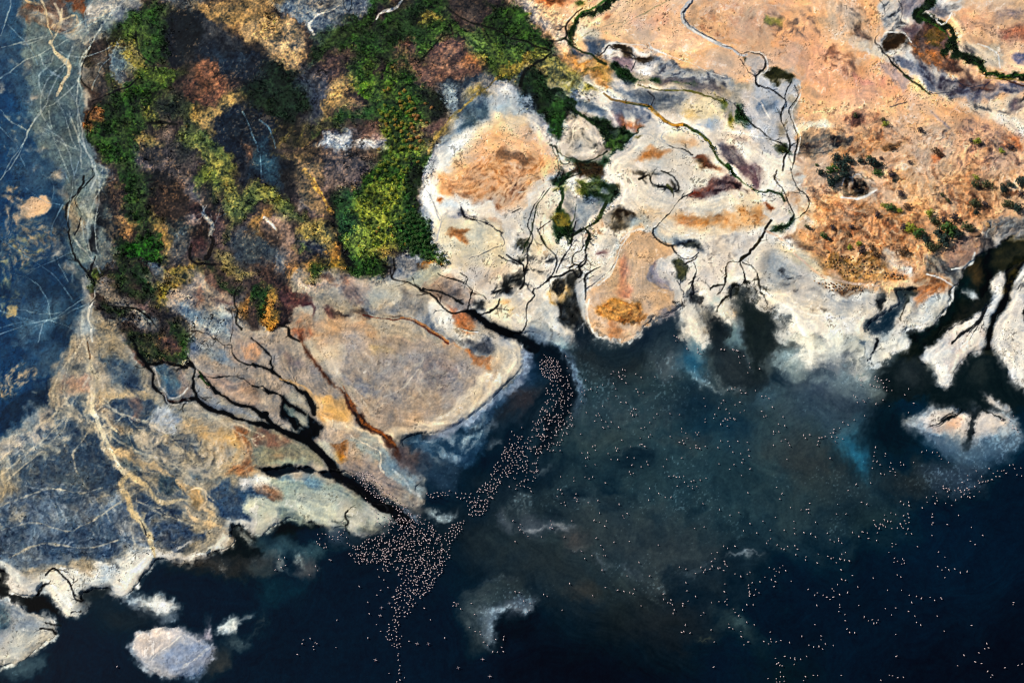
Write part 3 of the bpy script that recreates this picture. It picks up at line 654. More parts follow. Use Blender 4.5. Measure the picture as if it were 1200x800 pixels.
# ---- tile 1,1
Z(1,1)
P('22363f','-100 -60 90 -60 120 0 160 80 100 90 40 40 -40 -20',f=5,b=.3)
P('2f5063','0 -40 80 -40 110 20 60 30 0 20',f=5,b=.4)
P('161a1e','100 0 160 0 170 90 200 130 130 100',f=3,b=.3)
P('6a5550','60 0 110 40 90 90 40 50',f=4,b=.5,bs=1)
P('7e7a40','-80 80 0 80 100 110 160 130 150 180 120 190 60 170 0 180 -80 180',v=.8,b=.35,bs=1,f=3,r=.8)
S('b29d4e','-60 90 60 100 160 140 140 180 0 175',bs=0,th=.7,f=3,v=.8)
P('7a655c','160 0 250 10 330 20 350 80 350 180 300 200 250 160 190 100',f=4,b=.35,bs=1)
P('8b8f96','240 100 290 90 300 150 260 160',f=4,b=.5,bs=1)
L('b98c48','230 0 260 40 290 90 320 140 350 200',(5,6,5,6),b=.45,n=1.5)
P('4b5a30','150 160 250 170 260 230 200 250 160 220',v=.9,b=.5,bs=1)
P('7d6a60','60 200 130 190 180 270 190 360 170 460 120 450 100 360 70 280',f=4,b=.3,bs=1)
P('c7a890','100 205 140 195 150 230 110 240',f=3,b=.4,bs=1)
L('bfaf9a','40 220 80 260 100 300 90 340',(4,3,2),b=.5,n=1.5)
P('b58a4c','0 200 40 220 60 300 20 290 -10 250',f=3,b=.5,bs=1)
P('344048','-60 260 20 280 60 340 60 400 0 420 -60 380',f=6,b=.3)
P('7a8288','60 400 120 420 110 470 60 460',f=4,b=.4,bs=1)
P('9a8848','220 240 320 230 370 270 380 320 350 360 300 370 260 340 200 310',v=.6,b=.45,bs=1,f=3,r=.8)
S('c9a95a','220 240 370 260 350 360 230 320',bs=0,th=.6,f=3)
P('4d5560','200 330 290 340 350 380 300 420 230 400 200 360',f=4,b=.5,bs=1)
P('6f8a34','205 370 240 365 260 385 215 400',v=.9,f=2,b=.3)
P('c08038','330 380 410 370 410 420 350 440',f=2,b=.5,bs=1,v=.4)
P('c78f3a','150 460 200 480 200 510 140 500 110 520',f=2,b=.5,bs=1)
P('2c4c18','210 450 250 430 300 450 300 480 270 510 220 500',v=1,f=2,b=.2)
P('5c5a24','290 420 380 430 440 420 430 470 340 480',v=.6,f=3,b=.5,bs=1)
S('c98a42','130 380 440 380 440 490 140 520',bs=1,th=1.,f=4)
P('3a2c2a','-20 440 60 460 130 520 140 580 60 600 -20 560',f=4,b=.4,bs=1)
P('45302c','280 500 400 490 440 500 430 520 300 520',f=2,b=.4,bs=1)
# big bush bed
P('2c4c1c','500 0 620 -20 700 -20 780 0 760 100 740 200 800 230 830 260 830 330 860 380 900 430 880 450 820 440 780 390 700 370 640 370 600 400 580 450 600 490 540 510 460 490 440 460 430 380 390 330 370 260 360 160 390 90 440 80 490 40',v=1,b=.1,bs=2,f=2,r=1)
P('27472a','370 110 440 80 500 140 490 260 440 330 390 310 365 230',v=1,f=5,b=.3)
P('6d7a2c','500 80 620 60 680 120 660 260 640 340 560 330 500 300 480 200',v=1,f=8,b=.5,bs=1)
S('9a9a3c','490 60 700 40 680 280 620 360 480 260',bs=1,th=.8,f=5,v=1)
P('1c451c','680 160 760 170 820 240 820 340 760 370 700 340 670 260',v=1,f=5,b=.3)
P('a08a42','560 360 620 350 650 370 620 420 580 440 560 400',v=.5,f=3,b=.4,bs=1)
P('24421c','440 420 560 400 600 450 590 490 540 505 460 490',v=1,f=4,b=.3)
P('6a7c38','420 280 520 280 560 340 540 400 440 380',v=1,f=5,b=.5,bs=1)
P('141b14','700 0 790 0 770 110 740 200 710 120',f=5,b=.35)
P('0e1210','350 80 380 80 365 160 360 240 380 320 440 420 430 480 400 380 350 260',f=3,b=.2)
P('6a5a4c','380 0 500 -20 500 30 450 70 390 70',f=3,b=.4,bs=1)
P('121410','750 420 780 390 790 410 770 440 810 470 860 460 910 440 880 420 830 470 780 460',f=1.5,b=.2)
P('c9863c','780 430 820 420 840 440 800 450',f=1.5,b=.4,bs=0)
P('9fb0ba','700 400 770 385 780 410 740 425 705 420',f=2,b=.4,bs=1)
P('80807e','640 420 700 380 760 410 740 460 720 500 700 520 650 500 640 460',f=2.5,b=.3,bs=1)
P('a5a592','760 460 850 450 860 500 820 530 770 545 710 530 730 490',f=2,b=.2,bs=1)
L('0e0f0e','600 440 625 460 640 500 700 520 770 548',(3,3,2,2,2.5))
L('0e0f0e','645 410 650 450 640 490',(1.5,2,1.5))
P('0e0f0e','595 430 640 440 640 470 610 470',f=1.5)
P('9b8878','790 540 900 480 980 530 1010 570 1000 640 920 660 870 620 820 570',f=3,b=.3,bs=1)
P('6f625a','820 540 900 520 960 560 900 600 850 580',f=4,b=.5,bs=1)
P('b4683a','870 640 930 650 990 650 1010 680 960 690 920 670',f=4,b=.4,bs=1)
P('a8693f','920 680 1000 670 1040 720 990 750 950 730',f=3,b=.4,bs=1)
# stream S1
L('100e0d','770 548 810 570 850 605 890 655 920 668 995 658 1030 670',(2.4,2.4,2.6,2.6,2.6,2.6,4),n=.5)
L('100e0d','850 480 890 500 960 520 1000 550 1015 570 1000 600 995 655',(1.2,1.6,2,2,2,1.6,2))
L('100e0d','960 480 990 500 985 530',(.9,1.2))
L('100e0d','1010 570 1060 580 1080 600',(.8,.8))
L('0b0d10','1140 600 1135 630 1110 655 1060 672 1030 670',(2,2.4,2.6,3))
# river main
L('080c10','1020 660 1060 700 1110 735 1160 755 1230 780 1300 830',(3,7,9,9,10,14),n=.8,w=None,h=-.5,we=1)
P('d8cfc4','600 500 700 530 760 560 820 590 840 620 780 650 700 680 620 690 540 680 490 640 500 580 540 520',f=5,b=.15,bs=1,sh=True,o=0)
P('a9a698','540 510 640 510 740 550 790 580 760 610 700 640 600 650 500 640 490 590',f=4,b=.25,bs=1)
P('6b7076','490 620 560 640 640 660 680 650 640 690 560 690 500 670',f=4,b=.4,bs=1)
P('76726e','660 560 760 570 830 620 840 690 780 720 700 680 640 640',f=8,b=.5,bs=1,o=.8)
P('b59f8c','160 500 260 520 360 530 440 510 520 530 530 570 480 600 400 560 300 560 180 540',f=3,b=.3,bs=1)
P('dfcdb8','160 510 240 520 330 540 300 560 200 540',f=3,b=.4,bs=1)
S('9a5a34','260 510 440 500 430 560 280 560',bs=1,th=.5,f=3)
P('4b2f30','120 560 200 570 260 580 300 620 360 640 400 660 380 690 300 660 260 650 200 620 130 640 100 600',f=3,b=.25,bs=1)
P('3a2024','240 600 290 620 290 660 260 670 240 640',f=3,b=.4)
P('8b8272','260 590 340 590 460 640 480 670 400 660 330 640 280 620',f=3,b=.3,bs=1)
P('7a6a62','420 560 500 560 490 640 440 620 410 600',f=4,b=.5,bs=1)
P('3a3230','380 670 440 660 500 670 540 685 640 695 720 700 700 710 600 705 500 695 420 690',f=2.5,b=.3,bs=1)
L('5c2f22','500 675 560 690 640 695 720 700 800 740 860 780 900 810',(2,2.5,2,3,4,4),b=.4)
L('a8764a','680 690 740 700 800 730 860 770 900 800',(2,3,3,3),b=.5)
P('1d1417','100 660 150 640 165 690 130 720 90 710',f=2.5,b=.15)
P('4b5424','0 560 60 580 110 620 100 680 60 710 20 680 -20 620',v=.8,b=.4,bs=1,f=2)
P('22481c','-20 560 30 580 60 620 40 680 0 640',v=1,f=2.5,b=.2)
P('b57f38','50 600 100 620 100 690 70 710 40 680',v=.4,b=.5,bs=1,f=2.5)
P('b57f38','-60 600 -30 600 -20 660 -50 680 -80 640',v=.4,b=.5,bs=1,f=2)
L('0f0f10','100 720 150 740 160 770 200 800',(1.5,3,3.5,2.5))
P('a98c70','180 660 240 640 260 680 340 690 480 690 560 720 620 800 460 820 300 800 180 760',f=5,b=.4,bs=1)
P('8a5a44','180 720 240 720 260 760 200 770',f=4,b=.5,bs=1)
P('a8a49c','740 680 800 720 880 800 960 840 1100 830 1060 760 980 760 900 720 820 680',f=5,b=.4,bs=1)
P('dcd6ca','820 600 900 680 960 740 1060 770 1140 830 1020 800 920 760 840 700 800 640',f=4,b=.4,bs=1)
L('dcd3c4','920 730 980 745 1040 760',(2,2),b=.3)
L('1c1a18','950 735 1000 745 1040 758',(1,.8))
S('3c4858','780 640 880 720 1000 800 880 800 800 720',bs=1,th=.8,f=5)
# white dome left (1,1 right side)
P('ecdfca','760 170 800 60 830 0 900 -40 1200 -40 1300 60 1300 300 1240 460 1200 560 1100 580 1000 520 960 450 900 420 850 350 830 250',f=3,b=.15,bs=2)
P('e3c39c','860 0 1200 -60 1240 100 1180 150 1100 130 1040 110 920 110 870 70',f=7,b=.25,bs=2)
P('c98a58','880 90 900 30 1000 30 1100 60 1180 110 1120 140 1060 110 960 100',f=6,b=.55,bs=1)
S('8c5430','860 60 1000 20 1180 90 1120 150 960 110',bs=1,th=.8,f=6)
P('9c5a34','835 130 870 125 875 145 845 150',f=1.5,b=.3)
L('a5a4a2','825 0 820 130 850 190 865 240 850 330',(1.2,1.2,1.6,2),b=.2,o=.8)
P('a9b3b8','770 150 800 100 840 200 860 260 870 350 900 420 850 370 830 260 780 200',f=3,b=.4,bs=1)
S('1e2634','740 150 800 160 800 210 750 200',bs=0,th=.3,f=2)
P('8a8688','870 210 940 190 1000 230 960 250 900 240',f=3,b=.5,bs=1)
S('1e1d24','920 170 960 170 1060 230 1140 270 1150 300 1080 280 980 230',bs=1,th=.1,f=3,k=.4)
P('b0693a','1060 240 1100 245 1140 290 1080 275',f=2,b=.5,bs=0)
P('dccba8','880 270 940 250 1040 270 1140 310 1150 360 1060 400 1000 410 920 400 880 340',f=4,b=.2,bs=1)
P('8a5c34','920 270 950 262 980 272 950 292 925 290',f=1.5,b=.4,bs=0)
P('cf9a62','930 310 955 310 950 335 930 330',f=2,b=.4)
S('a57a48','900 320 1000 330 960 370 900 350',bs=0,th=.8,f=3)
S('26282c','880 360 960 380 1040 420 960 460 880 410',bs=0,th=1.0,f=4)
L('5a5a5c','1000 410 1060 390 1130 360 1160 340 1150 300',(1,1,1,1.2))
P('b2a294','1160 420 1000 480 1060 560 1100 540 1180 480',f=6,b=.5,bs=1,o=.6)
S('15181a','1010 620 1030 600 1060 620 1070 650 1020 650',bs=1,th=.2,f=2)
P('efe0c0','1090 640 1140 610 1220 600 1260 660 1260 720 1200 760 1100 720 1070 690',f=3,b=.15)
P('d9a05c','1150 630 1200 600 1220 640 1170 640',f=4,b=.4)
S('101417','1140 510 1230 490 1240 560 1180 580 1140 600 1090 570',bs=1,th=-.2,f=3)
P('12181a','1150 530 1200 500 1250 520 1230 560 1170 570',f=2,n=3,b=.3,bs=1)
L('12181a','1100 575 1140 560 1200 550',(1,2,2))
L('1b1c1e','1140 400 1170 420 1200 425 1230 440',(1.6,1.2,1.6),b=.4)
S('23242a','1140 180 1200 190 1200 250 1140 240',bs=1,th=.5,f=3)

# ---- tile 2,1
Z(2,1)
P('dcd6ca','-40 60 60 100 120 180 100 300 60 400 -20 380',f=5,b=.4,bs=1)
P('a9b0b2','40 110 100 100 110 200 90 300 40 260',f=4,b=.45,bs=1)
P('c7c2b4','110 140 160 125 210 140 215 180 180 200 130 190',f=3,b=.3)
L('d9cbb0','30 100 100 90 120 100 115 70 170 50',(1.5,1.2))
P('1f2018','10 50 50 35 90 45 105 70 80 90 40 80',f=1.5,n=2.5,b=.3,bs=1)
P('5c5a30','20 40 60 36 50 50 25 50',f=1.5)
P('3a2c18','180 20 220 0 300 -40 420 -40 420 20 340 50 260 60 200 90 175 90',v=.8,f=2,b=.3)
P('284620','190 60 260 10 320 20 310 50 260 70 200 95',v=1,f=2,b=.4,bs=1)
P('5c6428','290 60 380 50 430 65 450 110 380 130 340 140 300 110',v=1,f=2,b=.3)
P('1c3418','400 60 480 80 490 110 460 140 420 170 370 160 340 130 410 100',v=1,f=2,b=.2)
P('8c8a40','200 90 250 80 260 110 230 130 200 120',v=.8,f=2,b=.5,bs=1)
P('dccfae','270 65 290 55 318 60 320 80 300 92 275 85',f=1.2,n=.8,b=.1)
P('d7cbb8','405 90 425 85 422 108 405 105',f=1,n=.6)
P('2a2a18','470 70 500 65 505 85 480 85',f=1.2)
S('2c3020','440 90 520 90 530 140 460 140',bs=0,th=.3,f=2)
P('8e9494','300 160 340 150 400 150 430 180 400 220 350 250 300 270 290 220',f=3,b=.3,bs=1)
P('8a8a84','245 160 290 130 300 180 290 260 270 300 250 250 240 200',f=3,b=.3,bs=1)
P('26401c','185 200 220 180 240 200 245 250 250 290 230 330 210 340 190 310 180 250',v=1,f=1.8,b=.15)
P('7c7030','190 220 230 210 240 250 220 280 195 270',v=.9,f=3,b=.5,bs=1)
L('26401c','235 90 230 140 220 180',(7,5,6),v=1)
L('2c3c1c','440 150 420 200 400 240 340 270 290 300 270 340',(5,5,3,3.5,3),v=1)
L('4e5a26','420 190 390 240 330 275',(2,2),b=.4,v=.8)
L('182a14','345 270 365 300 355 340 340 370',(3,5,5,3),v=1)
L('20301a','300 160 290 230 265 300 260 350',(1,1.5,1),b=.3)
S('7d4e2c','330 300 420 250 440 300 380 320',bs=1,th=.6,f=3)
P('cdbba4','350 250 420 240 420 290 370 300',f=3,b=.5,bs=1)
P('4c463a','440 220 470 190 520 185 590 215 590 240 560 250 540 280 480 310 450 290 440 250',f=3,b=.45,bs=1)
S('22180e','470 190 530 180 600 220 590 250 500 240',bs=1,th=-.2,f=2)
P('e4dccc','440 20 600 -20 820 -20 880 40 840 100 760 140 700 200 620 220 600 180 520 170 460 150 520 100',f=4,b=.15,bs=1)
P('ead9c0','460 0 560 -10 600 30 500 40',f=4,b=.4)
S('22201a','590 40 640 10 700 0 740 30 770 60 790 90 760 110 730 90 660 70 620 70',bs=1,th=.1,f=2)
L('1c1d16','600 40 640 20 660 60 720 80 745 90 755 130',(2,2,2,3,1.5),v=.3)
L('1c1d16','700 0 740 20 770 50 785 80 760 105',(2,2,2,1.2))
L('5c5c34','730 70 750 90 750 115',(3,2))
P('e9dfd0','660 20 720 20 740 60 690 60 650 40',f=2,b=.3)
P('51393a','830 100 860 80 900 50 960 40 1010 10 1060 40 1100 80 1150 90 1080 100 1000 120 920 110 860 125',f=3,b=.35,bs=1)
P('7a3c28','835 105 870 80 930 50 950 60 880 100',f=3,b=.5,bs=1)
S('1c161c','900 60 1010 10 1060 60 1150 90 1000 120',bs=1,th=.4,f=3)
L('2a4a1c','1010 -20 1040 20 1080 60 1140 90 1200 100',(8,5,3,2,2),v=1)
P('5c4b52','1060 0 1140 -20 1200 20 1200 80 1120 70',f=4,b=.4,bs=1)
P('e3c6a0','620 200 680 180 720 195 700 230 660 260 620 250 605 220',f=5,b=.3,bs=1)
P('a9b4b4','560 260 620 220 650 270 640 300 580 280',f=4,b=.4)
P('e8d7bc','680 240 720 190 780 140 860 120 960 120 1080 105 1200 90 1260 120 1260 250 1150 290 1020 300 900 300 800 310 740 330 680 300 665 270',f=3,b=.12)
P('dba770','740 220 800 180 900 190 1000 200 1100 180 1200 160 1200 250 1080 270 960 260 860 270 780 260',f=6,b=.5,bs=1)
P('a86030','770 230 800 215 830 240 800 270 770 260',f=3,b=.4,bs=1)
S('b97338','800 190 1000 200 1180 170 1190 250 900 260 760 250',bs=1,th=.9,f=5,o=.8)
P('6c3a24','1180 160 1215 150 1215 190 1185 190',f=2,b=.3)
P('a2a8a8','670 270 720 290 800 300 860 320 880 350 840 380 760 345 700 330',f=3,b=.4,bs=1)
L('20221f','850 100 800 130 760 170 730 210 690 245 664 270 668 300 690 325 730 345 760 345',(1,1,1.2,1.2,1.8,2,2,2,1.6))
P('23272a','760 340 800 320 850 330 880 350 885 390 870 405 850 380 800 360',f=1.8,b=.25,bs=1)
S('6c6c5c','780 330 860 330 880 370 830 370',bs=0,th=.6,f=2)
L('17191b','750 345 775 390 800 410 840 410 875 385',(1.4,1.6,1.6,2.4,2))
P('2c2f22','770 410 800 395 820 440 805 480 800 510 770 515 760 470 765 430',f=1.5,b=.2)
P('5c5a3a','775 430 800 420 795 490 775 490',f=2,b=.5,bs=1)
L('17191b','810 440 850 420 870 400',(2.5,2))
L('17191b','855 430 862 480 850 530 860 580 880 620',(1.6,1.6,2,3,6))
L('17191b','775 510 790 550 804 570 802 620 795 650',(1.2,1.2,2,2.4,4))
L('17191b','750 610 775 622 800 632',(3,2.4,2))
L('17191b','830 530 850 520 835 560 820 590',(1.5,1.2,2))
P('d0c9be','760 360 850 380 790 400',f=2,b=.3)
P('ddd5ca','880 330 1000 300 1140 300 1180 330 1100 400 1050 430 1000 470 940 530 900 560 870 520 880 420',f=5,b=.2,bs=1)
S('908c88','900 320 1140 310 1060 420 960 500 890 480',bs=1,th=.7,f=6,o=.8)
# guitar shaped mound
P('cdaf8e','520 320 560 290 620 285 680 320 740 340 760 370 720 400 660 400 640 450 660 500 720 530 750 570 750 630 690 670 640 690 600 740 540 790 480 790 420 770 370 740 355 660 355 560 420 520 460 470 500 400 510 360',f=2,b=.12)
P('b08a66','400 640 430 600 480 580 560 570 630 610 660 650 630 700 560 720 500 710 440 710 410 680',f=4,b=.3)
P('ce9350','415 650 450 610 520 600 600 620 630 660 600 700 540 715 470 700 420 690',f=2.5,b=.35,bs=1,r=.6)
S('80502a','410 640 460 600 600 600 640 660 590 715 450 715',bs=1,th=.5,f=3)
S('e0b878','410 640 460 600 600 600 640 660 590 715 450 715',bs=0,th=.8,f=3)
P('b98650','440 740 480 725 520 740 510 780 460 790',f=2,b=.45,bs=1)
P('c99a78','500 420 540 410 560 480 560 560 520 570 500 500',f=5,b=.4)
P('cfc0a6','590 420 650 420 640 480 700 540 640 600 600 520',f=6,b=.4)
P('b3a084','520 330 600 300 680 350 620 420 540 400',f=6,b=.5,bs=1)
P('c79078','680 590 710 590 710 612 685 608',f=2)
S('8a6a4c','380 560 520 500 720 540 740 640 640 680 400 740',bs=0,th=1.4,f=5)
L('d9d4cc','505 330 540 300 600 275 640 285',(3,3,2),b=.3)
P('a9bcc0','470 340 510 320 520 350 500 400 470 390',f=3,b=.3)
P('c0b5a8','380 490 440 440 490 400 505 420 450 470 420 510 360 560 360 530',f=2.5,b=.3)
L('5f5a5a','500 400 470 450 430 490 380 530 350 555',(2,1.2,1.2),b=.4)
P('6a4440','390 390 440 380 480 390 450 410 400 410',f=3,b=.5,bs=1)
P('d8cfc4','660 420 700 400 740 420 760 460 740 520 700 510 660 480',f=3,b=.2)
P('8a8490','645 470 670 460 690 500 740 530 750 560 700 530 660 500',f=2.5,b=.3)
P('6c504a','650 410 690 400 680 440 655 450',f=2.5,b=.4)
P('e0d6c4','760 540 800 530 810 580 770 600',f=2.5,b=.3)
P('8f8c94','680 660 740 640 790 630 780 660 730 690 690 690',f=3,b=.3,bs=1)
P('dcd6cc','680 690 720 690 700 700 640 720 590 760 540 790 620 700 660 680',f=2,b=.3)
# left cracked flats
S('1a1c1c','80 400 200 380 220 440 180 500 120 520 80 490',bs=1,th=.5,f=2.5)
S('1a1c1c','-40 480 60 480 50 580 -40 580',bs=1,th=-.1,f=3)
P('2a2a1a','20 320 50 310 75 350 60 390 30 390 20 350',f=2,n=3,b=.5,bs=0)
S('1c1c1a','0 300 90 310 80 400 20 400',bs=0,th=.9,f=3)
P('d3c7ac','90 310 180 320 230 370 200 400 90 400',f=4,b=.3)
S('b0845a','80 340 180 360 180 400 90 400',bs=1,th=.9,f=3)
for s,w in [('150 90 120 140 100 180 80 220 75 260 95 300 90 340 70 380 75 430 60 480 55 530 40 550',(1.2,1.6,1.6,1.6,2,1.6,1.8,1.6)),('-30 400 20 420 50 440 60 470',(2,2)),('120 270 140 310 160 350 190 380 210 410 205 450 180 500 150 530 120 550 100 560 105 590 75 620 65 680 60 740 30 760 0 770',(1,1.4,1.6,2,2,2,2,2.4,2,2.4,3)),
  ('300 240 290 290 280 330 260 380 230 430 205 480',(1,1.2,1.6,1.4)),('340 350 320 370 290 390 285 430 310 440 340 410 345 370',(2,1.8,1.6,1.6,2,1.8)),('350 390 340 430 320 450 330 480 310 500 280 470 230 490 190 500 150 530',(2,3,2.6,2,3,3,2)),('270 460 300 440 320 450',(2,2.5)),
  ('410 450 380 470 350 490 345 530 345 600',(1,2,2.4,1.2)),('120 280 160 250 180 240',(1,.8)),('10 540 50 530',(2,)),('0 200 40 180',(1,))]:
    L('15181a',s,w,n=.5,b=.1)
L('3a3f2a','140 300 170 360 200 390',(1.4,1),b=.4)
P('d9cebd','0 560 60 560 100 600 70 680 40 740 0 740',f=4,b=.3)
P('e3c58c','0 600 30 600 40 660 0 700',f=4,b=.4)
P('bfc0ba','110 640 180 610 220 640 220 720 200 760 100 750 80 700',f=4,b=.3,bs=1)
P('9fa4a2','60 740 160 730 260 770 360 790 420 820 100 820',f=4,b=.5,bs=1)
P('c9a56a','190 540 270 520 290 570 260 620 190 640 170 590',f=3,b=.55,bs=1)
P('1c1e1e','180 540 220 530 235 560 190 575',f=2,n=2.5,b=.3,bs=0)
P('23241f','250 510 300 480 310 540 320 600 330 690 360 760 320 760 250 730 220 700 215 640 190 620 250 610 280 560',f=3,n=3,b=.25,bs=1,we=.6)
P('17202a','300 720 360 750 420 800 400 830 300 820',f=4,b=.2,w=.8)
P('bfc6c8','300 560 345 480 350 600 350 700 330 640',f=2,b=.4,bs=1)
# shore bay between mound and white tongue
P('15212e','540 800 600 750 660 690 690 700 740 700 790 660 800 640 800 680 780 730 820 800 800 860 560 860',f=3,b=.1,w=1)
P('d5d2c6','800 640 850 600 880 660 910 700 920 740 880 790 860 800 800 770 780 720',f=2.5,n=2,b=.12,w=0)
S('1c2024','800 640 880 640 910 740 840 790 790 740',bs=0,th=1.7,f=3)
P('1a1e20','855 580 880 570 900 620 950 650 970 690 1020 700 1050 720 1060 800 1000 840 930 820 910 760 915 700 880 650',f=2.5,n=3,b=.1,we=1,w=.6)
P('20282a','890 650 940 660 960 720 930 760 905 700',f=3,b=.5,bs=1)
P('e6dcc6','970 640 1040 580 1090 590 1100 640 1060 690 1020 700 980 690',f=3,b=.2)
P('dbb788','1000 655 1050 640 1060 660 1010 675',f=3,b=.3)
P('23241e','1100 600 1120 605 1150 630 1190 640 1200 680 1300 720 1300 830 1080 830 1070 760 1075 700 1100 650',f=4,n=5,b=.2,bs=1,we=1,w=.5)
P('a9bcbc','1050 720 1080 700 1090 760 1070 780 1040 760',f=3,b=.3)
for s,w in [('1210 240 1180 290 1160 330 1120 380 1080 410 1066 425',(4,3.4,3,4,5,3)),('1066 425 1010 440 1005 490 990 530 940 545 930 560',(1,1.6,2,2.6,1.2)),('1066 425 1080 460 1090 510 1060 540 1030 570 980 620 960 650 960 670',(2,2,3.2,3.6,2.6,2,2)),
  ('1090 510 1102 545 1100 600',(1.8,1.6,1.6)),('1095 515 1120 540 1145 570 1148 630',(1.4,2,2.6,2)),('1080 430 1120 445 1150 490 1170 550 1190 600 1210 640',(1,1.4,1.6,1.6,2)),('1000 500 980 560 960 580',(1.6,1.2))]:
    L('1a1a12',s,w,n=.6,b=.1,jit=1.6)
L('4a4220','1200 250 1160 320 1110 390 1075 415',(1.6,1.8),b=.3)
S('16181c','960 540 1000 560 960 600',bs=0,th=.6,f=2)
P('9cc0bc','940 600 980 600 970 640 940 640',f=4,o=.6)
# ---- tile 3,1
Z(3,1)
P('dcd6cc','-20 40 40 60 120 130 110 220 40 240 -20 260',f=3,b=.25,bs=1)
L('17170f','40 0 30 40 70 90 100 160 120 200 110 230',(2,1.4,2,2.4,3),jit=1.6)
L('17170f','105 -10 120 40 140 80 180 120 190 160 170 200 120 230',(1.6,1.6,1.6,2,1.2,.8))
L('26401a','0 90 60 110 75 140',(3,4),v=1)
P('223818','100 190 125 190 120 230 90 260 60 270 0 290 -10 270 50 250 90 230',v=1,f=1.5,b=.15)
P('8a4a28','-10 155 20 155 25 180 0 190',f=2)
P('c9a888','80 110 140 110 160 160 120 170 80 140',f=3,b=.4,bs=1)
P('ead9b8','190 160 240 150 260 200 200 240 120 250 140 220',f=3,b=.3)
P('d59a68','230 130 420 120 560 150 700 120 880 60 1000 80 1000 180 960 270 880 320 700 400 560 450 450 500 300 490 220 420 180 330 100 290 200 260',f=8,b=.3,bs=1)
P('bd7e50','300 180 480 180 640 240 700 260 640 330 500 350 340 280',f=10,b=.5,bs=1,o=.8)
P('d8a878','560 40 860 20 880 110 740 160 600 140',f=8,b=.4,bs=1)
P('a8704c','860 40 1000 60 1080 160 980 240 840 180',f=10,b=.5,bs=1,o=.7)
P('9c7a64','440 40 560 50 560 120 460 130',f=6,b=.5,bs=1,o=.7)
S('4a3022','200 120 460 150 760 240 700 400 420 470 240 380',bs=0,th=1.25,f=8)
S('4a3022','760 60 1200 40 1200 200 900 300 760 180',bs=1,th=1.0,f=6)
S('7a4428','220 140 500 170 700 300 440 470 240 400',bs=1,th=.8,f=8,seed=2)
S('e3b488','220 140 500 170 700 300 440 470 240 400',bs=0,th=1.3,f=8,seed=4)
S('e8c8a0','560 60 860 60 960 200 700 220',bs=0,th=1.1,f=8,seed=5,o=.8)
P('a9835a','60 280 140 300 200 320 260 400 290 450 400 500 460 520 400 530 290 500 230 460 120 340',f=4,b=.5,bs=1)
P('6d5240','60 300 160 330 230 360 260 390 160 350',f=4,b=.6,bs=1)
P('b07f3e','270 400 340 380 440 380 500 420 560 450 600 480 560 510 430 500 330 480',f=4,b=.45,bs=1,r=1)
S('5a3e1c','280 370 450 350 560 440 480 510 320 480',bs=1,th=.5,f=4)
S('d9a860','280 400 450 380 560 440 480 510 320 480',bs=0,th=.9,f=4)
P('b5682c','550 480 620 470 650 500 580 510',f=3,b=.5,bs=1)
P('7a5c34','190 500 260 520 290 550 240 560',f=2.5,b=.6,bs=0)
P('8a6844','310 520 400 530 460 550 440 570 350 565',f=2.5,b=.6,bs=0)
S('2c1c18','180 490 460 530 460 570 220 560',bs=0,th=.5,f=3)
L('d0b296','-20 280 60 320 160 420 250 490 300 510 400 530 470 540',(2,3,3.5,3,2),b=.3,n=1)
L('d9b8a0','290 515 380 520 460 535 520 540',(1.4,1.2),b=.3)
P('cfae86','460 530 560 510 700 510 800 500 860 540 850 570 760 560 690 560 560 550',f=3,b=.35,bs=1)
P('f2e8dc','600 460 660 450 690 480 680 500 650 490',f=2,b=.2)
P('a47852','690 490 760 480 830 510 860 550 800 540 700 510',f=3,b=.4,bs=1)
P('c97e44','690 570 760 550 830 560 800 600 740 630 690 640',f=3,b=.4,bs=1)
S('7a4a2c','690 480 860 540 820 600 700 600',bs=0,th=.8,f=3)
P('c7c8c2','700 650 760 630 830 590 870 560 870 600 820 680 770 720 680 710',f=3,b=.3,bs=1)
L('eee8de','740 485 800 500 850 530 874 555 860 610 820 670 770 715',(2,2,2,3,3,2),b=.2)
P('565450','720 400 800 390 860 430 910 460 910 510 880 540 840 500 740 470',f=3,b=.35,bs=1)
S('1a1c20','700 390 800 390 910 460 900 530 760 480',bs=0,th=.4,f=3)
S('b0aca0','700 390 800 390 910 460 900 530 760 480',bs=0,th=.9,f=3,seed=3)
P('a8826a','810 390 860 340 920 320 990 370 960 420 900 460 860 440',f=3,b=.35,bs=1)
L('ece8dc','860 460 920 450 960 420 970 390',(2,4,3),b=.2)
P('d0c2b0','540 370 590 380 620 440 560 460 535 420',f=4,b=.3,bs=1)
L('ebe4d8','736 404 750 410',(3,))
P('7a7a78','1000 260 1080 200 1200 210 1260 250 1260 310 1100 330 1060 350 1000 330',f=4,b=.45,bs=1)
S('20242a','1000 250 1200 200 1240 300 1100 330 1000 330',bs=0,th=.4,f=4)
S('c0beb4','1000 250 1200 200 1240 300 1060 340 980 320',bs=0,th=.9,f=4,seed=2)
P('232428','950 320 1010 330 1060 350 1050 380 1000 370 960 340',f=2.5,b=.4,bs=0)
P('dcd6cc','1030 330 1070 320 1090 340 1060 350',f=2,b=.3)
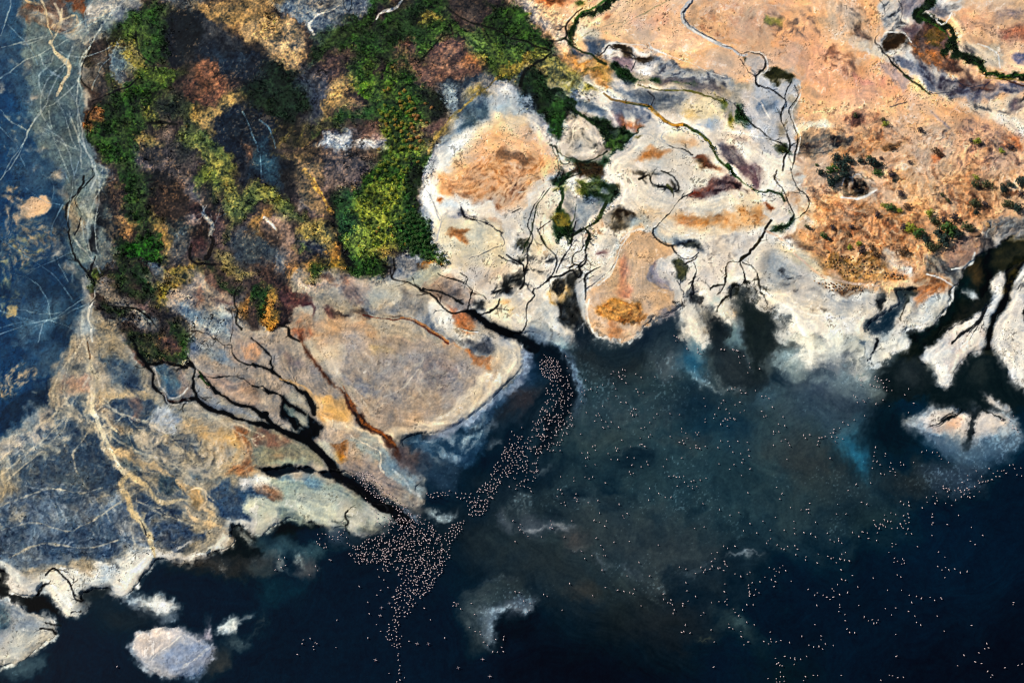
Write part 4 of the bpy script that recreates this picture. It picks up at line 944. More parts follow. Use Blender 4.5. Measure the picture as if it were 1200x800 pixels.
# dark creek right
P('1c1d18','1200 310 1140 320 1100 340 1060 370 1000 400 960 430 930 480 900 510 870 560 850 620 810 690 780 740 740 770 640 780 620 830 780 830 840 770 880 720 960 700 1000 650 1050 560 1100 480 1160 430 1260 380 1300 310',f=2.5,n=2,b=.05,we=1,h=-.3,w=.7)
P('0c1a1c','1000 390 1050 400 1060 480 1020 520 1000 450 960 520 900 560 880 640 820 720 800 720 860 620 880 540 940 480',f=3,n=2,b=.1)
P('5c4a2c','940 470 980 440 1010 450 1000 500 960 530 940 510',f=3,b=.5,bs=1)
P('3c3a26','1090 350 1160 330 1180 380 1120 440 1060 520 1060 440 1080 400',f=4,b=.4,bs=1)
P('2a2a22','900 620 1000 560 1040 580 1000 640 920 690 880 680',f=5,b=.3)
P('5c4a1c','1150 320 1240 300 1240 350 1170 350',f=3,b=.5,bs=1)
P('b5b8b0','912 560 940 540 945 570 920 582',f=1.2,n=1,w=0)
P('c5c6c0','956 560 975 545 998 555 975 580 960 575',f=1.2,n=1,w=0)
P('d5d2cc','1056 500 1080 490 1105 480 1110 530 1090 580 1080 620 1060 640 1050 590 1060 540',f=1.5,n=1.5,b=.05,w=0)
P('d5d1c9','1170 490 1260 440 1320 400 1320 870 1040 870 1045 800 1050 740 1080 680 1100 640 1130 600 1150 540',f=2,n=1.5,b=.1,w=0)
P('cdc9c2','830 830 800 790 840 720 920 700 980 670 1010 640 1030 640 1040 680 1030 760 1025 860 840 860',f=2,n=1.5,b=.1,w=0)
L('2a2c2a','1020 640 1000 690 950 730 890 770 860 810',(5,4,3,3,3),we=1)
L('2a2c2a','1015 660 985 720 940 790',(3,1.5,1))
L('35362f','930 700 890 710 830 740 800 770',(1.2,1.2))
P('14150e','1150 460 1180 400 1200 340 1230 340 1170 470 1140 540 1120 600 1090 630 1070 670 1055 720 1045 780 1040 820 1020 820 1035 740 1030 690 1050 660 1080 620 1100 560',f=1.5,n=1.8,b=.05,we=1)
P('17191a','1190 630 1210 620 1215 680 1190 680',f=1.5)
S('181a1c','1150 510 1230 480 1240 560 1160 580',bs=0,th=.3,f=2)
S('b9bcc0','1100 620 1300 500 1300 840 1060 840',bs=2,th=.7,f=5,o=.7)
# salt shelf
P('c4c1ba','-20 340 60 330 130 380 200 440 260 520 350 570 460 580 540 560 520 620 440 640 300 640 160 620 60 560 -20 480',f=5,b=.35,bs=2)
P('7f8284','180 520 260 560 340 580 440 590 520 560 400 600 280 590 200 560',f=4,b=.5,bs=1)
P('c8b898','40 340 140 360 220 440 260 490 180 470 80 400',f=5,b=.4,bs=1)
P('8a9092','-20 400 60 400 120 470 80 560 -20 540',f=6,b=.5,bs=1,o=.7)
P('ece6d8','-20 620 80 640 200 680 400 690 480 700 560 760 480 830 -40 830 -40 700',f=6,b=.2,bs=2)
P('ece4d2','20 660 140 720 220 760 200 800 80 800 20 740',f=6,b=.3)
L('e9e4da','-20 560 60 620 180 670 320 690 460 690',(2,3,3),b=.4)
S('15171a','40 440 170 460 160 540 80 560',bs=0,th=1.2,f=3)
S('15171a','150 600 300 620 290 650 170 640',bs=0,th=1.3,f=3)
L('15171a','85 495 98 490',(2,)); L('15171a','250 630 275 640',(2,)); L('15171a','55 520 65 530',(1.2,))
L('15171a','-10 600 20 630',(2.2,)); L('15171a','175 615 195 640',(1,))
P('e6e0d6','500 680 540 600 560 620 540 680 500 720',f=3,b=.3)
P('20262a','515 560 545 560 550 590 530 620 510 660 500 640 512 610',f=1.8,n=2.5,b=.15)
P('0f2231','590 570 610 560 650 565 690 560 660 600 640 650 610 690 580 740 555 800 540 850 470 850 495 780 480 720 510 690 560 650 590 610',f=2.2,n=2.5,b=.05,w=.9,we=1)
P('2c2f28','620 570 690 560 680 620 650 650 620 640',f=3,b=.5,bs=0)
L('1a1c1a','640 640 630 670 618 700',(4,3,2))
P('7f868a','660 620 700 600 690 680 660 680',f=4,b=.4,bs=1)
P('d9d4c8','590 700 620 680 700 700 740 740 680 780 600 770 560 790',f=3,b=.2)
L('eae6dc','640 760 700 730 760 720',(2,2),b=.3)
P('22303a','-60 640 20 660 60 700 110 740 100 770 40 780 -60 800',f=4,n=5,b=.35,bs=0)
P('20303c','230 770 270 760 300 800 240 830',f=3,b=.4,n=4)
P('8a9c9c','60 780 160 770 260 800 200 840 60 840',f=6,b=.4)
P('2a3a40','340 790 420 780 420 830 340 830',f=5,b=.5,bs=1)
# spring pool
P('15171b','360 20 385 15 400 45 440 35 460 60 450 90 430 110 380 105 355 80',f=1.6,n=1.5,b=.1,we=1,h=-.3)
L('d9dde0','370 15 352 60 362 90',(1.4,1.6)); L('cfd4d8','400 30 385 60 378 95',(2.4,1.6)); L('aeb49a','380 90 375 105',(2,))
L('e6e2da','345 118 400 130 450 122 480 108 505 95',(2,2.4,3,2.5),b=.2)
P('b0aaa8','470 50 500 45 495 80 475 75',f=1.5,b=.4)
P('3c3620','360 100 430 108 470 112 440 125 380 120',f=2,b=.3)

# ---- tile 0,2
Z(0,2)
S('b0997a','0 130 120 100 180 150 100 240 0 270',bs=0,th=.5,f=5)
P('0e2236','0 330 120 250 230 190 250 230 220 300 120 340 60 400 0 440',f=5,b=.3)
P('9a8d78','360 0 440 0 500 60 560 100 640 220 560 240 480 220 440 200 300 300 240 260 250 190 300 100',f=5,b=.45,bs=1)
P('a98870','300 140 420 160 440 240 360 240 290 200',f=5,b=.5,bs=1)
P('5a5c58','300 100 400 90 380 140 310 150',f=4,b=.5,bs=1)
P('3c4e5c','490 60 600 80 650 150 660 200 600 220 540 190 500 130',f=6,b=.4,bs=1)
P('24364a','570 180 630 165 660 195 640 225 590 220',f=4,b=.3)
P('40505c','330 250 410 240 420 320 360 310',f=4,b=.5,bs=1)
P('2c3e50','550 270 640 260 720 300 730 380 680 400 600 410 550 370 520 320',f=5,b=.45,bs=1)
P('8c6a58','600 260 630 270 630 340 600 340',f=4,b=.5,o=.6)
P('b9a078','480 225 560 235 660 230 700 260 560 255 480 300',f=3,b=.45,bs=1)
P('a58f72','460 260 500 330 560 400 620 440 700 480 640 530 560 520 500 440 460 360',f=4,b=.55,bs=1)
P('24384c','300 370 380 400 440 420 490 500 560 590 580 650 540 740 480 700 380 620 340 500',f=5,b=.35,bs=1)
P('3a4c58','500 430 680 450 700 500 600 510',f=5,b=.5,bs=1)
P('2a3d50','120 560 200 500 320 470 420 540 500 600 540 700 480 720 400 760 280 770 140 740 80 660',f=8,b=.35,bs=1)
P('46545a','240 590 420 600 480 660 420 700 280 680',f=8,b=.6,bs=1,o=.6)
P('6f7a7e','0 480 160 330 240 310 300 360 300 450 200 500 100 560 0 600',f=6,b=.5,bs=1)
P('99938a','0 470 120 420 200 330 250 320 240 400 120 480 20 540',f=5,b=.6,bs=0)
P('a59678','0 590 60 610 40 700 0 740',f=5,b=.6,bs=0)
P('8b8878','200 480 260 460 250 540 190 560',f=4,b=.6,bs=0,o=.8)
S('c2b49a','250 340 460 350 520 460 560 540 440 420 320 360',bs=0,th=.7,f=4)
S('c2b49a','0 440 200 330 300 430 100 560 0 620',bs=0,th=1.0,f=5)
# main pale trail
L('c3b394','400 -10 430 60 440 120 450 180 432 240 428 310 455 370 490 430 510 500 545 560 580 610 600 650',(3,4,6,7,9,9,8,8,9,9,10,9),n=1.8,b=.25,f=2)
L('d3c6a6','440 230 430 310 460 380 500 470 550 570 590 630',(4,5,4,4,4,4),n=1.2,b=.3)
L('5c4630','410 0 420 50 425 80',(2.5,2),b=.3)
L('c3b394','480 330 520 390 560 430',(2,1.5),b=.5)
L('c2a880','520 480 580 520 640 560 720 580 800 610 850 650 900 690 950 740 990 800',(6,7,8,7,7,8,9,9),n=1.5,b=.3,f=2)
L('c9b48c','600 620 660 660 710 700 730 740 790 755 850 740 900 750',(8,7,6,6,5,5),n=1.5,b=.3,f=2)
L('c9b48c','590 630 565 660 570 700 600 730 610 770 625 820',(8,8,8,8,7,7),n=1.5,b=.3,f=2)
P('2b3d48','730 620 790 605 830 620 860 680 840 720 790 745 740 720 715 670',f=3,b=.4,bs=1)
P('4a5a60','560 560 630 580 640 620 590 600',f=4,b=.5,bs=1)
P('a98a5e','860 660 960 690 970 750 900 760',f=3,b=.5,bs=1)
L('d8be94','880 700 950 690 970 740 940 780',(2.5,2.5),b=.4)
P('2a3c50','640 700 700 730 760 770 860 770 870 830 640 830',f=4,b=.4,bs=1)
P('2a4058','1000 680 1060 650 1200 690 1260 720 1260 800 1180 840 1040 840',f=4,b=.3,bs=1)
P('5f6c72','900 600 1000 600 1040 640 980 660 920 640',f=4,b=.5,bs=1)
P('44525e','820 440 940 460 960 500 880 520 830 490',f=5,b=.5,bs=1)
P('b79a70','800 380 960 380 1100 440 1210 500 1210 620 1100 620 980 560 900 530 960 480 900 440',f=6,b=.5,bs=1)
P('cda66c','960 430 1060 450 1130 500 1080 510 980 480',f=4,b=.55,bs=1)
P('8a5e3e','1080 420 1200 440 1200 580 1120 620 1060 590 1140 530',f=6,b=.6,bs=1)
P('b0a48e','620 440 740 420 860 530 1000 620 900 600 760 540',f=5,b=.6,bs=1)
S('d9c8a8','700 380 900 400 1140 520 1000 620 760 520',bs=0,th=.8,f=6)
S('3c4652','700 400 920 420 1000 500 980 600 760 540',bs=1,th=.8,f=6)
P('9aa4ac','720 330 800 320 860 400 800 440 720 400',f=5,b=.6,bs=0)
P('d9d6d0','1110 660 1200 640 1300 640 1300 700 1180 690',f=3,b=.5,bs=1)
# islands between black channels
P('5e3f34','640 0 800 -40 900 0 880 90 820 100 720 80 680 110 620 60',f=2,b=.5,bs=1)
P('29391c','600 -40 700 -30 740 20 800 40 860 20 880 70 840 100 740 60 690 90 640 60',v=.9,f=2.5,b=.5,bs=1,r=.8)
P('2c4c1c','820 -20 880 -20 900 60 890 120 860 70 830 30',v=1,f=2,b=.25)
P('3d5a6c','725 115 780 105 840 130 860 190 850 250 800 265 760 230 735 170',f=3,b=.35,bs=1)
L('b9b6ae','725 120 740 170 760 220 800 262 850 255 880 220',(2,2,1.6),b=.35)
P('8f7f72','800 110 870 110 900 180 900 250 860 270 850 180',f=3,b=.4,bs=1)
P('a08672','920 120 1000 150 1100 160 1210 180 1210 330 1100 290 1020 240 960 200',f=3,b=.3,bs=1)
P('7f8488','930 200 990 230 1060 290 1200 340 1210 370 1100 340 980 300 920 250',f=3,b=.35,bs=1)
P('b39a84','1000 200 1100 230 1180 240 1210 270 1120 280 1040 250',f=4,b=.4,bs=1)
for s,w in [('620 -10 650 60 690 110 720 150 715 200 750 240 800 285 860 280 910 265',(3,4,4,4,5,3,4,4,5)),('690 110 740 100 830 110 880 120',(3,2,3)),('880 80 910 120 900 180 920 260 980 310 1060 340 1140 370 1200 385 1260 400',(3,4,4,5,5.5,4.5,5,5,5)),
  ('880 100 930 140 980 200 1030 250 1100 290 1200 320 1260 340',(4,3.5,3,3.5,4,4.5)),('920 160 1000 170 1080 165 1150 185 1200 215 1260 240',(1.5,2.4,2.4,2.6,3,3.2))]:
    L('0b0d0e',s,w,n=.9,b=.03,we=1,h=-.4,jit=1.6)
L('2c4a1a','930 140 950 180 980 205',(4,3),v=1)
L('4a2a20','760 240 800 275 870 275 900 265',(1,1))
L('dcd4c6','770 250 800 292 880 286',(1,1.2),b=.4)
L('e6d4c4','1110 305 1130 312',(2,))
P('7b8890','890 -20 1000 -20 1060 20 1080 80 1000 60 920 40',f=4,b=.45,bs=1)
P('9c8878','1080 10 1200 -20 1200 120 1140 90 1100 60',f=4,b=.35,bs=1)
P('b58a66','1150 20 1210 0 1210 80 1170 70',f=4,b=.4,bs=1)
L('121212','1010 -10 1040 15 1080 15 1090 60 1130 95 1200 120',(1.2,1.4,1.4,2,2.4))
P('4a6078','900 20 960 20 960 60 910 60',f=4,b=.5,bs=1)
# ---- tile 1,2
Z(1,2)
P('a89684','280 0 500 -40 880 0 1000 40 1100 110 1150 150 1080 240 960 340 860 400 720 440 620 440 540 380 480 290 420 190 330 100',f=4,b=.25,bs=2)
P('c9bca4','260 40 380 20 420 80 400 150 330 110',f=5,b=.5,bs=1)
P('8f8a88','600 60 900 30 1040 120 960 240 800 220 640 160',f=14,b=.5,bs=2,o=.7)
P('7d6d68','800 80 960 120 900 200 780 160',f=10,b=.6,bs=1,o=.6)
P('737780','430 170 540 180 600 220 520 240 440 210',f=5,b=.5,bs=1)
P('a4906e','540 10 640 20 660 60 560 60',f=5,b=.5,bs=1)
P('cdbda6','620 440 720 400 860 330 960 270 1060 180 1140 140 1150 160 1060 260 960 340 840 410 700 450',f=3,b=.2)
P('d8cab2','880 320 1000 240 1060 170 1120 150 1080 230 980 320 900 370',f=3,b=.3)
P('b59e88','600 300 740 320 860 320 800 370 680 400 600 390',f=8,b=.4,bs=1)
L('c4b8a8','600 260 700 210 760 130 790 70',(1.2,1),b=.5,o=.7)
L('b5a48c','780 370 900 330',(1,),b=.5); L('d6ccbc','430 210 480 240 520 300',(1.2,),b=.5,o=.6)
S('4a4648','660 190 720 200 710 290 660 290',bs=0,th=1.8,f=3)
S('786e68','300 40 900 40 1080 160 800 380 520 340',bs=1,th=1.2,f=10,o=.5)
S('d0c4b0','300 40 900 40 1080 160 800 380 520 340',bs=1,th=1.2,f=10,o=.5,seed=3)
P('b87a4a','880 0 960 10 1060 60 1150 100 1190 100 1160 135 1100 110 1040 70 960 30',f=2.5,b=.3,bs=1)
P('3c3f46','960 -20 1100 -20 1140 30 1100 50 1020 20',f=3,b=.3)
P('c9c2b8','1100 -20 1260 -20 1250 100 1190 100 1150 60',f=4,b=.3,bs=1)
P('7f7a80','850 410 940 360 1010 300 1070 240 1140 160 1230 60 1280 40 1260 120 1180 180 1130 240 1060 290 980 360 900 430',f=3,b=.4,bs=1,w=0)
P('2c4a66','900 430 980 370 1060 300 1120 250 1200 170 1300 110 1300 200 1180 300 1080 400 960 440',f=5,b=.4,bs=1,w=.6)
L('93a3b0','1140 250 1090 270 1060 320 980 380 920 430',(2,3,4,3),b=.5,n=1.6)
P('24445f','680 460 760 440 900 430 1000 420 1080 440 1060 520 1000 590 900 560 800 540 720 500',f=5,b=.4,bs=1,w=.6)
S('a9b8bc','680 450 800 450 960 440 1060 330 1080 440 960 560 800 560',bs=1,th=.8,f=5)
L('c9cfcc','800 545 840 560 890 562',(2,2),b=.4)
L('c2ccd0','740 440 830 470 900 440 920 480',(1.4,1.4),b=.5)
P('0c141c','720 438 780 430 880 432 920 438 860 445 760 455',f=1.5,n=1.5,b=.1)
P('1d2a36','1100 350 1200 310 1300 300 1300 400 1140 410',f=8,b=.4,bs=1)
P('2a2526','1130 330 1200 300 1200 350 1140 360',f=6,b=.4,o=.8)
L('8c97a0','1090 370 1110 395 1125 395',(1.4,),b=.4); L('9aa4a8','1090 478 1120 475',(1.4,),b=.4)
# orange fan
P('c69a62','120 170 200 200 260 240 330 250 420 250 460 330 460 380 400 370 340 400 300 380 280 300 220 230',f=4,b=.35,bs=1)
P('dcae6c','280 260 380 270 440 330 460 370 380 340 310 310',f=4,b=.45,bs=1)
P('8c8074','100 80 200 60 280 110 360 200 400 250 300 240 200 190 120 150',f=4,b=.4,bs=1)
P('6e6464','120 40 220 80 300 110 290 130 180 110',f=4,b=.5,bs=1)
P('d9c6a8','330 360 420 380 480 400 540 420 600 440 640 470 600 500 520 440 420 440 340 420',f=4,b=.4,bs=1)
P('b09a82','340 400 480 440 560 480 580 560 640 640 560 640 420 590 380 540 340 470',f=5,b=.35,bs=1)
P('8d948e','430 470 520 450 580 480 620 540 560 560 480 520',f=5,b=.5,bs=1)
P('8c7c70','400 550 520 580 640 640 700 720 640 720 560 680 440 620',f=6,b=.5,bs=1)
L('cfc4b0','440 440 480 465 540 490 580 520 585 580 600 610',(1.2,1.2,1.6,1.8,1.2),b=.4)
P('7f8f92','600 540 700 570 760 640 800 700 760 740 700 730 640 640 600 600',f=6,b=.45,bs=1)
L('b9c0c0','640 600 690 640 720 690 770 720',(3,4,4),b=.5,o=.7)
P('4c4142','640 500 700 500 760 530 800 560 780 600 720 590 660 560',f=6,b=.3,bs=1,w=.5)
P('24384a','780 560 900 570 960 600 920 700 840 720 780 650',f=8,b=.4,bs=1,w=.8)
L('4a2a1c','210 -10 250 50 300 110 340 160 390 210 430 270 460 330 490 380 520 400 580 430 630 480 660 530',(3,3,4,4,5,5,6,9,7,5,5,4),n=1.2,b=.2,we=.4)
L('8a5228','400 200 440 270 480 350 520 390 600 440 650 490',(2,3,4,3,3,2),b=.5,n=1)
P('2c1a14','460 330 500 340 510 400 490 410 460 370',f=2,b=.2)
P('8a5a30','350 500 400 490 430 500 400 530 360 510',f=4,b=.5,bs=1)
P('a8722e','365 540 390 535 395 555 370 560',f=2)
# black channels
for s,w in [('-20 -20 30 30 60 70 75 120 80 140 120 180 180 210 230 240 260 280 270 330',(2,1.6,1.6,3,5,4,4,5,5.5,6)),('-20 110 20 115 60 130',(2,2,3)),('-20 205 40 220 100 250 150 290 180 310 230 340',(5,5,4.5,4,3,3)),
  ('-20 320 40 350 90 400 150 430 210 460 250 470 300 520 340 560 360 600 380 620 420 650 480 690 560 750 640 800 700 840',(5,5,5,6,7,8,8,9,11,12,11,11,12,13,14)),('-20 380 40 385 90 410 150 430',(4,4,4,5))]:
    L('070a0e',s,w,n=.9,b=.02,we=1,h=-.4,jit=1.6)
P('0a1014','130 240 145 265 160 300 190 320 240 345 280 380 305 400 300 420 260 450 230 460 180 430 150 400 130 350 120 280',f=2,n=2.5,b=.1,we=1,h=-.3)
P('6c7a70','150 290 180 330 170 360 150 340',f=2,b=.3)
P('8d8c7c','195 345 225 350 235 380 205 390 190 370',f=2,b=.3)
P('a09884','140 240 200 240 240 270 255 320 230 330 180 300 150 270',f=3,b=.3,bs=1)
L('a9a898','160 400 180 425 200 425',(1.6,1.2))
S('070a0e','270 370 310 380 300 430 250 450',bs=0,th=-.2,f=1.5)
L('caa06a','110 180 170 190 230 215 280 270',(2.2,3,3),b=.3)
P('0a1018','8 590 40 592 90 582 160 578 240 585 300 600 360 610 400 630 400 650 330 630 240 610 160 620 100 635 70 640 40 620',f=1.6,n=1.8,b=.03,we=1,h=-.4,w=.9)
P('7c7a66','-20 390 100 420 200 470 270 510 330 580 300 595 200 575 60 580 0 590 -40 520',f=4,b=.3,bs=1)
P('6c5044','0 410 80 430 160 470 120 490 40 480 -20 470',f=5,b=.4,bs=1)
P('8a9482','60 550 180 540 260 570 160 572 60 580',f=3,b=.4,bs=1)
P('a98a6a','80 510 110 520 100 540 85 535',f=2)
P('b7b49c','300 480 330 500 370 560 360 590 310 520',f=3,b=.4,bs=1)
P('8f9a8a','20 640 120 640 220 625 330 650 420 680 500 740 540 800 560 860 440 860 200 860 0 830 60 740 120 720',f=4,b=.2,bs=1)
P('5f7a86','80 640 160 622 240 622 330 650 300 680 180 660',f=4,b=.4,bs=1)
P('7a6250','20 680 100 700 120 740 90 770 40 740',f=4,b=.45,bs=1)
P('27425c','-40 710 30 740 50 780 20 800 -40 800',f=3,b=.3)
P('cfcbc0','0 625 60 640 50 670 0 665',f=3,b=.4)
P('b0b4a4','200 700 380 700 460 760 380 820 200 800',f=8,b=.4,bs=1)
# ---- tile 2,2 (deposits in the lake)
Z(2,2)
P('d8c8ae','-60 20 30 50 55 100 30 140 -20 170 -80 120',f=3,b=.2,w=0)
P('8fa2b0','20 40 66 70 60 130 10 180 -40 190 40 120',f=4,b=.4,bs=1)
P('24385a','0 180 40 150 60 110 90 90 140 80 130 110 100 160 40 210',f=5,b=.4,bs=1)
P('2d2a2e','-20 230 60 220 140 230 130 280 90 330 40 340 -20 300',f=7,b=.3,bs=1)
P('1a3144','60 100 130 90 160 130 140 200 60 200 30 180',f=6,b=.4,o=.8)
P('0a1520','20 -10 80 10 160 50 210 80 240 100 240 180 210 240 180 290 130 330 90 380 40 460 -40 520 -60 480 20 420 80 350 130 280 150 200 140 130 90 70 30 20',f=5,n=2,b=.1)
P('3d4d62','170 60 220 80 250 120 270 180 290 250 300 330 280 360 270 280 250 200 220 110',f=4,b=.4,bs=1)
L('5c6f82','200 80 235 115 250 170 265 230',(3,3,2),b=.5,f=2)
P('8fb0b4','180 10 230 -10 270 20 260 40 230 45 200 30',f=3,b=.3,w=.3)
P('b9c2b8','200 -10 250 0 230 25 200 20',f=3,b=.4)
P('8f9a94','370 10 420 0 480 -10 560 -30 540 5 460 15 400 25',f=3,b=.5,bs=1)
P('1e2022','280 50 400 30 600 20 640 80 560 160 420 140 300 110',f=14,b=.4,bs=3)
P('40474a','640 40 700 20 780 40 830 90 820 150 760 170 680 130 640 100',f=6,n=4,b=.5,bs=0)
P('20506c','790 10 870 30 900 80 890 150 850 180 810 130 780 60',f=6,n=4,b=.35,bs=1)
P('8c9aa0','830 0 900 -10 940 20 880 40',f=4,b=.6,bs=0)
P('2e393b','890 60 960 40 1040 60 1100 110 1120 180 1060 210 980 210 920 190 890 140',f=6,n=4,b=.45,bs=0)
P('9fb0b0','830 170 880 155 920 180 900 195 850 190',f=3,n=3,b=.5,bs=0)
L('a0a596','930 200 1000 215 1080 210 1110 195',(3,3,2),n=2,b=.6,bs=0)
P('5c6a68','1080 -20 1200 -20 1240 100 1200 180 1120 180 1080 100',f=6,n=4,b=.5,bs=0)
P('38505c','1120 200 1200 200 1260 250 1200 330 1120 280',f=8,n=4,b=.5,bs=0)
S('8b9494','640 20 780 30 830 150 680 130',bs=0,th=1.,f=6)
S('9aa09a','880 60 1100 80 1110 200 940 200',bs=0,th=1.1,f=6)
S('b0b8b4','1080 0 1200 0 1200 160 1100 140',bs=0,th=.8,f=6)
P('2b3c44','280 280 480 260 560 320 700 300 760 340 640 380 460 420 320 400',f=16,n=6,b=.5,bs=2,o=.8)
P('33403f','200 460 400 440 560 420 600 460 500 510 380 520 240 500',f=16,n=6,b=.6,bs=2,o=.6)
P('0c1a26','460 540 520 510 600 500 680 510 640 580 560 600 480 570',f=8,n=3,b=.2,o=.9)
L('4c5b5e','500 510 550 495 600 495 640 500',(1.4,1.4),b=.5)
P('3a3a36','800 440 900 430 920 490 820 500',f=9,n=5,b=.5,bs=1,o=.7)
P('0b1c2c','800 230 900 200 960 280 900 360 800 330',f=16,n=5,b=.3,o=.8)
P('0a2438','860 380 1100 330 1100 440 900 440',f=16,n=5,b=.4,bs=3,o=.8)
L('6f7f86','95 610 130 615 155 640',(2.4,3,1.5),b=.5,n=1.4)
S('6f7c7e','-20 700 60 700 90 800 0 820',bs=0,th=.5,f=6)
S('5c6a6e','270 740 420 720 420 800 280 800',bs=0,th=1.0,f=6)
S('3c464a','300 250 800 250 800 480 200 480',bs=1,th=.9,f=14,o=.5)
# ---- tile 3,2
Z(3,2)
P('d9d8c8','-20 -20 480 -20 520 40 500 100 440 180 400 190 340 160 310 120 240 120 140 125 70 150 20 110 -20 80',f=4,n=3,b=.25,bs=1,w=.2)
P('e6e0cc','120 10 220 0 300 40 260 90 160 80',f=6,b=.3)
P('22303a','-60 10 40 20 100 40 60 70 -20 80',f=4,n=5,b=.4,bs=0)
P('1c2a30','0 60 80 70 70 130 0 140',f=7,n=4,b=.5,bs=0)
S('20282a','370 40 470 40 480 140 400 180 380 100',bs=1,th=.4,f=4)
L('20262a','515 0 500 40 480 70 470 90',(3,2,2),n=1)
S('f0eee4','140 40 440 40 480 160 340 150 100 110',bs=0,th=.9,f=5)
P('40565e','500 120 560 60 640 40 640 80 560 130 510 170',f=4,b=.5,bs=1)
P('14181b','500 140 560 90 640 60 660 20 640 -40 700 -40 700 30 740 80 780 130 790 190 760 240 720 280 640 310 560 300 480 240 460 200',f=4,n=3,b=.1,w=1)
P('3c4444','620 90 680 60 740 110 700 160 640 150',f=7,b=.6,bs=1,o=.7)
P('d4d2c8','700 20 760 -20 1040 -20 1050 20 960 60 900 140 860 200 790 220 780 160 760 110 720 70',f=3,n=2.5,b=.2,bs=1,w=0)
P('7fa0a8','700 30 760 60 790 140 800 220 770 160 730 90',f=4,b=.4,bs=1)
P('8d7d78','770 100 860 60 900 20 940 60 860 130 800 150',f=5,b=.5,bs=1)
P('8fb0bc','820 150 900 100 960 60 900 170 860 200',f=4,b=.4,bs=1,o=.8)
S('3c4446','760 0 900 0 900 60 780 90',bs=1,th=.7,f=4)
P('d6d4cc','1050 0 1260 -20 1320 -20 1320 270 1200 230 1140 200 1110 160 1110 90 1080 50',f=3,n=2,b=.2,bs=1,w=0)
P('3f88a0','1040 0 1070 30 1110 60 1150 70 1150 110 1100 100 1060 50',f=4,b=.3,o=.8)
P('0e171b','1010 30 1040 -10 1070 40 1110 70 1115 160 1150 210 1200 240 1300 280 1300 330 1180 330 1100 340 1040 320 990 320 940 330 900 310 820 300 740 270 780 225 850 215 870 170 920 100 940 60',f=3,n=2,b=.03,w=1)
P('252e2e','960 150 1000 130 1020 160 990 180',f=4,o=.6)
L('12181a','1030 10 1035 -20 1040 -60',(5,3,2.5),w=1)
P('a2a8a4','660 380 700 350 760 320 860 310 930 320 1000 315 1080 340 1120 370 1090 410 1020 440 940 440 840 450 780 440 720 430 680 410',f=5,n=2.5,b=.25,bs=1,w=.3)
P('e9e0d2','720 340 800 312 900 318 950 340 940 380 920 420 860 400 780 410',f=4,n=2,b=.15,w=0)
P('c9a088','860 350 930 330 940 370 860 390',f=4,b=.4,bs=1)
P('e9e2d6','975 330 1010 315 1080 345 1100 370 1060 410 1000 435 945 440 940 410 970 370',f=3,n=2,b=.12,w=0)
P('9a8a88','1000 400 1060 390 1040 430 980 430',f=4,b=.5,bs=1)
P('b9b6b0','1015 250 1050 260 1100 290 1150 325 1130 335 1080 310 1030 290',f=2.5,n=1.8,b=.2,w=0)
P('909a98','1060 230 1110 235 1105 250 1065 245',f=2.5,b=.4)
P('0d161a','900 300 930 310 945 345 970 340 1000 310 1030 300 1000 330 970 360 965 390 940 430 935 460 905 460 925 410 940 370 945 350 920 320',f=1.8,n=1.5,b=.03,w=1)
for s,w in [('910 318 860 350 800 380 760 400',(3,4,2.5,1)),('880 315 840 345 800 370',(2,2.5,1)),('760 290 820 300 900 305',(3,3,5)),('1030 300 1080 320 1140 350',(5,5,4))]:
    L('14191b',s,w,n=.8,b=.05,w=1)
P('40586c','720 440 860 450 1000 440 1090 410 1180 420 1190 480 1120 540 1000 580 920 600 860 560 800 500',f=7,n=4,b=.45,bs=1)
P('2c5570','850 490 940 500 1020 520 960 550 880 530',f=6,n=3,b=.4,bs=1)
S('7f929c','700 420 860 450 1100 420 1120 500 940 560 800 500',bs=1,th=.7,f=6)
P('33495c','440 -0 440 0 441 1',f=1)
P('1e2a3c','180 130 320 120 400 200 420 280 360 340 240 320 140 240 100 180',f=14,n=5,b=.4,bs=2)
P('4a565c','80 150 240 120 260 180 180 260 110 230',f=12,n=5,b=.5,bs=1,o=.8)
P('3a4a5e','240 150 420 200 400 300 300 330 200 290',f=12,n=5,b=.5,bs=2,o=.8)
P('1d6484','320 480 380 390 410 380 400 430 440 480 460 540 470 600 440 620 380 560',f=8,n=4,b=.3,bs=1)
P('4a8498','340 420 400 370 440 355 400 410 370 440',f=5,n=3,b=.4,bs=1,o=.8)
P('2d6880','320 460 420 440 430 520 400 540 330 500',f=8,n=4,b=.4,o=.6)
P('2a4454','110 220 220 280 300 330 340 400 240 400 140 320',f=12,n=5,b=.5,bs=2,o=.8)
P('0a151e','430 360 520 310 640 320 660 380 720 440 740 500 640 560 520 540 460 480 420 440',f=12,n=4,b=.15)
P('292e30','40 500 200 460 340 540 380 640 240 680 100 620',f=18,n=6,b=.5,bs=2,o=.8)
P('2c2e2c','560 640 760 560 900 600 1000 640 840 700 660 720',f=14,n=5,b=.5,bs=2,o=.8)
P('33465a','760 590 900 610 1000 630 940 670 820 670',f=8,n=4,b=.5,bs=1,o=.8)
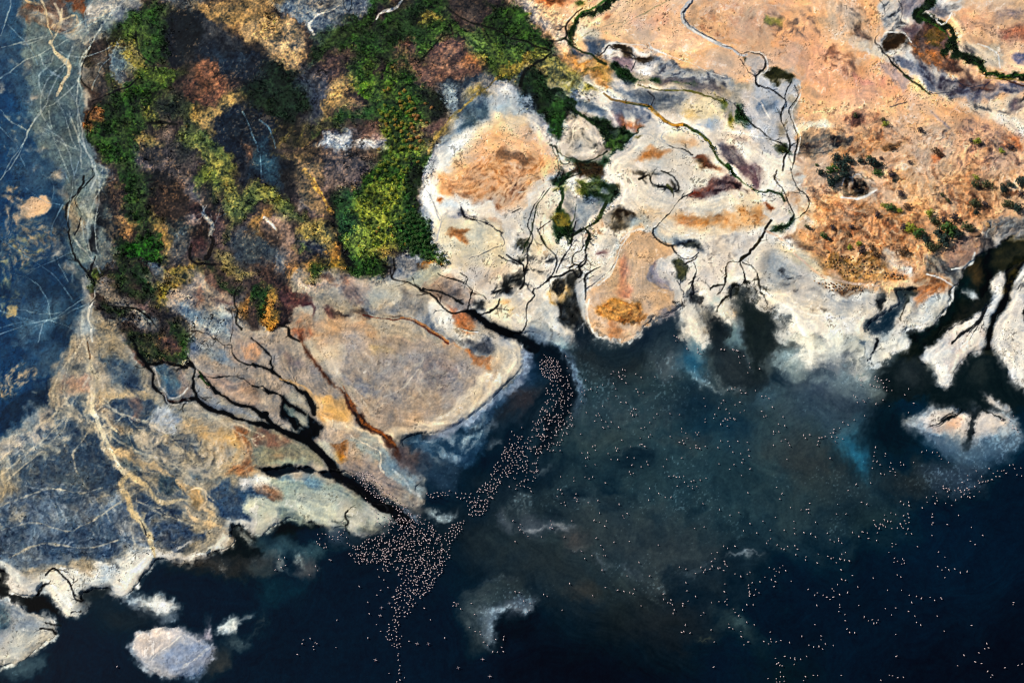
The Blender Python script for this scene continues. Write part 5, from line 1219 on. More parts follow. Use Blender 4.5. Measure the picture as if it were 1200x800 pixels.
# ---- tile 0,3
Z(0,3)
P('5a6c7c','0 -40 160 -60 400 -40 600 -40 640 60 600 140 480 200 300 220 140 270 0 260',f=6,b=.3,bs=1)
P('26394e','200 110 280 70 420 40 540 60 600 110 560 170 420 200 280 210 190 180',f=8,n=4,b=.35,bs=1)
P('27394a','-20 0 100 -30 160 40 140 120 60 200 -20 220',f=8,n=4,b=.5,bs=1,o=.8)
P('9a9484','60 -20 140 -20 120 80 60 90',f=4,b=.5,bs=1)
P('2a3f58','720 110 800 60 880 20 920 60 950 90 900 140 820 180 740 150 700 140',f=5,b=.35,bs=1)
P('2a4058','1040 -40 1300 -40 1300 40 1180 50 1080 30',f=4,b=.4,bs=1)
P('8b8a84','600 40 720 100 720 160 620 170 560 120',f=5,b=.5,bs=1)
L('cdbb94','610 -20 640 20 670 70 700 110 715 160 725 210',(7,7,7,6,5,4),b=.25,n=1.6,f=1.6)
L('cdbb94','680 30 700 60 705 90',(2.5,2.5),b=.3)
L('2a2c30','655 35 680 80 690 110',(1,1.6,1),b=.2)
P('c98a54','900 0 920 0 920 60 905 60',f=2,b=.4)
L('c9b08a','890 -40 930 20 980 60 1040 80',(9,9,7,5),b=.35,n=2,f=2)
P('c9ccc6','0 262 60 270 120 320 180 330 200 300 260 264 340 280 460 250 600 200 680 160 740 180 840 200 940 190 1000 150 1060 100 1080 50 1200 40 1300 20 1300 70 1240 60 1180 100 1100 100 1060 150 960 220 900 240 800 240 720 230 680 270 620 340 560 400 500 370 400 380 340 440 300 420 200 400 100 390 40 370 10 330',f=4,n=2.5,b=.2,bs=1)
P('efe6d4','20 280 50 300 60 350 110 380 170 370 200 330 190 390 120 392 50 375 15 335',f=2.5,b=.15)
P('efe8da','560 300 640 250 690 240 680 280 620 350 560 400 500 370',f=3,b=.2)
P('e6e0d4','640 190 740 180 840 200 960 190 1040 150 1060 120 1060 160 960 215 880 240 760 225 690 230',f=3,b=.25)
P('aeb8bc','360 300 480 260 560 260 520 320 400 350',f=5,b=.5,bs=1)
S('f0e9dc','300 280 600 200 680 240 560 390 380 370',bs=0,th=.7,f=5)
L('eae4d8','835 165 870 135 890 125',(3,3),b=.3)
L('101418','540 238 572 258',(2.2,))
P('e6e0d0','200 330 260 275 320 330 345 400 370 430 410 440 400 465 340 490 290 470 250 430 205 375',f=1.8,n=1.5,b=.12,w=0)
for s,w in [('210 295 240 270 270 275 300 300 325 330 340 370 350 400 380 420',(2.6,3,2.4,2.8,3.4,3,3.4,2)),('240 272 290 270 320 278',(1.8,1)),('330 340 345 380 390 410',(1.4,2,1.4)),('170 390 200 350 220 335 240 320',(5,5,3,1)),('335 475 350 460 380 465',(1.6,1))]:
    L('06080a',s,w,n=.8,b=.03)
P('0d1012','375 370 410 370 440 360 500 370 470 400 400 400',f=1.5,n=3,b=.2,w=1)
P('030506','-20 272 20 275 35 300 10 330 40 370 100 392 170 390 200 385 250 430 300 470 260 490 200 470 140 460 100 430 60 410 -20 395 -20 330 10 320',f=1.2,n=1.2,b=.0,w=1)
P('8d9498','-60 420 60 430 120 470 200 490 240 500 240 560 180 600 100 640 20 680 -60 700',f=5,b=.4,bs=1)
P('c2c2b8','20 600 100 560 200 540 250 570 200 620 100 680 20 720 -60 740 -60 650',f=5,b=.35,bs=1)
P('46606e','-60 440 20 450 40 500 0 540 -60 540',f=6,b=.5,bs=1)
L('efe8da','0 402 50 415 80 440 130 468 200 480 240 490 262 515',(1.6,2.4,2.4,2,2.4,2),b=.1)
L('dcd4c0','230 600 180 640 120 680 60 710 0 740',(4,5,5,4),b=.3,f=2)
L('090b0d','190 540 230 548 262 570',(3,4)); L('090b0d','210 515 240 522 280 535',(2,3))
P('40555c','10 740 100 710 200 690 170 720 60 750',f=5,b=.4)
P('0c1114','1062 100 1100 70 1130 65 1190 110 1220 150 1220 240 1100 210 1010 200 1000 190 1060 170 1080 130',f=2,n=3,b=.1,bs=0,w=.8)
P('7a7f78','1120 90 1145 95 1190 145 1180 155 1140 130',f=1.5,b=.4,bs=0,w=.3)
P('24221f','800 245 900 250 1020 220 1100 210 1210 240 1210 310 1100 300 960 270',f=6,n=4,b=.4,bs=1,o=.9)
S('c0bcb0','980 230 1100 220 1100 260 1000 265',bs=0,th=1.2,f=4)
S('0d1216','800 230 900 230 900 260 800 260',bs=0,th=.1,f=2)
P('b9c0c0','570 400 640 395 700 395 760 395 820 420 830 445 790 470 730 475 700 455 640 455 590 430',f=3.5,n=2.5,b=.25,bs=1,w=.4)
P('e6e2da','740 400 790 415 790 455 720 470 720 440',f=3,n=2,b=.3)
P('9aa6ac','735 505 800 488 810 500 760 515',f=2.5,n=2,b=.4,w=.5)
P('b9bcbc','680 480 705 480 700 492 682 490',f=1.5)
P('152028','400 380 520 380 620 470 640 520 560 560 440 520 380 480',f=10,n=4,b=.3,o=.7)
P('1c2024','560 450 680 480 740 520 660 540 560 500',f=8,n=4,b=.5,o=.6)
# island
P('93a0ac','610 600 660 565 700 545 640 620 640 680 680 710 640 700 612 650',f=2.5,n=1.5,b=.35,w=.3)
P('c2b9b4','630 610 690 565 760 540 840 540 850 580 800 640 740 670 690 695 645 680 625 640',f=2.5,n=1.5,b=.2,bs=1,w=0)
P('e0dad2','820 540 850 550 840 600 800 640 720 690 790 620 810 580',f=2.5,n=2,b=.45,bs=1,w=0)
P('8a92a2','700 710 800 640 900 600 990 620 1010 640 960 720 880 770 800 770',f=5,n=2.5,b=.3,bs=1)
P('4c6076','720 740 860 720 960 720 900 770 820 780',f=5,n=3,b=.4,bs=1)
L('b0b4ba','860 730 920 680 980 640 1000 620',(3,3,2),b=.45,n=1.4)
L('e4dcd2','700 700 740 660 800 620 850 580',(1.5,1.5,2),b=.4)
P('b0a4a8','940 590 960 550 985 500 990 560 1000 590 960 600',f=2.5,n=2,b=.4,bs=1,w=.3)
P('a9b4b4','990 560 1060 520 1130 480 1175 485 1130 520 1100 560 1040 565',f=2.5,n=2.5,b=.45,bs=0,w=.3)
P('3a4a50','1050 600 1160 580 1170 620 1060 630',f=7,n=4,b=.5,bs=1,w=1)
P('353634','990 650 1060 640 1100 720 1000 760',f=8,n=4,b=.5,bs=0,w=1)
L('d0d2cc','1000 560 1080 540 1140 500',(1.5,1.5),b=.5,n=1.4)
# ---- tile 1,3
Z(1,3)
P('c9cdb8','-20 40 0 110 40 110 80 60 110 20 200 10 260 40 360 70 400 60 420 30 440 -40 -20 -40',f=4,n=2.5,b=.15,bs=1)
P('0c1113','80 60 110 50 130 30 180 40 250 55 280 75 240 85 180 95 140 110 90 110 100 80',f=2,n=3,b=.08,w=.8)
L('0c1113','430 -10 420 20 435 50 420 70 440 100',(2,2,1.6,2))
S('0c1113','360 20 420 0 430 40 380 60',bs=0,th=.3,f=2)
P('c5cab8','430 40 460 0 520 -40 620 -40 640 40 610 80 590 100 540 105 470 100 440 90',f=3,n=1.5,b=.15,w=0)
L('e6e4d6','440 92 500 105 560 106 610 90',(2,3,2),b=.2)
P('1f3138','0 110 60 120 140 130 260 160 380 150 420 90 440 110 460 160 400 180 300 200 160 195 60 190 0 170',f=5,n=4,b=.35,bs=1,w=1)
P('33525e','40 140 200 160 300 170 220 195 100 190',f=6,n=3,b=.5,bs=1,o=.8)
P('3c4a58','340 100 400 80 450 120 440 160 380 130',f=4,n=3,b=.4,o=.8)
P('35393a','-20 230 80 230 120 260 80 300 -20 310',f=6,n=4,b=.4,bs=1)
P('8d9490','90 230 110 210 135 220 130 250 140 270 110 280 90 270',f=2.5,n=2,b=.35,w=.5)
P('45474a','180 230 260 235 280 270 250 300 190 290',f=5,n=3,b=.5,bs=1)
P('9aa49c','170 225 200 225 195 245 175 245',f=2.5,b=.3)
S('9a9c94','0 180 100 180 80 230 0 230',bs=0,th=1.1,f=5)
P('14303a','0 310 160 320 220 370 160 430 0 460',f=12,n=5,b=.5,bs=2,o=.6)
S('66655c','0 480 50 470 50 550 0 560',bs=0,th=.8,f=5)
P('0e161d','520 60 700 40 860 90 860 200 780 260 640 260 500 230 460 160',f=12,n=4,b=.3,o=.7)
P('1e2528','880 60 1000 40 1200 80 1200 200 1040 200 930 160',f=20,n=6,b=.4,bs=2,o=.6)
L('c9c4b8','640 50 665 38 690 50',(3,2),b=.4); L('7c8a98','680 -10 720 10 750 40',(4,3),b=.5,f=2)
L('9aa8a8','810 5 870 25 920 10',(3,4,3),b=.4,n=1.4)
L('70808a','1040 330 1080 315 1160 295 1230 290',(2,1.6),b=.55,n=1.4)
P('2c383c','990 430 1060 350 1160 300 1240 320 1280 440 1200 470 1130 470 1120 560 1080 650 1010 640 980 560 960 470',f=9,n=4,b=.5,bs=1)
P('6a7a84','1060 490 1090 450 1140 440 1200 430 1290 420 1280 440 1200 470 1140 470 1130 500 1134 560 1110 610 1080 600 1070 540',f=5,n=2.5,b=.35,bs=1)
P('90a4b2','1110 470 1150 455 1130 490 1130 560 1110 600 1105 530',f=3,n=1.5,b=.3)
L('c9cfd0','1112 470 1140 455 1180 462 1230 465',(2,3,3),b=.3,n=1.2)
P('071019','1138 475 1190 472 1250 472 1300 440 1300 560 1200 600 1140 570',f=3,n=1.5,b=.1)
S('6c767a','960 400 1060 360 1120 460 1060 640 1000 560',bs=0,th=1.0,f=6)
# ---- tile 2,3
Z(2,3)
P('46505a','-20 60 40 50 140 50 220 40 270 60 200 80 120 100 30 105 -20 100',f=5,n=3,b=.45,bs=1)
L('b9bcbc','0 95 60 103 120 90 180 68 220 56 260 62',(2.5,3,2.5,3,4,2),b=.35,n=1.4)
P('574f4c','240 90 320 80 360 120 350 160 290 170 240 140',f=6,n=3,b=.5,bs=0)
L('8a8680','240 155 290 165 350 150',(3,2.5),b=.5,n=1.6)
P('2a363a','180 0 340 0 460 100 420 190 340 180 300 60',f=10,n=5,b=.5,bs=1,o=.8)
L('6f7f8c','410 200 440 225 500 240 550 250 580 280 610 290',(3,3,2.4,3,2.4),b=.35,n=1.2,f=1.4)
P('30383c','420 80 760 60 940 160 900 220 760 280 640 320 600 270 480 200',f=20,n=8,b=.5,bs=1,o=.7)
L('9aa4a8','980 220 1040 205 1090 200 1140 200 1190 185',(1.5,2.4,3.4,3.4,2),b=.3,n=.9,f=1.3)
L('4f5c66','760 290 880 250 960 225',(2,1.4),b=.5,f=1.6,o=.7)
L('5c6a70','620 375 640 380 680 370 720 350',(2,2.6,2),b=.4,n=1)
S('59605e','580 280 700 280 720 400 620 400',bs=0,th=1.0,f=8)
P('3f3c38','280 340 360 340 380 390 340 405 300 380',f=6,n=3,b=.5,bs=1)
P('5b6a78','-20 420 40 410 75 440 40 465 -20 470',f=5,n=2,b=.4,bs=1)
L('a0aab0','0 465 40 458 70 448',(2,2),b=.4)
P('1e2529','40 160 240 160 340 240 320 320 180 340 40 300',f=20,n=8,b=.5,bs=2,o=.7)
P('1d2524','400 400 620 400 640 480 500 580 400 560',f=20,n=6,b=.5,bs=2,o=.5)
P('1a1e21','600 420 860 430 900 560 800 640 660 640 580 540',f=24,n=6,b=.4,bs=2,o=.7)
P('304040','940 470 1060 490 1160 580 1240 600 1140 620 1020 560',f=10,n=4,b=.5,bs=1,o=.9)
P('4f6664','1060 510 1085 510 1090 530 1065 530',f=4,n=2,b=.3)
L('64684e','885 600 895 582 915 578',(2.4,2),b=.3)
L('5c4030','590 580 600 585',(1.5,),o=.6)
P('04080f','0 600 400 620 560 680 700 760 700 860 0 860',f=40,n=10,b=.1,o=.8)
Z(3,3)
P('050a12','600 700 1200 500 1400 600 1400 900 600 900',f=40,n=10,b=.1,o=.7)
P('0a1c30','600 40 1000 60 1100 200 900 300 640 200',f=40,n=10,b=.2,o=.5)
P('1b2c30','380 40 600 0 640 60 540 120 420 120',f=14,n=5,b=.4,bs=1,o=.7)
P('10181a','0 700 160 680 240 780 120 860 0 860',f=20,n=6,b=.3,o=.7)

Z(0,3)
P('a9a8aa','622 612 645 580 690 556 760 542 830 540 880 560 930 600 985 630 1005 650 975 700 900 752 820 772 740 758 680 722 640 672',f=3.5,n=.9,b=.15,w=.1)
P('c6beb9','632 616 655 586 700 560 770 548 835 548 850 575 810 630 745 668 690 694 650 680 632 650',f=3,n=1,b=.15,bs=1,w=0)
L('dfdad4','628 640 640 590 690 558 770 542 840 542',(1.6,2,2,1.6),n=.4,b=.2)
P('8791a3','720 706 800 645 890 605 960 625 1000 645 960 705 885 752 810 766 750 745',f=5,n=1.6,b=.35,bs=1)

# ---- corrections at closer reading
A()
# white shelf and the two creeks at the eastern edge
P('dedad0','1072 418 1085 408 1104 396 1112 381 1135 374 1156 360 1170 325 1180 320 1200 312 1320 300 1320 470 1230 465 1200 457 1188 452 1180 430 1168 412 1150 412 1132 420 1122 440 1112 454 1100 450 1092 432',f=2,n=1.2,b=.06,w=0,we=0)
S('b4b6ba','1090 400 1200 330 1300 320 1300 460 1190 450 1120 440',bs=2,th=.9,f=5,o=.7)
S('c9b8b0','1090 400 1150 380 1160 410 1110 440',bs=1,th=.6,f=4,o=.7)
P('1a1d18','1320 240 1210 277 1180 285 1150 300 1138 308 1129 318 1120 336 1116 350 1110 360 1100 371 1090 384 1078 390 1062 393 1056 400 1048 420 1076 420 1086 408 1101 399 1105 393 1111 386 1114 380 1130 375 1143 369 1151 361 1157 356 1164 347 1163 330 1167 321 1174 317 1190 308 1210 300 1320 280',f=1.8,n=1.4,b=.03,we=1,w=.5,h=-.2)
P('13201f','1128 322 1140 318 1146 330 1138 345 1128 350 1118 366 1104 378 1092 390 1076 396 1084 385 1100 370 1112 358 1118 345',f=3,n=1.5,b=.1)
P('4a3a22','1134 312 1150 305 1156 318 1150 332 1140 330 1134 322',f=3,n=1.5,b=.4,bs=1)
P('33301f','1165 300 1185 288 1205 280 1230 275 1220 296 1190 306 1172 314',f=3,n=2,b=.4,bs=1)
P('0e1010','1152 300 1162 294 1164 330 1158 345 1150 340 1154 320',f=3,n=1.5,b=.2)
P('262620','1125 365 1150 350 1158 340 1156 354 1138 368 1118 376',f=3,n=1.5,b=.3)
P('c9c9c0','1128 340 1133 335 1137 340 1134 344 1129 345',f=1,n=.7,b=0); P('d0d0c8','1139 340 1144 336 1150 339 1144 344',f=1,n=.7,b=0)
P('1b1a10','1230 290 1210 297 1202 308 1196 316 1189 329 1185 340 1182 356 1176 365 1169 371 1167 381 1162 396 1162 412 1153 412 1156 396 1158 384 1160 371 1165 363 1172 353 1176 340 1177 322 1184 312 1196 300',f=1.2,n=1.2,b=.02,we=1,h=-.2)
P('4a3e1c','1178 330 1186 318 1196 306 1190 326 1182 346 1176 352',f=2,n=1,b=.4,bs=1)
for s,w in [('1156 358 1150 374 1138 384 1124 393 1114 403',(4.5,4,3,2.5,1.2)),('1152 368 1146 380 1141 390',(2.5,1.5,.8)),('1138 372 1128 378 1118 383 1110 388',(1.6,1.2,1)),('1148 378 1135 390 1128 402',(1.5,1.2,.6))]:
    L('25282a',s,w,n=.7,b=.05,we=.6)
P('17191a','1198 354 1202 352 1203 370 1198 370',f=1,n=.6,b=0)
S('16181a','1186 330 1210 318 1212 340 1192 340',bs=0,th=.3,f=2)
# bay pools
P('11181b','1030 432 1046 424 1060 418 1078 420 1090 430 1096 444 1090 458 1075 470 1050 476 1030 470 1022 452 1026 436',f=5,n=2.5,b=.05,w=1)
P('2b3234','1054 428 1066 420 1080 432 1076 446 1060 448 1052 440',f=6,n=3,b=.5,bs=1,o=.7)
P('0f171a','1154 410 1162 411 1168 420 1177 428 1180 440 1190 452 1204 460 1230 468 1320 470 1320 492 1230 486 1190 484 1170 486 1150 484 1130 482 1110 478 1088 470 1090 460 1112 456 1118 444 1124 428 1136 416',f=2.5,n=1.5,b=.03,w=1)
P('242c2c','1140 434 1152 428 1160 438 1150 448 1140 444',f=4,n=2,b=.4,o=.7)
# star islet
P('8e979c','1064 492 1076 484 1092 478 1110 476 1130 478 1152 477 1172 482 1186 490 1196 502 1188 520 1165 530 1135 536 1110 530 1090 518 1072 505',f=6,n=2.5,b=.3,bs=1,w=.45)
P('40596c','1080 512 1110 516 1140 520 1176 510 1192 512 1180 530 1150 540 1120 536 1095 526',f=6,n=3,b=.35,bs=1,w=1)
P('d6cdc2','1078 490 1092 483 1108 479 1124 480 1140 481 1160 481 1172 487 1178 494 1170 503 1154 509 1138 511 1118 507 1100 506 1086 500',f=4,n=1.5,b=.08,w=0)
P('cba890','1108 488 1126 484 1134 492 1124 500 1110 500',f=4,n=1.5,b=.3)
P('a09088','1086 496 1104 498 1118 505 1098 504',f=3,n=1.5,b=.4)
P('0f1519','1124 478 1134 482 1137 490 1136 500 1130 514 1130 522 1137 522 1141 508 1144 496 1148 487 1160 479',f=1.6,n=1,b=.02,w=1)
for s,w in [('1130 480 1118 486 1108 493 1098 500',(4,3.5,2.5,1)),('1124 480 1112 486 1102 492',(3,2.5,1)),('1150 480 1164 486 1178 492',(5,4,2))]:
    L('151a1c',s,w,n=.7,b=.03,w=.8)
P('c9c6be','1154 462 1164 466 1176 474 1186 480 1180 484 1166 478 1156 472',f=2,n=1.2,b=.15,w=0)
# tongue, plumes and veil below the central creeks
P('dedacd','803 366 812 358 821 366 828 382 832 396 826 404 812 408 801 402 797 388',f=2.5,n=1.5,b=.08,w=0)
P('8fa09c','800 400 815 406 830 402 836 410 822 420 806 416',f=5,n=3,b=.4,bs=1,w=1)
P('171f24','812 348 818 350 822 362 836 378 850 388 866 402 884 424 900 448 892 462 868 460 848 448 838 424 832 400 828 384 818 370',f=8,n=4,b=.08,w=1)
P('2c3336','836 400 860 404 878 430 884 450 862 450 846 432',f=9,n=4,b=.5,bs=1,o=.7)
P('171e20','864 350 872 348 884 352 898 360 914 370 924 384 918 396 926 404 914 412 904 424 900 442 884 430 872 404 862 384',f=7,n=5,b=.06,w=1)
for s in ['880 356 905 366 926 378','884 362 910 376 932 394','880 372 905 386 928 402','878 384 900 398 918 416','884 366 902 382 912 398','872 352 868 372 866 392','874 362 876 392 882 420']:
    L('1c2322',s,(4,3,1),n=1.8,b=.25,w=.9,f=1.5)
P('7fa0a4','850 384 862 378 866 392 872 402 862 406 852 398',f=5,n=3,b=.3,bs=1,w=1,o=.8)
P('9db0ac','918 410 935 424 960 434 985 436 1005 446 1020 440 1022 460 990 462 950 452 925 444 908 428',f=8,n=5,b=.35,bs=1,o=.75,w=.9)
P('33424c','915 438 950 448 985 452 1010 468 1000 500 960 500 920 476',f=16,n=6,b=.3,bs=2,o=.7)
P('5d6c70','768 400 790 396 800 410 796 430 776 432 764 416',f=10,n=5,b=.45,bs=1,o=.6)
P('205068','796 412 815 410 826 420 824 440 806 444 796 430',f=9,n=4,b=.3,bs=1,o=.7)
L('8c9a9a','800 440 815 446 835 452 860 454 876 452',(3,4,3,2),n=2.5,b=.5,f=2.5,o=.6)
P('12202a','690 402 735 406 760 396 790 380 798 376 800 402 784 420 750 430 700 424',f=7,n=3,b=.2,bs=2,o=.7)
# main stream and its mouth
for s,w in [('497 337 520 344 532 350 542 356',(2.2,2.4,2.6,3))]: L('0c0d0f',s,w,n=.5,b=0,we=1)
L('090d12','548 364 558 370 572 380 588 388 604 394 622 401 640 412 654 424 662 440 662 462 652 486',(3,6,9,10,11,13,17,20,20,17,10),n=1,b=0,we=1,f=1.6,w=None)
L('0b1119','604 394 622 401 640 412 654 424 662 440 662 462 652 486 640 510 628 530',(10,12,16,20,20,18,16,12,6),n=1.4,b=0,w=1,f=3)
L('5f7488','618 392 640 399 656 408 668 424 673 446 674 470',(3,4,5,5,4,1),n=1.4,b=.35,f=3,w=1)
P('d9cfbc','596 392 606 400 613 414 612 428 604 440 590 452 570 470 548 488 524 500 500 508 510 498 535 486 560 466 582 444 596 422 600 406',f=2.5,n=1.2,b=.15,w=0)
P('8593a6','613 404 620 414 620 430 610 446 592 464 566 486 540 504 520 512 500 512 526 502 552 488 576 468 600 446 612 428',f=3,n=1.5,b=.3,bs=1,w=.6)
# guitar shaped mound
P('cdab88','739 276 752 272 766 277 778 285 786 293 784 300 768 304 760 312 762 324 772 332 784 338 788 346 786 360 776 368 762 374 752 384 738 396 724 398 706 392 694 384 689 370 690 348 700 334 714 322 722 306 726 290',f=1.3,n=.9,b=.06)
P('bf9468','708 350 724 346 742 350 758 360 760 372 744 380 720 380 706 370',f=4,n=2,b=.3,bs=1)
P('d0924a','704 362 712 352 726 349 742 352 755 360 757 370 748 377 732 379 716 377 706 372',f=1.8,n=1.8,b=.15,bs=1,r=.8)
S('7a4a24','704 362 726 349 757 362 750 378 716 378',bs=1,th=.5,f=2)
L('eee8dc','690 350 688 370 694 386 708 395 724 400 740 398 756 384',(2,2.4,2.4,2.4,2.4,2,1.5),n=.6,b=.15)
L('e9e4da','700 334 714 322 722 306 726 290 738 275',(2.5,2.5,2,2,2),n=.6,b=.25)
L('8a848a','764 312 762 326 774 334 788 340',(5,6,5,3),n=.9,b=.15,f=1.6)
P('c78a6a','728 306 736 304 740 320 740 342 730 344 726 326',f=4,n=1.5,b=.3)
P('bb8254','712 382 722 380 730 386 726 396 714 394',f=1.5,n=1.2,b=.3,bs=1)
P('a99a94','772 362 786 358 796 358 792 366 776 370',f=2.5,n=1,b=.2)
# spring pool
_o[:] = [940,170,.1]
P('c9b49c','440 380 520 340 700 330 800 390 860 520 780 600 600 620 440 590 400 480',f=3,n=1.5,b=.2)
P('3a3222','460 560 560 540 700 550 760 520 770 560 720 595 600 600 500 590',f=1.6,n=1,b=.2)
P('0c0d10','505 375 540 350 575 380 550 440 535 500 505 545 480 490 490 420',f=.8,n=.5,b=0,we=1)
P('101114','600 412 660 392 725 420 752 460 757 515 700 552 620 556 562 545 560 495 590 450',f=.9,n=.6,b=0,we=1)
L('dfe3e6','470 470 490 400 530 345 590 380 640 345 690 360',(1.2,1.2,1,1,1,.8),n=.3,b=.2)
L('d6dcdf','600 392 575 430 552 470 545 520',(1.6,2,1.6,1.2),n=.3,b=.1)
L('f0e8dc','450 605 540 610 640 630 740 610 800 560 870 535',(1.6,2,2.4,2.4,2.2,1.2),n=.4,b=.15)
L('3c3026','690 350 740 400 800 390 840 420',(1.6,1.6,1.2),n=.6,b=.3)
A()
P('d2d2c8','1018 396 1040 392 1056 393 1066 399 1060 409 1046 416 1032 422 1016 424',f=2.5,n=1.8,b=.15,w=0)
L('1a1a1c','886 97 892 101 900 104 909 108 918 116 921 126',(1.6,1.8,1.8,1.6),n=.4,b=.05)

# ---- second reading of the marsh and the first dome
_o[:] = [0,0,.375]
k_ = dict(f=4,n=2.2,b=.15)
P('2c2a28','500 30 700 20 830 60 960 120 1000 200 960 420 1000 600 900 640 700 640 560 560 480 480 440 380 560 300 560 180',f=14,n=4,b=.5,bs=3,o=.45)
P('121c29','560 40 612 60 622 110 700 130 780 160 832 200 822 232 740 244 640 204 570 194 540 180',**k_)
P('0b1219','545 40 605 45 618 80 612 150 580 196 545 190',**k_)
P('223446','640 180 720 170 800 190 760 205 680 205',f=4,n=2,b=.5,bs=1,o=.8)
P('2e3238','622 70 700 60 760 110 700 128 630 110',f=5,n=2,b=.4,bs=2)
P('794b39','580 204 640 194 720 230 738 258 685 312 620 322 572 290 590 240',f=3,n=2,b=.4,bs=1)
S('1c1a1c','560 200 640 190 740 240 690 320 570 320',bs=1,th=.5,f=3)
S('ac7a58','580 204 640 194 720 230 700 300 620 310',bs=0,th=.9,f=3)
P('182a1c','790 290 800 240 880 210 950 200 960 260 960 330 930 360 870 370 820 330',f=4,n=2,b=.2,v=.9)
P('0f1c2a','690 332 720 318 790 318 840 390 880 470 890 560 872 610 820 602 760 545 712 492 690 440',**k_)
P('213c4c','800 440 850 470 885 560 870 605 830 590 800 520',f=6,n=2.5,b=.4,bs=1)
L('4a6674','760 350 790 420 810 480 820 560',(1.2,1),b=.5); L('4a6674','790 360 840 400 860 460',(1.2,1),b=.5)
P('634a3c','750 470 775 458 802 480 800 515 770 520',f=2.5,n=1.6,b=.4,bs=1)
P('c09a57','622 352 660 332 720 292 752 278 744 310 704 332 684 370 692 400 670 416 640 392',f=2.5,n=1.8,b=.25,bs=1)
P('6f7a3c','570 425 620 412 660 432 690 480 720 520 780 580 850 618 912 622 932 650 900 672 820 652 740 652 700 602 650 562 610 572 600 540 640 510 612 462',f=4,n=2.4,b=.25,bs=1,v=.45)
S('a5924e','610 420 700 520 850 620 920 650 740 640 620 560',bs=1,th=.5,f=4,v=.4)
P('7d8c3c','604 560 650 545 690 555 680 575 620 582',f=3,n=1.5,b=.3,v=.6)
P('c29a64','762 62 842 42 932 82 946 140 902 190 852 216 802 150 762 110',f=3,n=2.4,b=.4,bs=1)
S('e8c090','762 62 932 82 946 140 852 216',bs=0,th=.6,f=3)
P('ae8a56','610 30 700 10 830 -5 860 20 780 55 650 50',f=4,n=2.4,b=.45,bs=1)
P('3c4350','945 190 1010 190 1030 280 990 360 950 330 930 260',f=5,n=2.5,b=.3,bs=1)
P('ba945a','1008 290 1040 240 1092 220 1072 290 1104 322 1040 342',f=3,n=2,b=.3,bs=1)
P('b3bbbf','1000 434 1040 404 1096 430 1090 470 1040 482 1004 464',f=2.2,n=1.4,b=.2,bs=1)
P('efe0cc','1030 425 1065 425 1070 445 1035 447',f=2,n=1,b=.2)
P('d6d2cc','1118 452 1190 440 1200 468 1140 476',f=1.6,n=1.2,b=.2)
P('171b1a','840 372 930 370 990 400 980 425 900 430 860 410',f=4,n=2.5,b=.4,bs=1)
S('7a6a34','840 372 990 390 960 520 880 480',bs=1,th=.9,f=4)
P('14161a','890 500 930 520 960 580 930 600 890 560',f=4,n=2,b=.3)
P('9c7e56','905 480 960 500 1000 560 1030 620 1030 670 990 640 950 560',f=3,n=2.4,b=.5,bs=1)
P('6b5f5c','1000 500 1080 490 1150 520 1080 580 1040 600',f=4,n=2.5,b=.45,bs=1)
P('2a2220','480 580 560 570 600 640 560 700 500 690 460 640',f=5,n=2.5,b=.3)
L('b9b4a6','632 640 640 670 664 700 655 725',(2,2.6,3),n=.8,b=.2)
# first dome
_o[:] = [300,0,.375]
P('dfe0da','500 620 545 530 590 450 660 380 740 340 840 350 900 420 960 460 980 530 900 600 840 660 770 680 700 640 600 650 540 660',f=4,n=2,b=.2,bs=2)
P('ecd3ad','660 420 740 352 830 352 850 440 900 465 965 500 975 530 900 562 832 640 772 660 722 602 602 612 552 592 580 540',f=4,n=2.2,b=.08)
P('eab585','560 590 640 480 740 400 850 410 960 500 965 530 890 570 830 640 770 660 720 600 610 612',f=10,n=3,b=.3,bs=1)
P('cf9666','560 562 640 532 720 482 800 470 900 492 902 530 822 552 742 620 662 612 592 602',f=7,n=4,b=.6,bs=1,o=.7)
S('7d4f30','600 560 720 480 900 490 850 600 740 640 620 610',bs=0,th=.6,f=5)
P('7d5a40','755 470 790 465 845 490 840 505 780 490',f=2,n=2,b=.4,bs=0)
S('6e4630','820 560 900 560 880 600 800 640 740 650',bs=0,th=.5,f=4)
P('aab7bc','600 420 680 350 760 325 840 300 870 340 800 342 730 352 660 392 600 450',f=4,n=2,b=.4,bs=1)
P('2b3743','606 300 640 268 740 250 720 275 670 300 640 350 610 360',f=3,n=2,b=.25)
P('8ea2ac','608 305 630 290 632 330 605 362',f=2.5,n=1.6,b=.3)
P('3d505c','640 360 690 330 730 350 680 385 620 420',f=4,n=2,b=.4,bs=1)
L('8d7c4a','760 240 700 290 640 340 600 380 560 440 540 480',(3,4,3,4,3),n=1.2,b=.4)
L('9a9ca0','560 470 520 560 548 620 572 690',(1.4,1.6,1.8),n=.4,b=.1)
P('e4d5b4','566 690 620 672 740 702 772 760 772 830 580 830',f=3,n=1.8,b=.15)
P('a06a3c','610 715 650 710 660 722 625 735',f=1.5,n=1.2,b=.3,bs=0)
P('c08048','635 735 660 745 650 760 632 752',f=1.5,n=1,b=.3)
P('b5713e','556 622 578 618 584 632 562 636',f=1,n=.8,b=.1)
L('26242a','640 640 660 680 720 700 770 730',(1.4,2,1.4),n=1.2,b=.4)
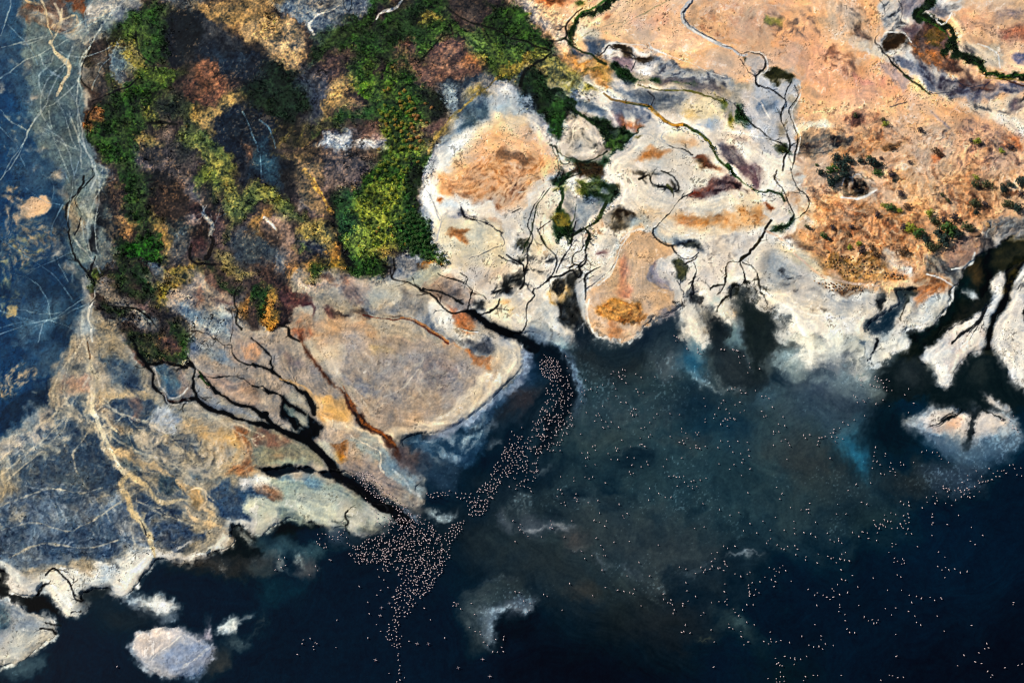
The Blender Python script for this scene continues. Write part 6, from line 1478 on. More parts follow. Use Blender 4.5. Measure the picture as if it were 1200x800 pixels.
# cream islets between the green threads
P('ddd2c0','950 385 1000 375 1050 390 1080 440 1060 490 1010 500 960 470',f=2.5,n=2,b=.2,bs=1)
S('2a2a22','950 385 1050 390 1080 470 980 480',bs=0,th=1.0,f=3)
P('e2d8c8','942 460 975 450 985 490 970 515 945 500',f=1.5,n=1,b=.1)
P('e0d2bc','970 520 1000 505 1015 530 985 550',f=1.5,n=1,b=.1)
P('d7cdb9','900 620 930 612 945 640 910 680 885 670',f=2,n=1,b=.1)
P('e6ddcc','978 580 995 568 1015 575 1015 598 990 600',f=1.2,n=.8,b=.05)
for s,w in [('925 450 945 520 940 560 890 620 870 680 860 730 830 790',(1.4,1.6,1.6,2,1.6,2)),('1000 500 1010 540 970 560 930 600',(2.4,2.4,2)),('935 455 960 490 1000 500 1040 510',(2.4,2,2))]:
    L('22301c',s,w,n=.5,b=.1)
A()
# rough ground of the plateau
P(None,'935 140 1000 125 1080 140 1200 150 1300 200 1300 260 1190 250 1130 290 1060 330 1000 330 960 300 940 270 945 200',f=12,n=4,b=.6,bs=1,r=.75)
S('9c6c4a','940 160 1200 160 1190 250 1060 330 960 300',bs=0,th=.9,f=8,o=.7,seed=7)
S('eac79c','940 160 1200 160 1190 250 1060 330 960 300',bs=0,th=1.1,f=8,o=.7,seed=9)
S('5a3c2c','960 190 1200 200 1180 250 1060 330 970 300',bs=1,th=1.3,f=8,o=.7,seed=8)

# ---- braided tracks of the western plain and the streaked fan below it
_o[:] = [0,0,.5]
for s,w,c in [('128 10 145 50 130 80 120 100 130 125 155 150 160 170 145 200 135 225',(3.2,2.6,3.2,2.6,2),'d8c6a2'),('265 20 240 60 215 100 190 160 185 190 180 240 190 290 200 350 215 380 225 410 215 440',(1.6,1.8,1.6,1.8,2),'aeb2a8'),
 ('150 150 110 190 95 230 100 270 118 305',(1.6,1.4),'9aa59f'),('170 110 150 160 125 200 105 250 70 300 40 370 0 420',(1.2,1.4,1),'92a0a0'),('160 255 185 330 192 395',(1.3,1.1),'a3a89f'),('135 230 160 300 178 352',(1.3,1),'9aa59f'),('100 300 150 332 172 402 180 460',(1.1,1.1,.8),'8d9c9e'),
 ('225 400 235 440 215 480 205 540 215 600 235 640',(1.8,2,1.6),'aab0a6'),('240 400 230 470 222 540 230 590',(1.2,1.4),'9ca39b'),('200 440 190 480 195 540 205 590',(1.3,1.2),'8f9791'),('215 210 235 160 260 130 280 90',(1.1,1.1),'98a3a0'),('140 120 170 135 210 130 260 110',(1,1),'97a2a0'),
 ('95 130 110 160 140 180',(1,1),'97a2a0'),('185 380 172 420 165 470 158 520',(1.1,1),'8fa0a4'),('120 170 150 190 180 240',(1,.8),'97a2a0'),
 ('0 782 60 762 120 752 172 772',(.9,.8),'7f9cab'),('90 800 102 760 132 742 192 702',(.9,.8),'7f9cab'),('40 722 100 736 150 732',(.8,.7),'7694a4'),('0 560 60 600 120 640 170 700',(.8,.7),'56758a'),('150 480 120 540 130 600 160 660',(.8,.7),'6f8d9c'),('60 440 100 470 140 480',(.7,.7),'5f8094'),('20 60 60 100 90 150',(.8,.6),'6f8d9c'),('0 300 30 330 60 390',(.7,.6),'5f8094'),('30 640 80 660 110 700 120 760',(.8,.7),'6f8d9c')]:
    L(c,s,w,n=.4,b=.3,o=.85)
P('b9b2a0','70 25 110 15 150 30 200 45 240 90 220 110 170 90 120 70 80 60',f=4,n=4,b=.7,bs=1,o=.7)
_o[:] = [0,352,.5]
for s,w in [('205 80 170 130 140 170 125 215 130 262 92 292 50 332 0 372',(2,2.4,2.6,2.2)),('190 100 160 150 150 210 160 260 120 310 60 360 0 410',(1.6,2,1.6)),('210 180 170 240 150 300 100 350 40 400 0 440',(1.6,1.8,1.2)),('225 260 200 320 170 360 190 420 230 470 260 520',(1.4,1.6,1.2)),
  ('230 300 280 330 340 360 400 380 450 420 500 470',(1.8,2.2,2.4,2)),('240 240 300 270 370 300 440 360',(1.4,1.6,1.2)),('0 480 60 460 120 440 180 450 240 440',(1.4,1.6,1)),('0 540 80 520 160 540 240 500 290 470',(1.4,1.8,1.2)),('20 600 100 570 200 580 280 560',(1.4,1.6,1.2)),('320 470 380 500 440 520 500 560',(1.6,1.8,1.2)),('300 500 310 550 330 590',(1.6,1.4)),('480 260 540 300 600 330',(1.2,1)),('440 230 500 270 560 290 620 320',(1.2,1))]:
    L('c9bda2',s,w,n=1.,b=.45,o=.7,f=1.4)
S('c6b99f','100 180 260 150 420 260 520 470 300 520 60 420',bs=1,th=1.5,f=8,o=.5)
S('2b3d4f','60 260 260 240 420 360 440 560 160 600 20 480',bs=1,th=.7,f=8,o=.65,seed=3)
S('a9b0b4','0 420 260 440 460 560 300 600 0 600',bs=0,th=1.2,f=8,o=.6,seed=5)
A()

# ---------------------------------------------------------------- break-up of the patches into natural grain
def blur(a, r, it=2):
    for _ in range(it):
        for ax in (0,1):
            n = a.shape[ax]
            c = np.cumsum(np.concatenate([np.repeat(a.take([0],ax),r+1,ax), a, np.repeat(a.take([-1],ax),r,ax)],ax),axis=ax,dtype=np.float64)
            a = ((c.take(np.arange(2*r+1,2*r+1+n),ax)-c.take(np.arange(0,n),ax))/(2*r+1)).astype(F)
    return a
_o[:] = [0,0,1.]
marsh = np.zeros((H,W),F)
_k = can.copy(), hgt.copy()
hgt[:] = 0
P(None,'105 20 200 -20 600 -40 660 70 600 100 530 140 500 200 495 260 520 310 400 330 330 370 280 380 230 430 180 420 110 350 120 260 110 120',f=14,n=4,b=0,h=1.)
marsh = hgt.copy(); hgt[:] = 0
P(None,'385 205 470 110 500 100 520 150 495 240 530 310 520 325 390 330',f=10,n=3,b=0,h=1.)
bedm = hgt.copy(); hgt[:] = _k[1]
waterm = np.clip(wat,0,1)
# ragged, branching outlines instead of round ones
_wm = blur(np.maximum(np.clip(wet,0,1),waterm),5,2)
AW = 5.*marsh*(1-.6*bedm) + 2.6*(1-waterm)*(1-marsh)*np.clip(1-2.5*_wm,0,1) + 3.*sstep(.95,1.,_wm)
e1, e2 = fbm(40,81,6,.62), fbm(40,82,6,.62)
can = np.stack([samp(can[...,k],GX+AW*e1,GY+AW*e2) for k in range(3)],-1)
veg[:] = samp(veg,GX+AW*e1,GY+AW*e2); rgh[:] = samp(rgh,GX+AW*e1,GY+AW*e2)
# the way water once ran: follow the edges of the patches, and let the run-off smear the soils along it
lum0 = can.mean(-1)
sb = blur(lum0,2,2)
gy_, gx_ = np.gradient(sb)
gl_ = np.sqrt(gx_*gx_+gy_*gy_)+1e-5
wgt = 1/np.sqrt(gl_)
Jxx, Jyy, Jxy = blur(gx_*gx_*wgt,8,2), blur(gy_*gy_*wgt,8,2), blur(gx_*gy_*wgt,8,2)
th_ = .5*np.arctan2(2*Jxy, Jxx-Jyy) + np.pi/2 + .25*w1
coh = np.clip(np.sqrt((Jxx-Jyy)**2+4*Jxy**2)/(Jxx+Jyy+1e-7),0,1)*np.maximum(sstep(.28,.45,blur(lum0,4,1)),waterm)
TX, TY = np.cos(th_).astype(F), np.sin(th_).astype(F)
def nearest(a,x,y):
    return a[np.clip(y+.5,0,H-1).astype(np.int32), np.clip(x+.5,0,W-1).astype(np.int32)]
def paths(steps, h):
    out = []
    for sgn in (1,-1):
        x,y = GX.copy(),GY.copy(); px_,py_ = TX*sgn,TY*sgn
        for k in range(steps):
            tx,ty = nearest(TX,x,y),nearest(TY,x,y)
            fl_ = np.where(tx*px_+ty*py_<0,F(-1),F(1)); tx,ty = tx*fl_,ty*fl_
            x = x+tx*F(h); y = y+ty*F(h); px_,py_ = tx,ty
            out.append((x,y))
    return out
_p = paths(11,1.6)
nf = vnoise(1.7,71)+.5*vnoise(3.1,72); nm = vnoise(4.3,73)+.6*vnoise(7.5,74)
lic1, lic2 = nf.copy(), nm.copy(); smear = can.copy(); cnt = np.ones((H,W),F)
reach = .6+2.2*coh*(1-marsh)+4.5*marsh+3.*waterm
for i,(x,y) in enumerate(_p):
    k = i%11
    lic2 += nearest(nm,x,y)
    if k < 7: lic1 += nearest(nf,x,y)
    q = np.clip(reach-k,0,1); iy_ = np.clip(y+.5,0,H-1).astype(np.int32); ix_ = np.clip(x+.5,0,W-1).astype(np.int32)
    smear += can[iy_,ix_]*q[...,None]; cnt += q
lic1 /= lic1.std(); lic2 /= lic2.std()
can = smear/cnt[...,None]
cm_ = np.stack([blur(can[...,k],3,2) for k in range(3)],-1)
mm_ = (.22*marsh*(1-.5*np.clip(veg,0,1))+.25*waterm)[...,None]
can = can*(1-mm_)+cm_*mm_
mt_ = (.10*marsh*(1-np.clip(veg,0,1)))[...,None]
can = can*(1-mt_)+np.array([.155,.145,.125],F)*mt_
A1 = .7 + .6*marsh + 1.0*waterm + .5*rgh
A2 = .3 + .45*marsh + .2*waterm
a1, a2 = fbm(7,41,3), fbm(7,42,3); b1, b2 = fbm(2.6,43,2), fbm(2.6,44,2)
thin = np.clip(wet*2,0,1)*(1-waterm)                # keep the creeks crisp
A1 = A1*(1-.5*thin); A2 = A2*(1-.7*thin)
DX, DY = A1*a1 + A2*b1*.8, A1*a2 + A2*b2*.8
can = np.stack([samp(can[...,k], GX+DX, GY+DY) for k in range(3)],-1)
# crisp trails, cracks and creeks again on top of the broken-up patches
REPLAY[0] = True
_rec = list(LREC)
_rr = np.random.RandomState(12)
_cx = lambda c: hexc(c).mean()
def rill(p0, ang, ln, w0, col, op, depth):
    n_ = max(4,int(ln/2.6)); q = [p0]; a_ = ang
    for _ in range(n_):
        a_ += _rr.normal(0,.22)-.10*np.sin(a_-ang)*3; q.append(q[-1]+np.array([math.cos(a_),math.sin(a_)])*ln/n_)
    _o[:] = [0,0,1.]
    L(col,' '.join('%.1f %.1f'%(x-MG,y-MG) for x,y in q),(w0,w0*.7,w0*.25),.8,.3,op,.25,bs=0,jit=.5)
    if depth and ln > 9:
        for _ in range(_rr.randint(1,3)):
            k_ = _rr.randint(1,n_)
            rill(q[k_],ang+_rr.choice([-1,1])*_rr.uniform(.4,.9),ln*_rr.uniform(.35,.6),w0*.7,col,op*.9,depth-1)
for (oo,col,ss,ff,nn,op,bb,bs) in PREC:
    _o[:] = oo; P(col,ss,min(ff,2.),nn*.7,op*.9,bb,bs)
for (oo,col,ss,wd,ff,nn,op,bb,bs,bt,jj) in _rec:
    wd = np.atleast_1d(wd)
    _o[:] = oo
    pale_ = oo[0]==0 and oo[1]<400 and _cx(col)>.4
    pp,_t = spline(pts(ss),False,6)
    L(col,ss,tuple(wd*(.95 if pale_ or wd.max()>=9 else .82)),ff*.9,nn*.55,op*(.75 if pale_ else .92),bb,bs,bt=bt,jit=jj*.7)
    seg = np.linalg.norm(np.diff(pp,axis=0),axis=1); tot = seg.sum()
    dark_ = _cx(col)<.17
    ix_ = np.clip(pp.astype(int),0,[W-1,H-1]); onland = waterm[ix_[:,1],ix_[:,0]].mean()<.3
    if onland and tot>14 and wd.max()<9 and (dark_ or pp[:,0].mean()>MG+110) and (dark_ or pale_):
        for _ in range(int(tot/(13 if dark_ else 16))):
            k_ = _rr.randint(0,len(pp)-1); d_ = pp[k_+1]-pp[k_]
            side = _rr.choice([-1,1]); rev = np.pi if _rr.rand()<.7 else 0
            rill(pp[k_], math.atan2(d_[1],d_[0])+rev+side*_rr.uniform(.3,.75), _rr.uniform(5,17)*(1 if dark_ else 1.6), min(1.0,.42*wd.mean()), col, .5 if dark_ else .4, 1)
_o[:] = [0,0,1.]
veg_ = samp(veg, GX+DX, GY+DY)
# grain: fine mottling, marbling along the old flow lines, bluish shade and warm highlights painted in by noise
lum = can.mean(-1)
land = 1-waterm
smooth = sstep(.45,.72,lum)*(1-marsh)*(1-.5*np.clip(rgh,0,1))
iso = 1.1-.5*coh+.2*marsh+.3*np.clip(rgh,0,1)
g = iso*(1-.5*smooth)*(.45*NB[0] + .5*NB[1]) + .3*NB[2] + .3*NB[3] + (1-.5*marsh)*(.25+.9*coh)*(.75*lic1 + .55*lic2)
st_a = fbm(16,51,4,.62,5); st_b = fbm(5,52,4,.62,16)
mixd = sstep(-.6,.6,fbm(140,53,2))
streak = st_a*mixd + st_b*(1-mixd)
streak = samp(streak, GX+7*w1+3*a1, GY+7*w2+3*a2)
ridge = 1-2*np.abs(samp(fbm(20,54,4,.6),GX+10*w1,GY+10*w2))
pale0 = sstep(.5,.7,lum)
amp = land*(.07+.05*marsh+.04*rgh)*(1-.45*smooth) + waterm*.07
tone = amp*(g + .7*streak*land + .5*np.clip(ridge,-1.5,1)*land)
fill = fbm(38,55,5,.6)
# marsh: black seams between the clumps, a dark fringe of water round the reeds, sunlight on dry tufts painted as tan flecks
vg = np.clip(veg_,0,1)
seam = sstep(.16,.02,np.abs(samp(fbm(30,83,5,.6),GX+6*e1,GY+6*e2)))*sstep(-.3,.8,fbm(60,84,4))
fringe = np.clip(blur(vg,4,2)*1.5-vg*1.6,0,1)
mdark = marsh*np.clip(.75*seam+.55*fringe,0,.85)*(1-.5*vg)
can = can*(1-mdark[...,None])+np.array([.035,.05,.07],F)*mdark[...,None]
lit_fleck = marsh*(1-vg)*sstep(1.3,2.6,NB[0]*1.+.4*NB[1]+.7*fbm(45,85,4))*.13
can = can*(1-lit_fleck[...,None])+np.array([.74,.54,.34],F)*lit_fleck[...,None]
tone += .035*fill*land
# evaporation rims round every salt flat, and damp margins along the creeks
wetm = np.maximum(np.clip(wet,0,1),waterm); ds = blur(np.maximum(wetm,.8*np.clip(veg_,0,1)),9,2)+.02*swirl
band = np.sin(ds*38+1.5*fbm(40,61,3))
tone += .035*band*land*(1-marsh)*sstep(.02,.10,ds)
tone += .10*np.exp(-((ds-.10)/.05)**2)*pale0*land
damp = blur(wetm*(lum<.3),2,2)*land
tone -= .28*np.clip(damp*1.6,0,1)*(1-marsh)
tone = np.clip(tone,-.6,.5)
f3 = np.stack([1+1.15*tone, 1+1.0*tone, 1+.78*tone],-1)
can = can*np.clip(f3,.35,1.6)
hue = fbm(24,56,5,.6)*.015*(land+.35*waterm)
can += np.stack([hue,hue*.15,-hue*.9],-1)*np.clip(lum*2,0.15,1)[...,None]
# thin cracks and crusts on the pale flats
pale = sstep(.55,.75,lum)*land
cr = np.abs(samp(fbm(13,57,3,.55),GX+5*a1,GY+5*a2))
crk = sstep(.10,.02,cr)*sstep(.1,.9,fbm(50,58,3))*pale
can = can*(1-.35*crk[...,None])
wh = sstep(1.2,2.6,.5*NB[1]+1.0*streak)*pale
can = can + (1-can)*.35*wh[...,None]
dk = sstep(1.7,2.6,np.roll(NB[0],77,1)*.8+NB[3]*.8)*land*(.25+.2*pale)
can = can*(1-.6*dk[...,None])
# flecks of silt and scum on the water
fl = sstep(1.6,3.2,NB[0]*.9+.6*fbm(60,59,4)+5*(lum-.2))*waterm*sstep(.1,.22,lum)
can = can + fl[...,None]*np.array([.13,.16,.17],F)
cb = np.stack([blur(can[...,k],1,1) for k in range(3)],-1); cw = np.stack([blur(can[...,k],9,2) for k in range(3)],-1)
can = can + (.85*land*(1-.25*smooth)+.15)[...,None]*(can-cb) + (.28*land)[...,None]*(can-cw)
gr_ = (np.clip(veg_,0,1)*(can[...,1]>can[...,0])*np.where((GX-MG>385)&(GX-MG<530)&(GY-MG>95)&(GY-MG<325),0,1))[...,None]
can = can*(1-gr_*np.array([.28,.2,.12],F))
lil = (sstep(.35,1.3,fbm(42,91,5,.6)+.5*streak)*pale0*land*(1-marsh)*.34)[...,None]
can = can*(1-lil)+np.array([.69,.67,.66],F)*lil
bank = (np.clip(blur(wetm*(lum<.3),3,2)*1.5,0,1)*sstep(.3,.45,can.mean(-1))*(1-marsh)*land*.42)[...,None]
can = can*(1-bank)+np.array([.40,.345,.29],F)*bank
_bw = blur(waterm,6,2); shore_ = np.clip(_bw*(1-_bw)*4*1.3,0,1)
_gy,_gx = np.gradient(_bw); _gn = np.sqrt(_gx**2+_gy**2)+1e-4
_dn = (.3*np.roll(NB[0],31,1)+.7*np.roll(NB[1],57,0)+.9*np.roll(NB[2],11,1)+.8*lic1)*shore_*(.6+2.0*sstep(690,740,GX-MG)*sstep(1060,1030,GX-MG)*sstep(475,455,GY-MG))
_sx,_sy = GX-_gx/_gn*_dn, GY-_gy/_gn*_dn
can = np.stack([samp(can[...,k],_sx,_sy) for k in range(3)],-1)
_ss = shore_*sstep(690,740,GX-MG)*sstep(1080,1030,GX-MG)*sstep(475,455,GY-MG)
cs_ = np.stack([blur(can[...,k],2,2) for k in range(3)],-1)
can = can*(1-.4*_ss[...,None])+cs_*.4*_ss[...,None]
warm = (sstep(.5,.75,lum)*land*(1-marsh))[...,None]
can = can*(1+warm*np.array([.015,-.004,-.035],F))
can = np.clip(can,.004,.97)

GRASS_GAIN=1.15; BIRD_SCALE=.64; SKY=.07; SUN=4.8; EXPO=.17
# =====================================================================  scene
import bpy, bmesh, random
from mathutils import Vector, Matrix
random.seed(4); RS = np.random.RandomState(4)
C = bpy.context.scene.collection
DEPR, DIST, HF = math.radians(55), 590., math.radians(40)
CH, CB = DIST*math.sin(DEPR), DIST*math.cos(DEPR)
TH = math.tan(HF/2)
def ground(px, py, z=0.):
    """survey-map cell -> point of the terrain at height z"""
    u = (np.asarray(px,float)-600)/600*TH; v = -(np.asarray(py,float)-400)/600*TH
    dy = math.cos(DEPR)+v*math.sin(DEPR); dz = -math.sin(DEPR)+v*math.cos(DEPR)
    t = (CH-z)/-dz
    return t*u, -CB+t*dy
# ---------------------------------------------------------------- terrain heights
E_GROUND = 1.0
lin = lambda c: np.where(c<=.04045, c/12.92, ((c+.055)/1.055)**2.4).astype(F)
waterm = np.clip(wat,0,1)
dry = np.clip(1-np.maximum(np.maximum(waterm,np.clip(wet,0,1)),.75*np.clip(veg_,0,1)),0,1)
dome = np.clip(blur(dry,12)*2-1,0,1)*.35 + np.clip(blur(dry,30)*1.6-.6,0,1)*1.1
base = -.5*blur(waterm,3,2) + .11*(1-waterm)
rel = .06*a1 + .05*NB[1] + .12*NB[3] + .05*streak + .05*lic2 + .025*lic1
rel = rel*(land*(.45+.7*rgh*(1-.7*marsh))*(1-.45*smooth)+.2*waterm)
gully = -.35*sstep(.3,.06,blur(lum,1,1))*land*(1-marsh)
zt0 = base + dome*land + rel
zt0 = np.where(waterm>.75, np.minimum(zt0,-.2), zt0)
zt = zt0 + hgt*.5 + gully*.4*(1-np.clip(shore_*1.5,0,1))
zt = np.where((waterm<.15)&(zt<.06), .06+.05*(zt-.06), zt)
# ---------------------------------------------------------------- materials
def mat(name):
    m = bpy.data.materials.new(name); m.use_nodes = True
    return m, m.node_tree, m.node_tree.nodes['Principled BSDF']
def nd(t, ty, **k):
    n = t.nodes.new(ty)
    for a,b in k.items(): setattr(n,a,b)
    return n
def mix_rgb(t, kind, fac, a, b):
    n = nd(t,'ShaderNodeMix',data_type='RGBA',blend_type=kind)
    for s,v in ((0,fac),(6,a),(7,b)):
        if hasattr(v,'is_linked'): t.links.new(v,n.inputs[s])
        else: n.inputs[s].default_value = v
    return n.outputs[2]
def ground_mat(name, rough, wetrough, bump, dist, spec=.3):
    m,t,p = mat(name)
    at = nd(t,'ShaderNodeAttribute',attribute_name='Col')
    tc = nd(t,'ShaderNodeTexCoord')
    n1 = nd(t,'ShaderNodeTexNoise'); n1.inputs['Scale'].default_value = 1.1; n1.inputs['Detail'].default_value = 5; n1.inputs['Roughness'].default_value = .65
    t.links.new(tc.outputs['Object'],n1.inputs['Vector'])
    mr = nd(t,'ShaderNodeMapRange'); mr.inputs[1].default_value=.3; mr.inputs[2].default_value=.7; mr.inputs[3].default_value=.9; mr.inputs[4].default_value=1.1
    t.links.new(n1.outputs[0],mr.inputs[0])
    n2 = nd(t,'ShaderNodeTexNoise'); n2.inputs['Scale'].default_value = .035; n2.inputs['Detail'].default_value = 8; n2.inputs['Roughness'].default_value = .6
    t.links.new(tc.outputs['Object'],n2.inputs['Vector'])
    m2 = nd(t,'ShaderNodeMapRange'); m2.inputs[1].default_value=.3; m2.inputs[2].default_value=.7; m2.inputs[3].default_value=.9; m2.inputs[4].default_value=1.1
    t.links.new(n2.outputs[0],m2.inputs[0])
    col = mix_rgb(t,'MULTIPLY',1.,at.outputs['Color'],mr.outputs[0])
    col = mix_rgb(t,'MULTIPLY',1.,col,m2.outputs[0])
    t.links.new(col,p.inputs['Base Color'])
    r = nd(t,'ShaderNodeMapRange'); r.inputs[3].default_value=rough; r.inputs[4].default_value=wetrough
    t.links.new(at.outputs['Alpha'],r.inputs[0]); t.links.new(r.outputs[0],p.inputs['Roughness'])
    p.inputs['Specular IOR Level'].default_value = spec
    b = nd(t,'ShaderNodeBump'); b.inputs['Strength'].default_value = bump; b.inputs['Distance'].default_value = dist
    t.links.new(n1.outputs[0],b.inputs['Height']); t.links.new(b.outputs[0],p.inputs['Normal'])
    return m
M_ground = ground_mat('soil_salt_and_mud',.95,.5,.22,.25,.1)
M_lake = ground_mat('lake_water',.3,.3,.2,.2,.08)
M_creek = ground_mat('creek_water',.25,.25,.2,.1,.1)
# ---------------------------------------------------------------- sheets
def props(o, **k):
    for a,b in k.items(): o[a] = b
    return o
def mesh_obj(name, v, f, m, smooth=False, parent=None):
    me = bpy.data.meshes.new(name)
    v = np.asarray(v,F); f = np.asarray(f,np.int32); k = f.shape[1]
    me.vertices.add(len(v)); me.vertices.foreach_set('co',v.ravel())
    me.loops.add(f.size); me.loops.foreach_set('vertex_index',f.ravel())
    me.polygons.add(len(f)); me.polygons.foreach_set('loop_start',np.arange(0,f.size,k,dtype=np.int32))
    me.polygons.foreach_set('use_smooth',np.full(len(f),smooth))
    me.update(calc_edges=True)
    for mm in (m if isinstance(m,(list,tuple)) else [m]): me.materials.append(mm)
    o = bpy.data.objects.new(name,me); C.objects.link(o)
    if parent: o.parent = parent
    return o
def set_col(o, rgb, alpha):
    a = o.data.attributes.new('Col','FLOAT_COLOR','POINT')
    a.data.foreach_set('color',np.concatenate([rgb,alpha[:,None]],1).astype(F).ravel())
OFF = np.array([4,9,16,26,40,60,90,130,190,280,420,640,1000,1700,3000.])
def extend(z):
    """map grid of heights -> world grid that runs on for kilometres beyond the surveyed part"""
    n = len(OFF)
    X,Y = ground((GX-MG).astype(float),(GY-MG).astype(float),z)
    def padv(a,mirror):
        idx = np.minimum((OFF/.42).astype(int),118)
        top = a[idx][::-1]; bot = a[H-1-idx]
        return np.concatenate([top,a,bot],0)
    def padh(a):
        idx = np.minimum((OFF/.42).astype(int),118)
        return np.concatenate([a[:,idx][:,::-1],a,a[:,W-1-idx]],1)
    X2 = np.concatenate([np.repeat(X[:1],n,0),X,np.repeat(X[-1:],n,0)],0)
    Y2 = np.concatenate([Y[:1]+OFF[::-1,None],Y,Y[-1:]-OFF[:,None]],0)
    X2 = np.concatenate([X2[:,:1]-OFF[::-1][None],X2,X2[:,-1:]+OFF[None]],1)
    Y2 = np.concatenate([np.repeat(Y2[:,:1],n,1),Y2,np.repeat(Y2[:,-1:],n,1)],1)
    return X2,Y2,lambda a: padh(padv(a,1))
def sheet(name, z, m, mask=None, alpha=None, zvis=None):
    X2,Y2,pad = extend(z)
    Z2 = pad(z) if zvis is None else pad(zvis)
    h,w = X2.shape
    keep = None
    ii = np.arange(h*w).reshape(h,w)
    f = np.stack([ii[1:,:-1],ii[1:,1:],ii[:-1,1:],ii[:-1,:-1]],-1).reshape(-1,4)
    n_ = len(OFF)
    rgb = np.stack([pad(lin(np.clip(can[...,k],0,1))) for k in range(3)],-1)
    soft = np.stack([pad(blur(lin(np.clip(can[...,k],0,1)),45,2)) for k in range(3)],-1)
    dist = np.maximum(np.concatenate([OFF[::-1],np.zeros(H),OFF])[:,None],np.concatenate([OFF[::-1],np.zeros(W),OFF])[None,:])
    a1_ = np.clip(dist/26,0,1)[...,None]; a2_ = np.clip(dist/400,0,1)[...,None]
    is_w = pad(waterm)[...,None]
    far = np.where(is_w>.5,np.array([.004,.012,.022]),np.array([.30,.22,.15]))
    rgb = (rgb*(1-a1_)+soft*a1_)*(1-a2_)+far*a2_
    rgb = rgb.reshape(-1,3).astype(F)
    al = pad(alpha).reshape(-1)
    v = np.stack([X2,Y2,Z2],-1).reshape(-1,3)
    if mask is not None:
        mk = pad(mask.astype(F)) > .5
        q = (mk[1:,:-1]|mk[1:,1:]|mk[:-1,1:]|mk[:-1,:-1]).reshape(-1)
        f = f[q]
        used = np.zeros(h*w,bool); used[f.ravel()] = True
        rm = np.cumsum(used)-1
        f = rm[f]; v = v[used]; rgb = rgb[used]; al = al[used]
    o = mesh_obj(name,v,f,m,True)
    alb = np.clip(rgb/E_GROUND,0,.92)
    if mask is not None: alb = np.clip(alb-np.array(WATER_SKY,F),.0008,1)
    set_col(o,alb,al)
    return o
WATER_SKY = (.003,.002,.0022)
props(sheet('ground',zt,M_ground,alpha=np.clip(wet,0,1)*(1-.7*np.clip(veg_,0,1))),kind='structure')
props(sheet('lake',np.zeros((H,W),F),M_lake,mask=waterm>.12,alpha=np.zeros((H,W),F)),kind='structure')
_cm = (np.clip(wet,0,1)>.35)&(waterm<.5)&(lum<.3)
zs = blur(zt0,3,1)-.12
props(sheet('creek',zs.astype(F),M_creek,mask=_cm,alpha=np.zeros((H,W),F)),kind='structure')
# heights under any map cell
def zat(px,py):
    return float(samp(zt,np.array([px+MG],F),np.array([py+MG],F))[0])
def place(px,py,dz=0.,z=None):
    z = zat(px,py) if z is None else z
    x,y = ground(px,py,z); return float(x),float(y),z+dz
def cell_m(py):
    a = ground(600,py); b = ground(601,py); return float(b[0]-a[0])
# ---------------------------------------------------------------- marsh grass: leafy tufts over the green ground, one ground-cover mass
def tuft_cloud(name, px, py, size, hcol, blades=7, lean=.8):
    n = len(px)
    z = samp(zt,(px+MG).astype(F),(py+MG).astype(F)); x,y = ground(px,py,z)
    an = RS.rand(n,blades)*6.283; el = .15+RS.rand(n,blades)**1.2*1.25
    r = size[:,None]*(.65+.6*RS.rand(n,blades))
    dx,dy,dz = np.cos(an)*np.cos(el),np.sin(an)*np.cos(el),np.sin(el)
    wv = size[:,None]*(.30+.25*RS.rand(n,blades))
    tx,ty = -np.sin(an),np.cos(an)
    ox,oy = x[:,None]+dx*r*.12, y[:,None]+dy*r*.12
    oz = np.broadcast_to(z[:,None]-.05,ox.shape)
    base1 = np.stack([ox-tx*wv*.5,oy-ty*wv*.5,oz],-1); base2 = np.stack([ox+tx*wv*.5,oy+ty*wv*.5,oz],-1)
    mid2 = np.stack([x[:,None]+dx*r*.75+tx*wv*.55,y[:,None]+dy*r*.75+ty*wv*.55,oz+dz*r*.8+.1],-1)
    tip = np.stack([x[:,None]+dx*r-tx*wv*.3,y[:,None]+dy*r-ty*wv*.3,oz+dz*r*.9],-1)
    v = np.stack([base1,base2,mid2,tip],2).reshape(-1,3)
    f = np.arange(len(v)).reshape(-1,4)
    o = mesh_obj(name,v,f,M_leaf)
    c = np.repeat(hcol[:,None,:],blades,1)*(.75+.5*RS.rand(n,blades,1))
    c = np.repeat(c.reshape(-1,3),4,0)
    set_col(o,np.clip(c,.002,.8),np.ones(len(v)))
    return o
def leaf_mat(name, tint=None):
    m,t,p = mat(name)
    if tint is None:
        at = nd(t,'ShaderNodeAttribute',attribute_name='Col'); src = at.outputs['Color']
    else:
        tc = nd(t,'ShaderNodeTexCoord'); nz = nd(t,'ShaderNodeTexNoise'); nz.inputs['Scale'].default_value = 2.2
        t.links.new(tc.outputs['Object'],nz.inputs['Vector'])
        cr = nd(t,'ShaderNodeValToRGB'); cr.color_ramp.elements[0].color = (*tint[0],1); cr.color_ramp.elements[1].color = (*tint[1],1)
        cr.color_ramp.elements[0].position=.38; cr.color_ramp.elements[1].position=.62
        t.links.new(nz.outputs[0],cr.inputs[0]); src = cr.outputs[0]
    t.links.new(src,p.inputs['Base Color'])
    p.inputs['Roughness'].default_value = .7; p.inputs['Specular IOR Level'].default_value = .2
    return m
M_leaf = leaf_mat('grass_blades')
lincan = lin(np.clip(can,0,1))
def colour_at(px,py):
    ix = np.clip((px+MG).astype(int),0,W-1); iy = np.clip((py+MG).astype(int),0,H-1)
    return lincan[iy,ix]
vv = np.clip(veg_,0,1)*(1-waterm)*(1-np.clip(wet,0,1)*.8)
prob = vv*np.clip(.42+.25*NB[2],.12,1)
cand = np.argwhere(RS.rand(H,W) < prob*.42)
px = cand[:,1]-MG+RS.rand(len(cand)); py = cand[:,0]-MG+RS.rand(len(cand))
hc = colour_at(px,py)
jit = RS.rand(len(px))
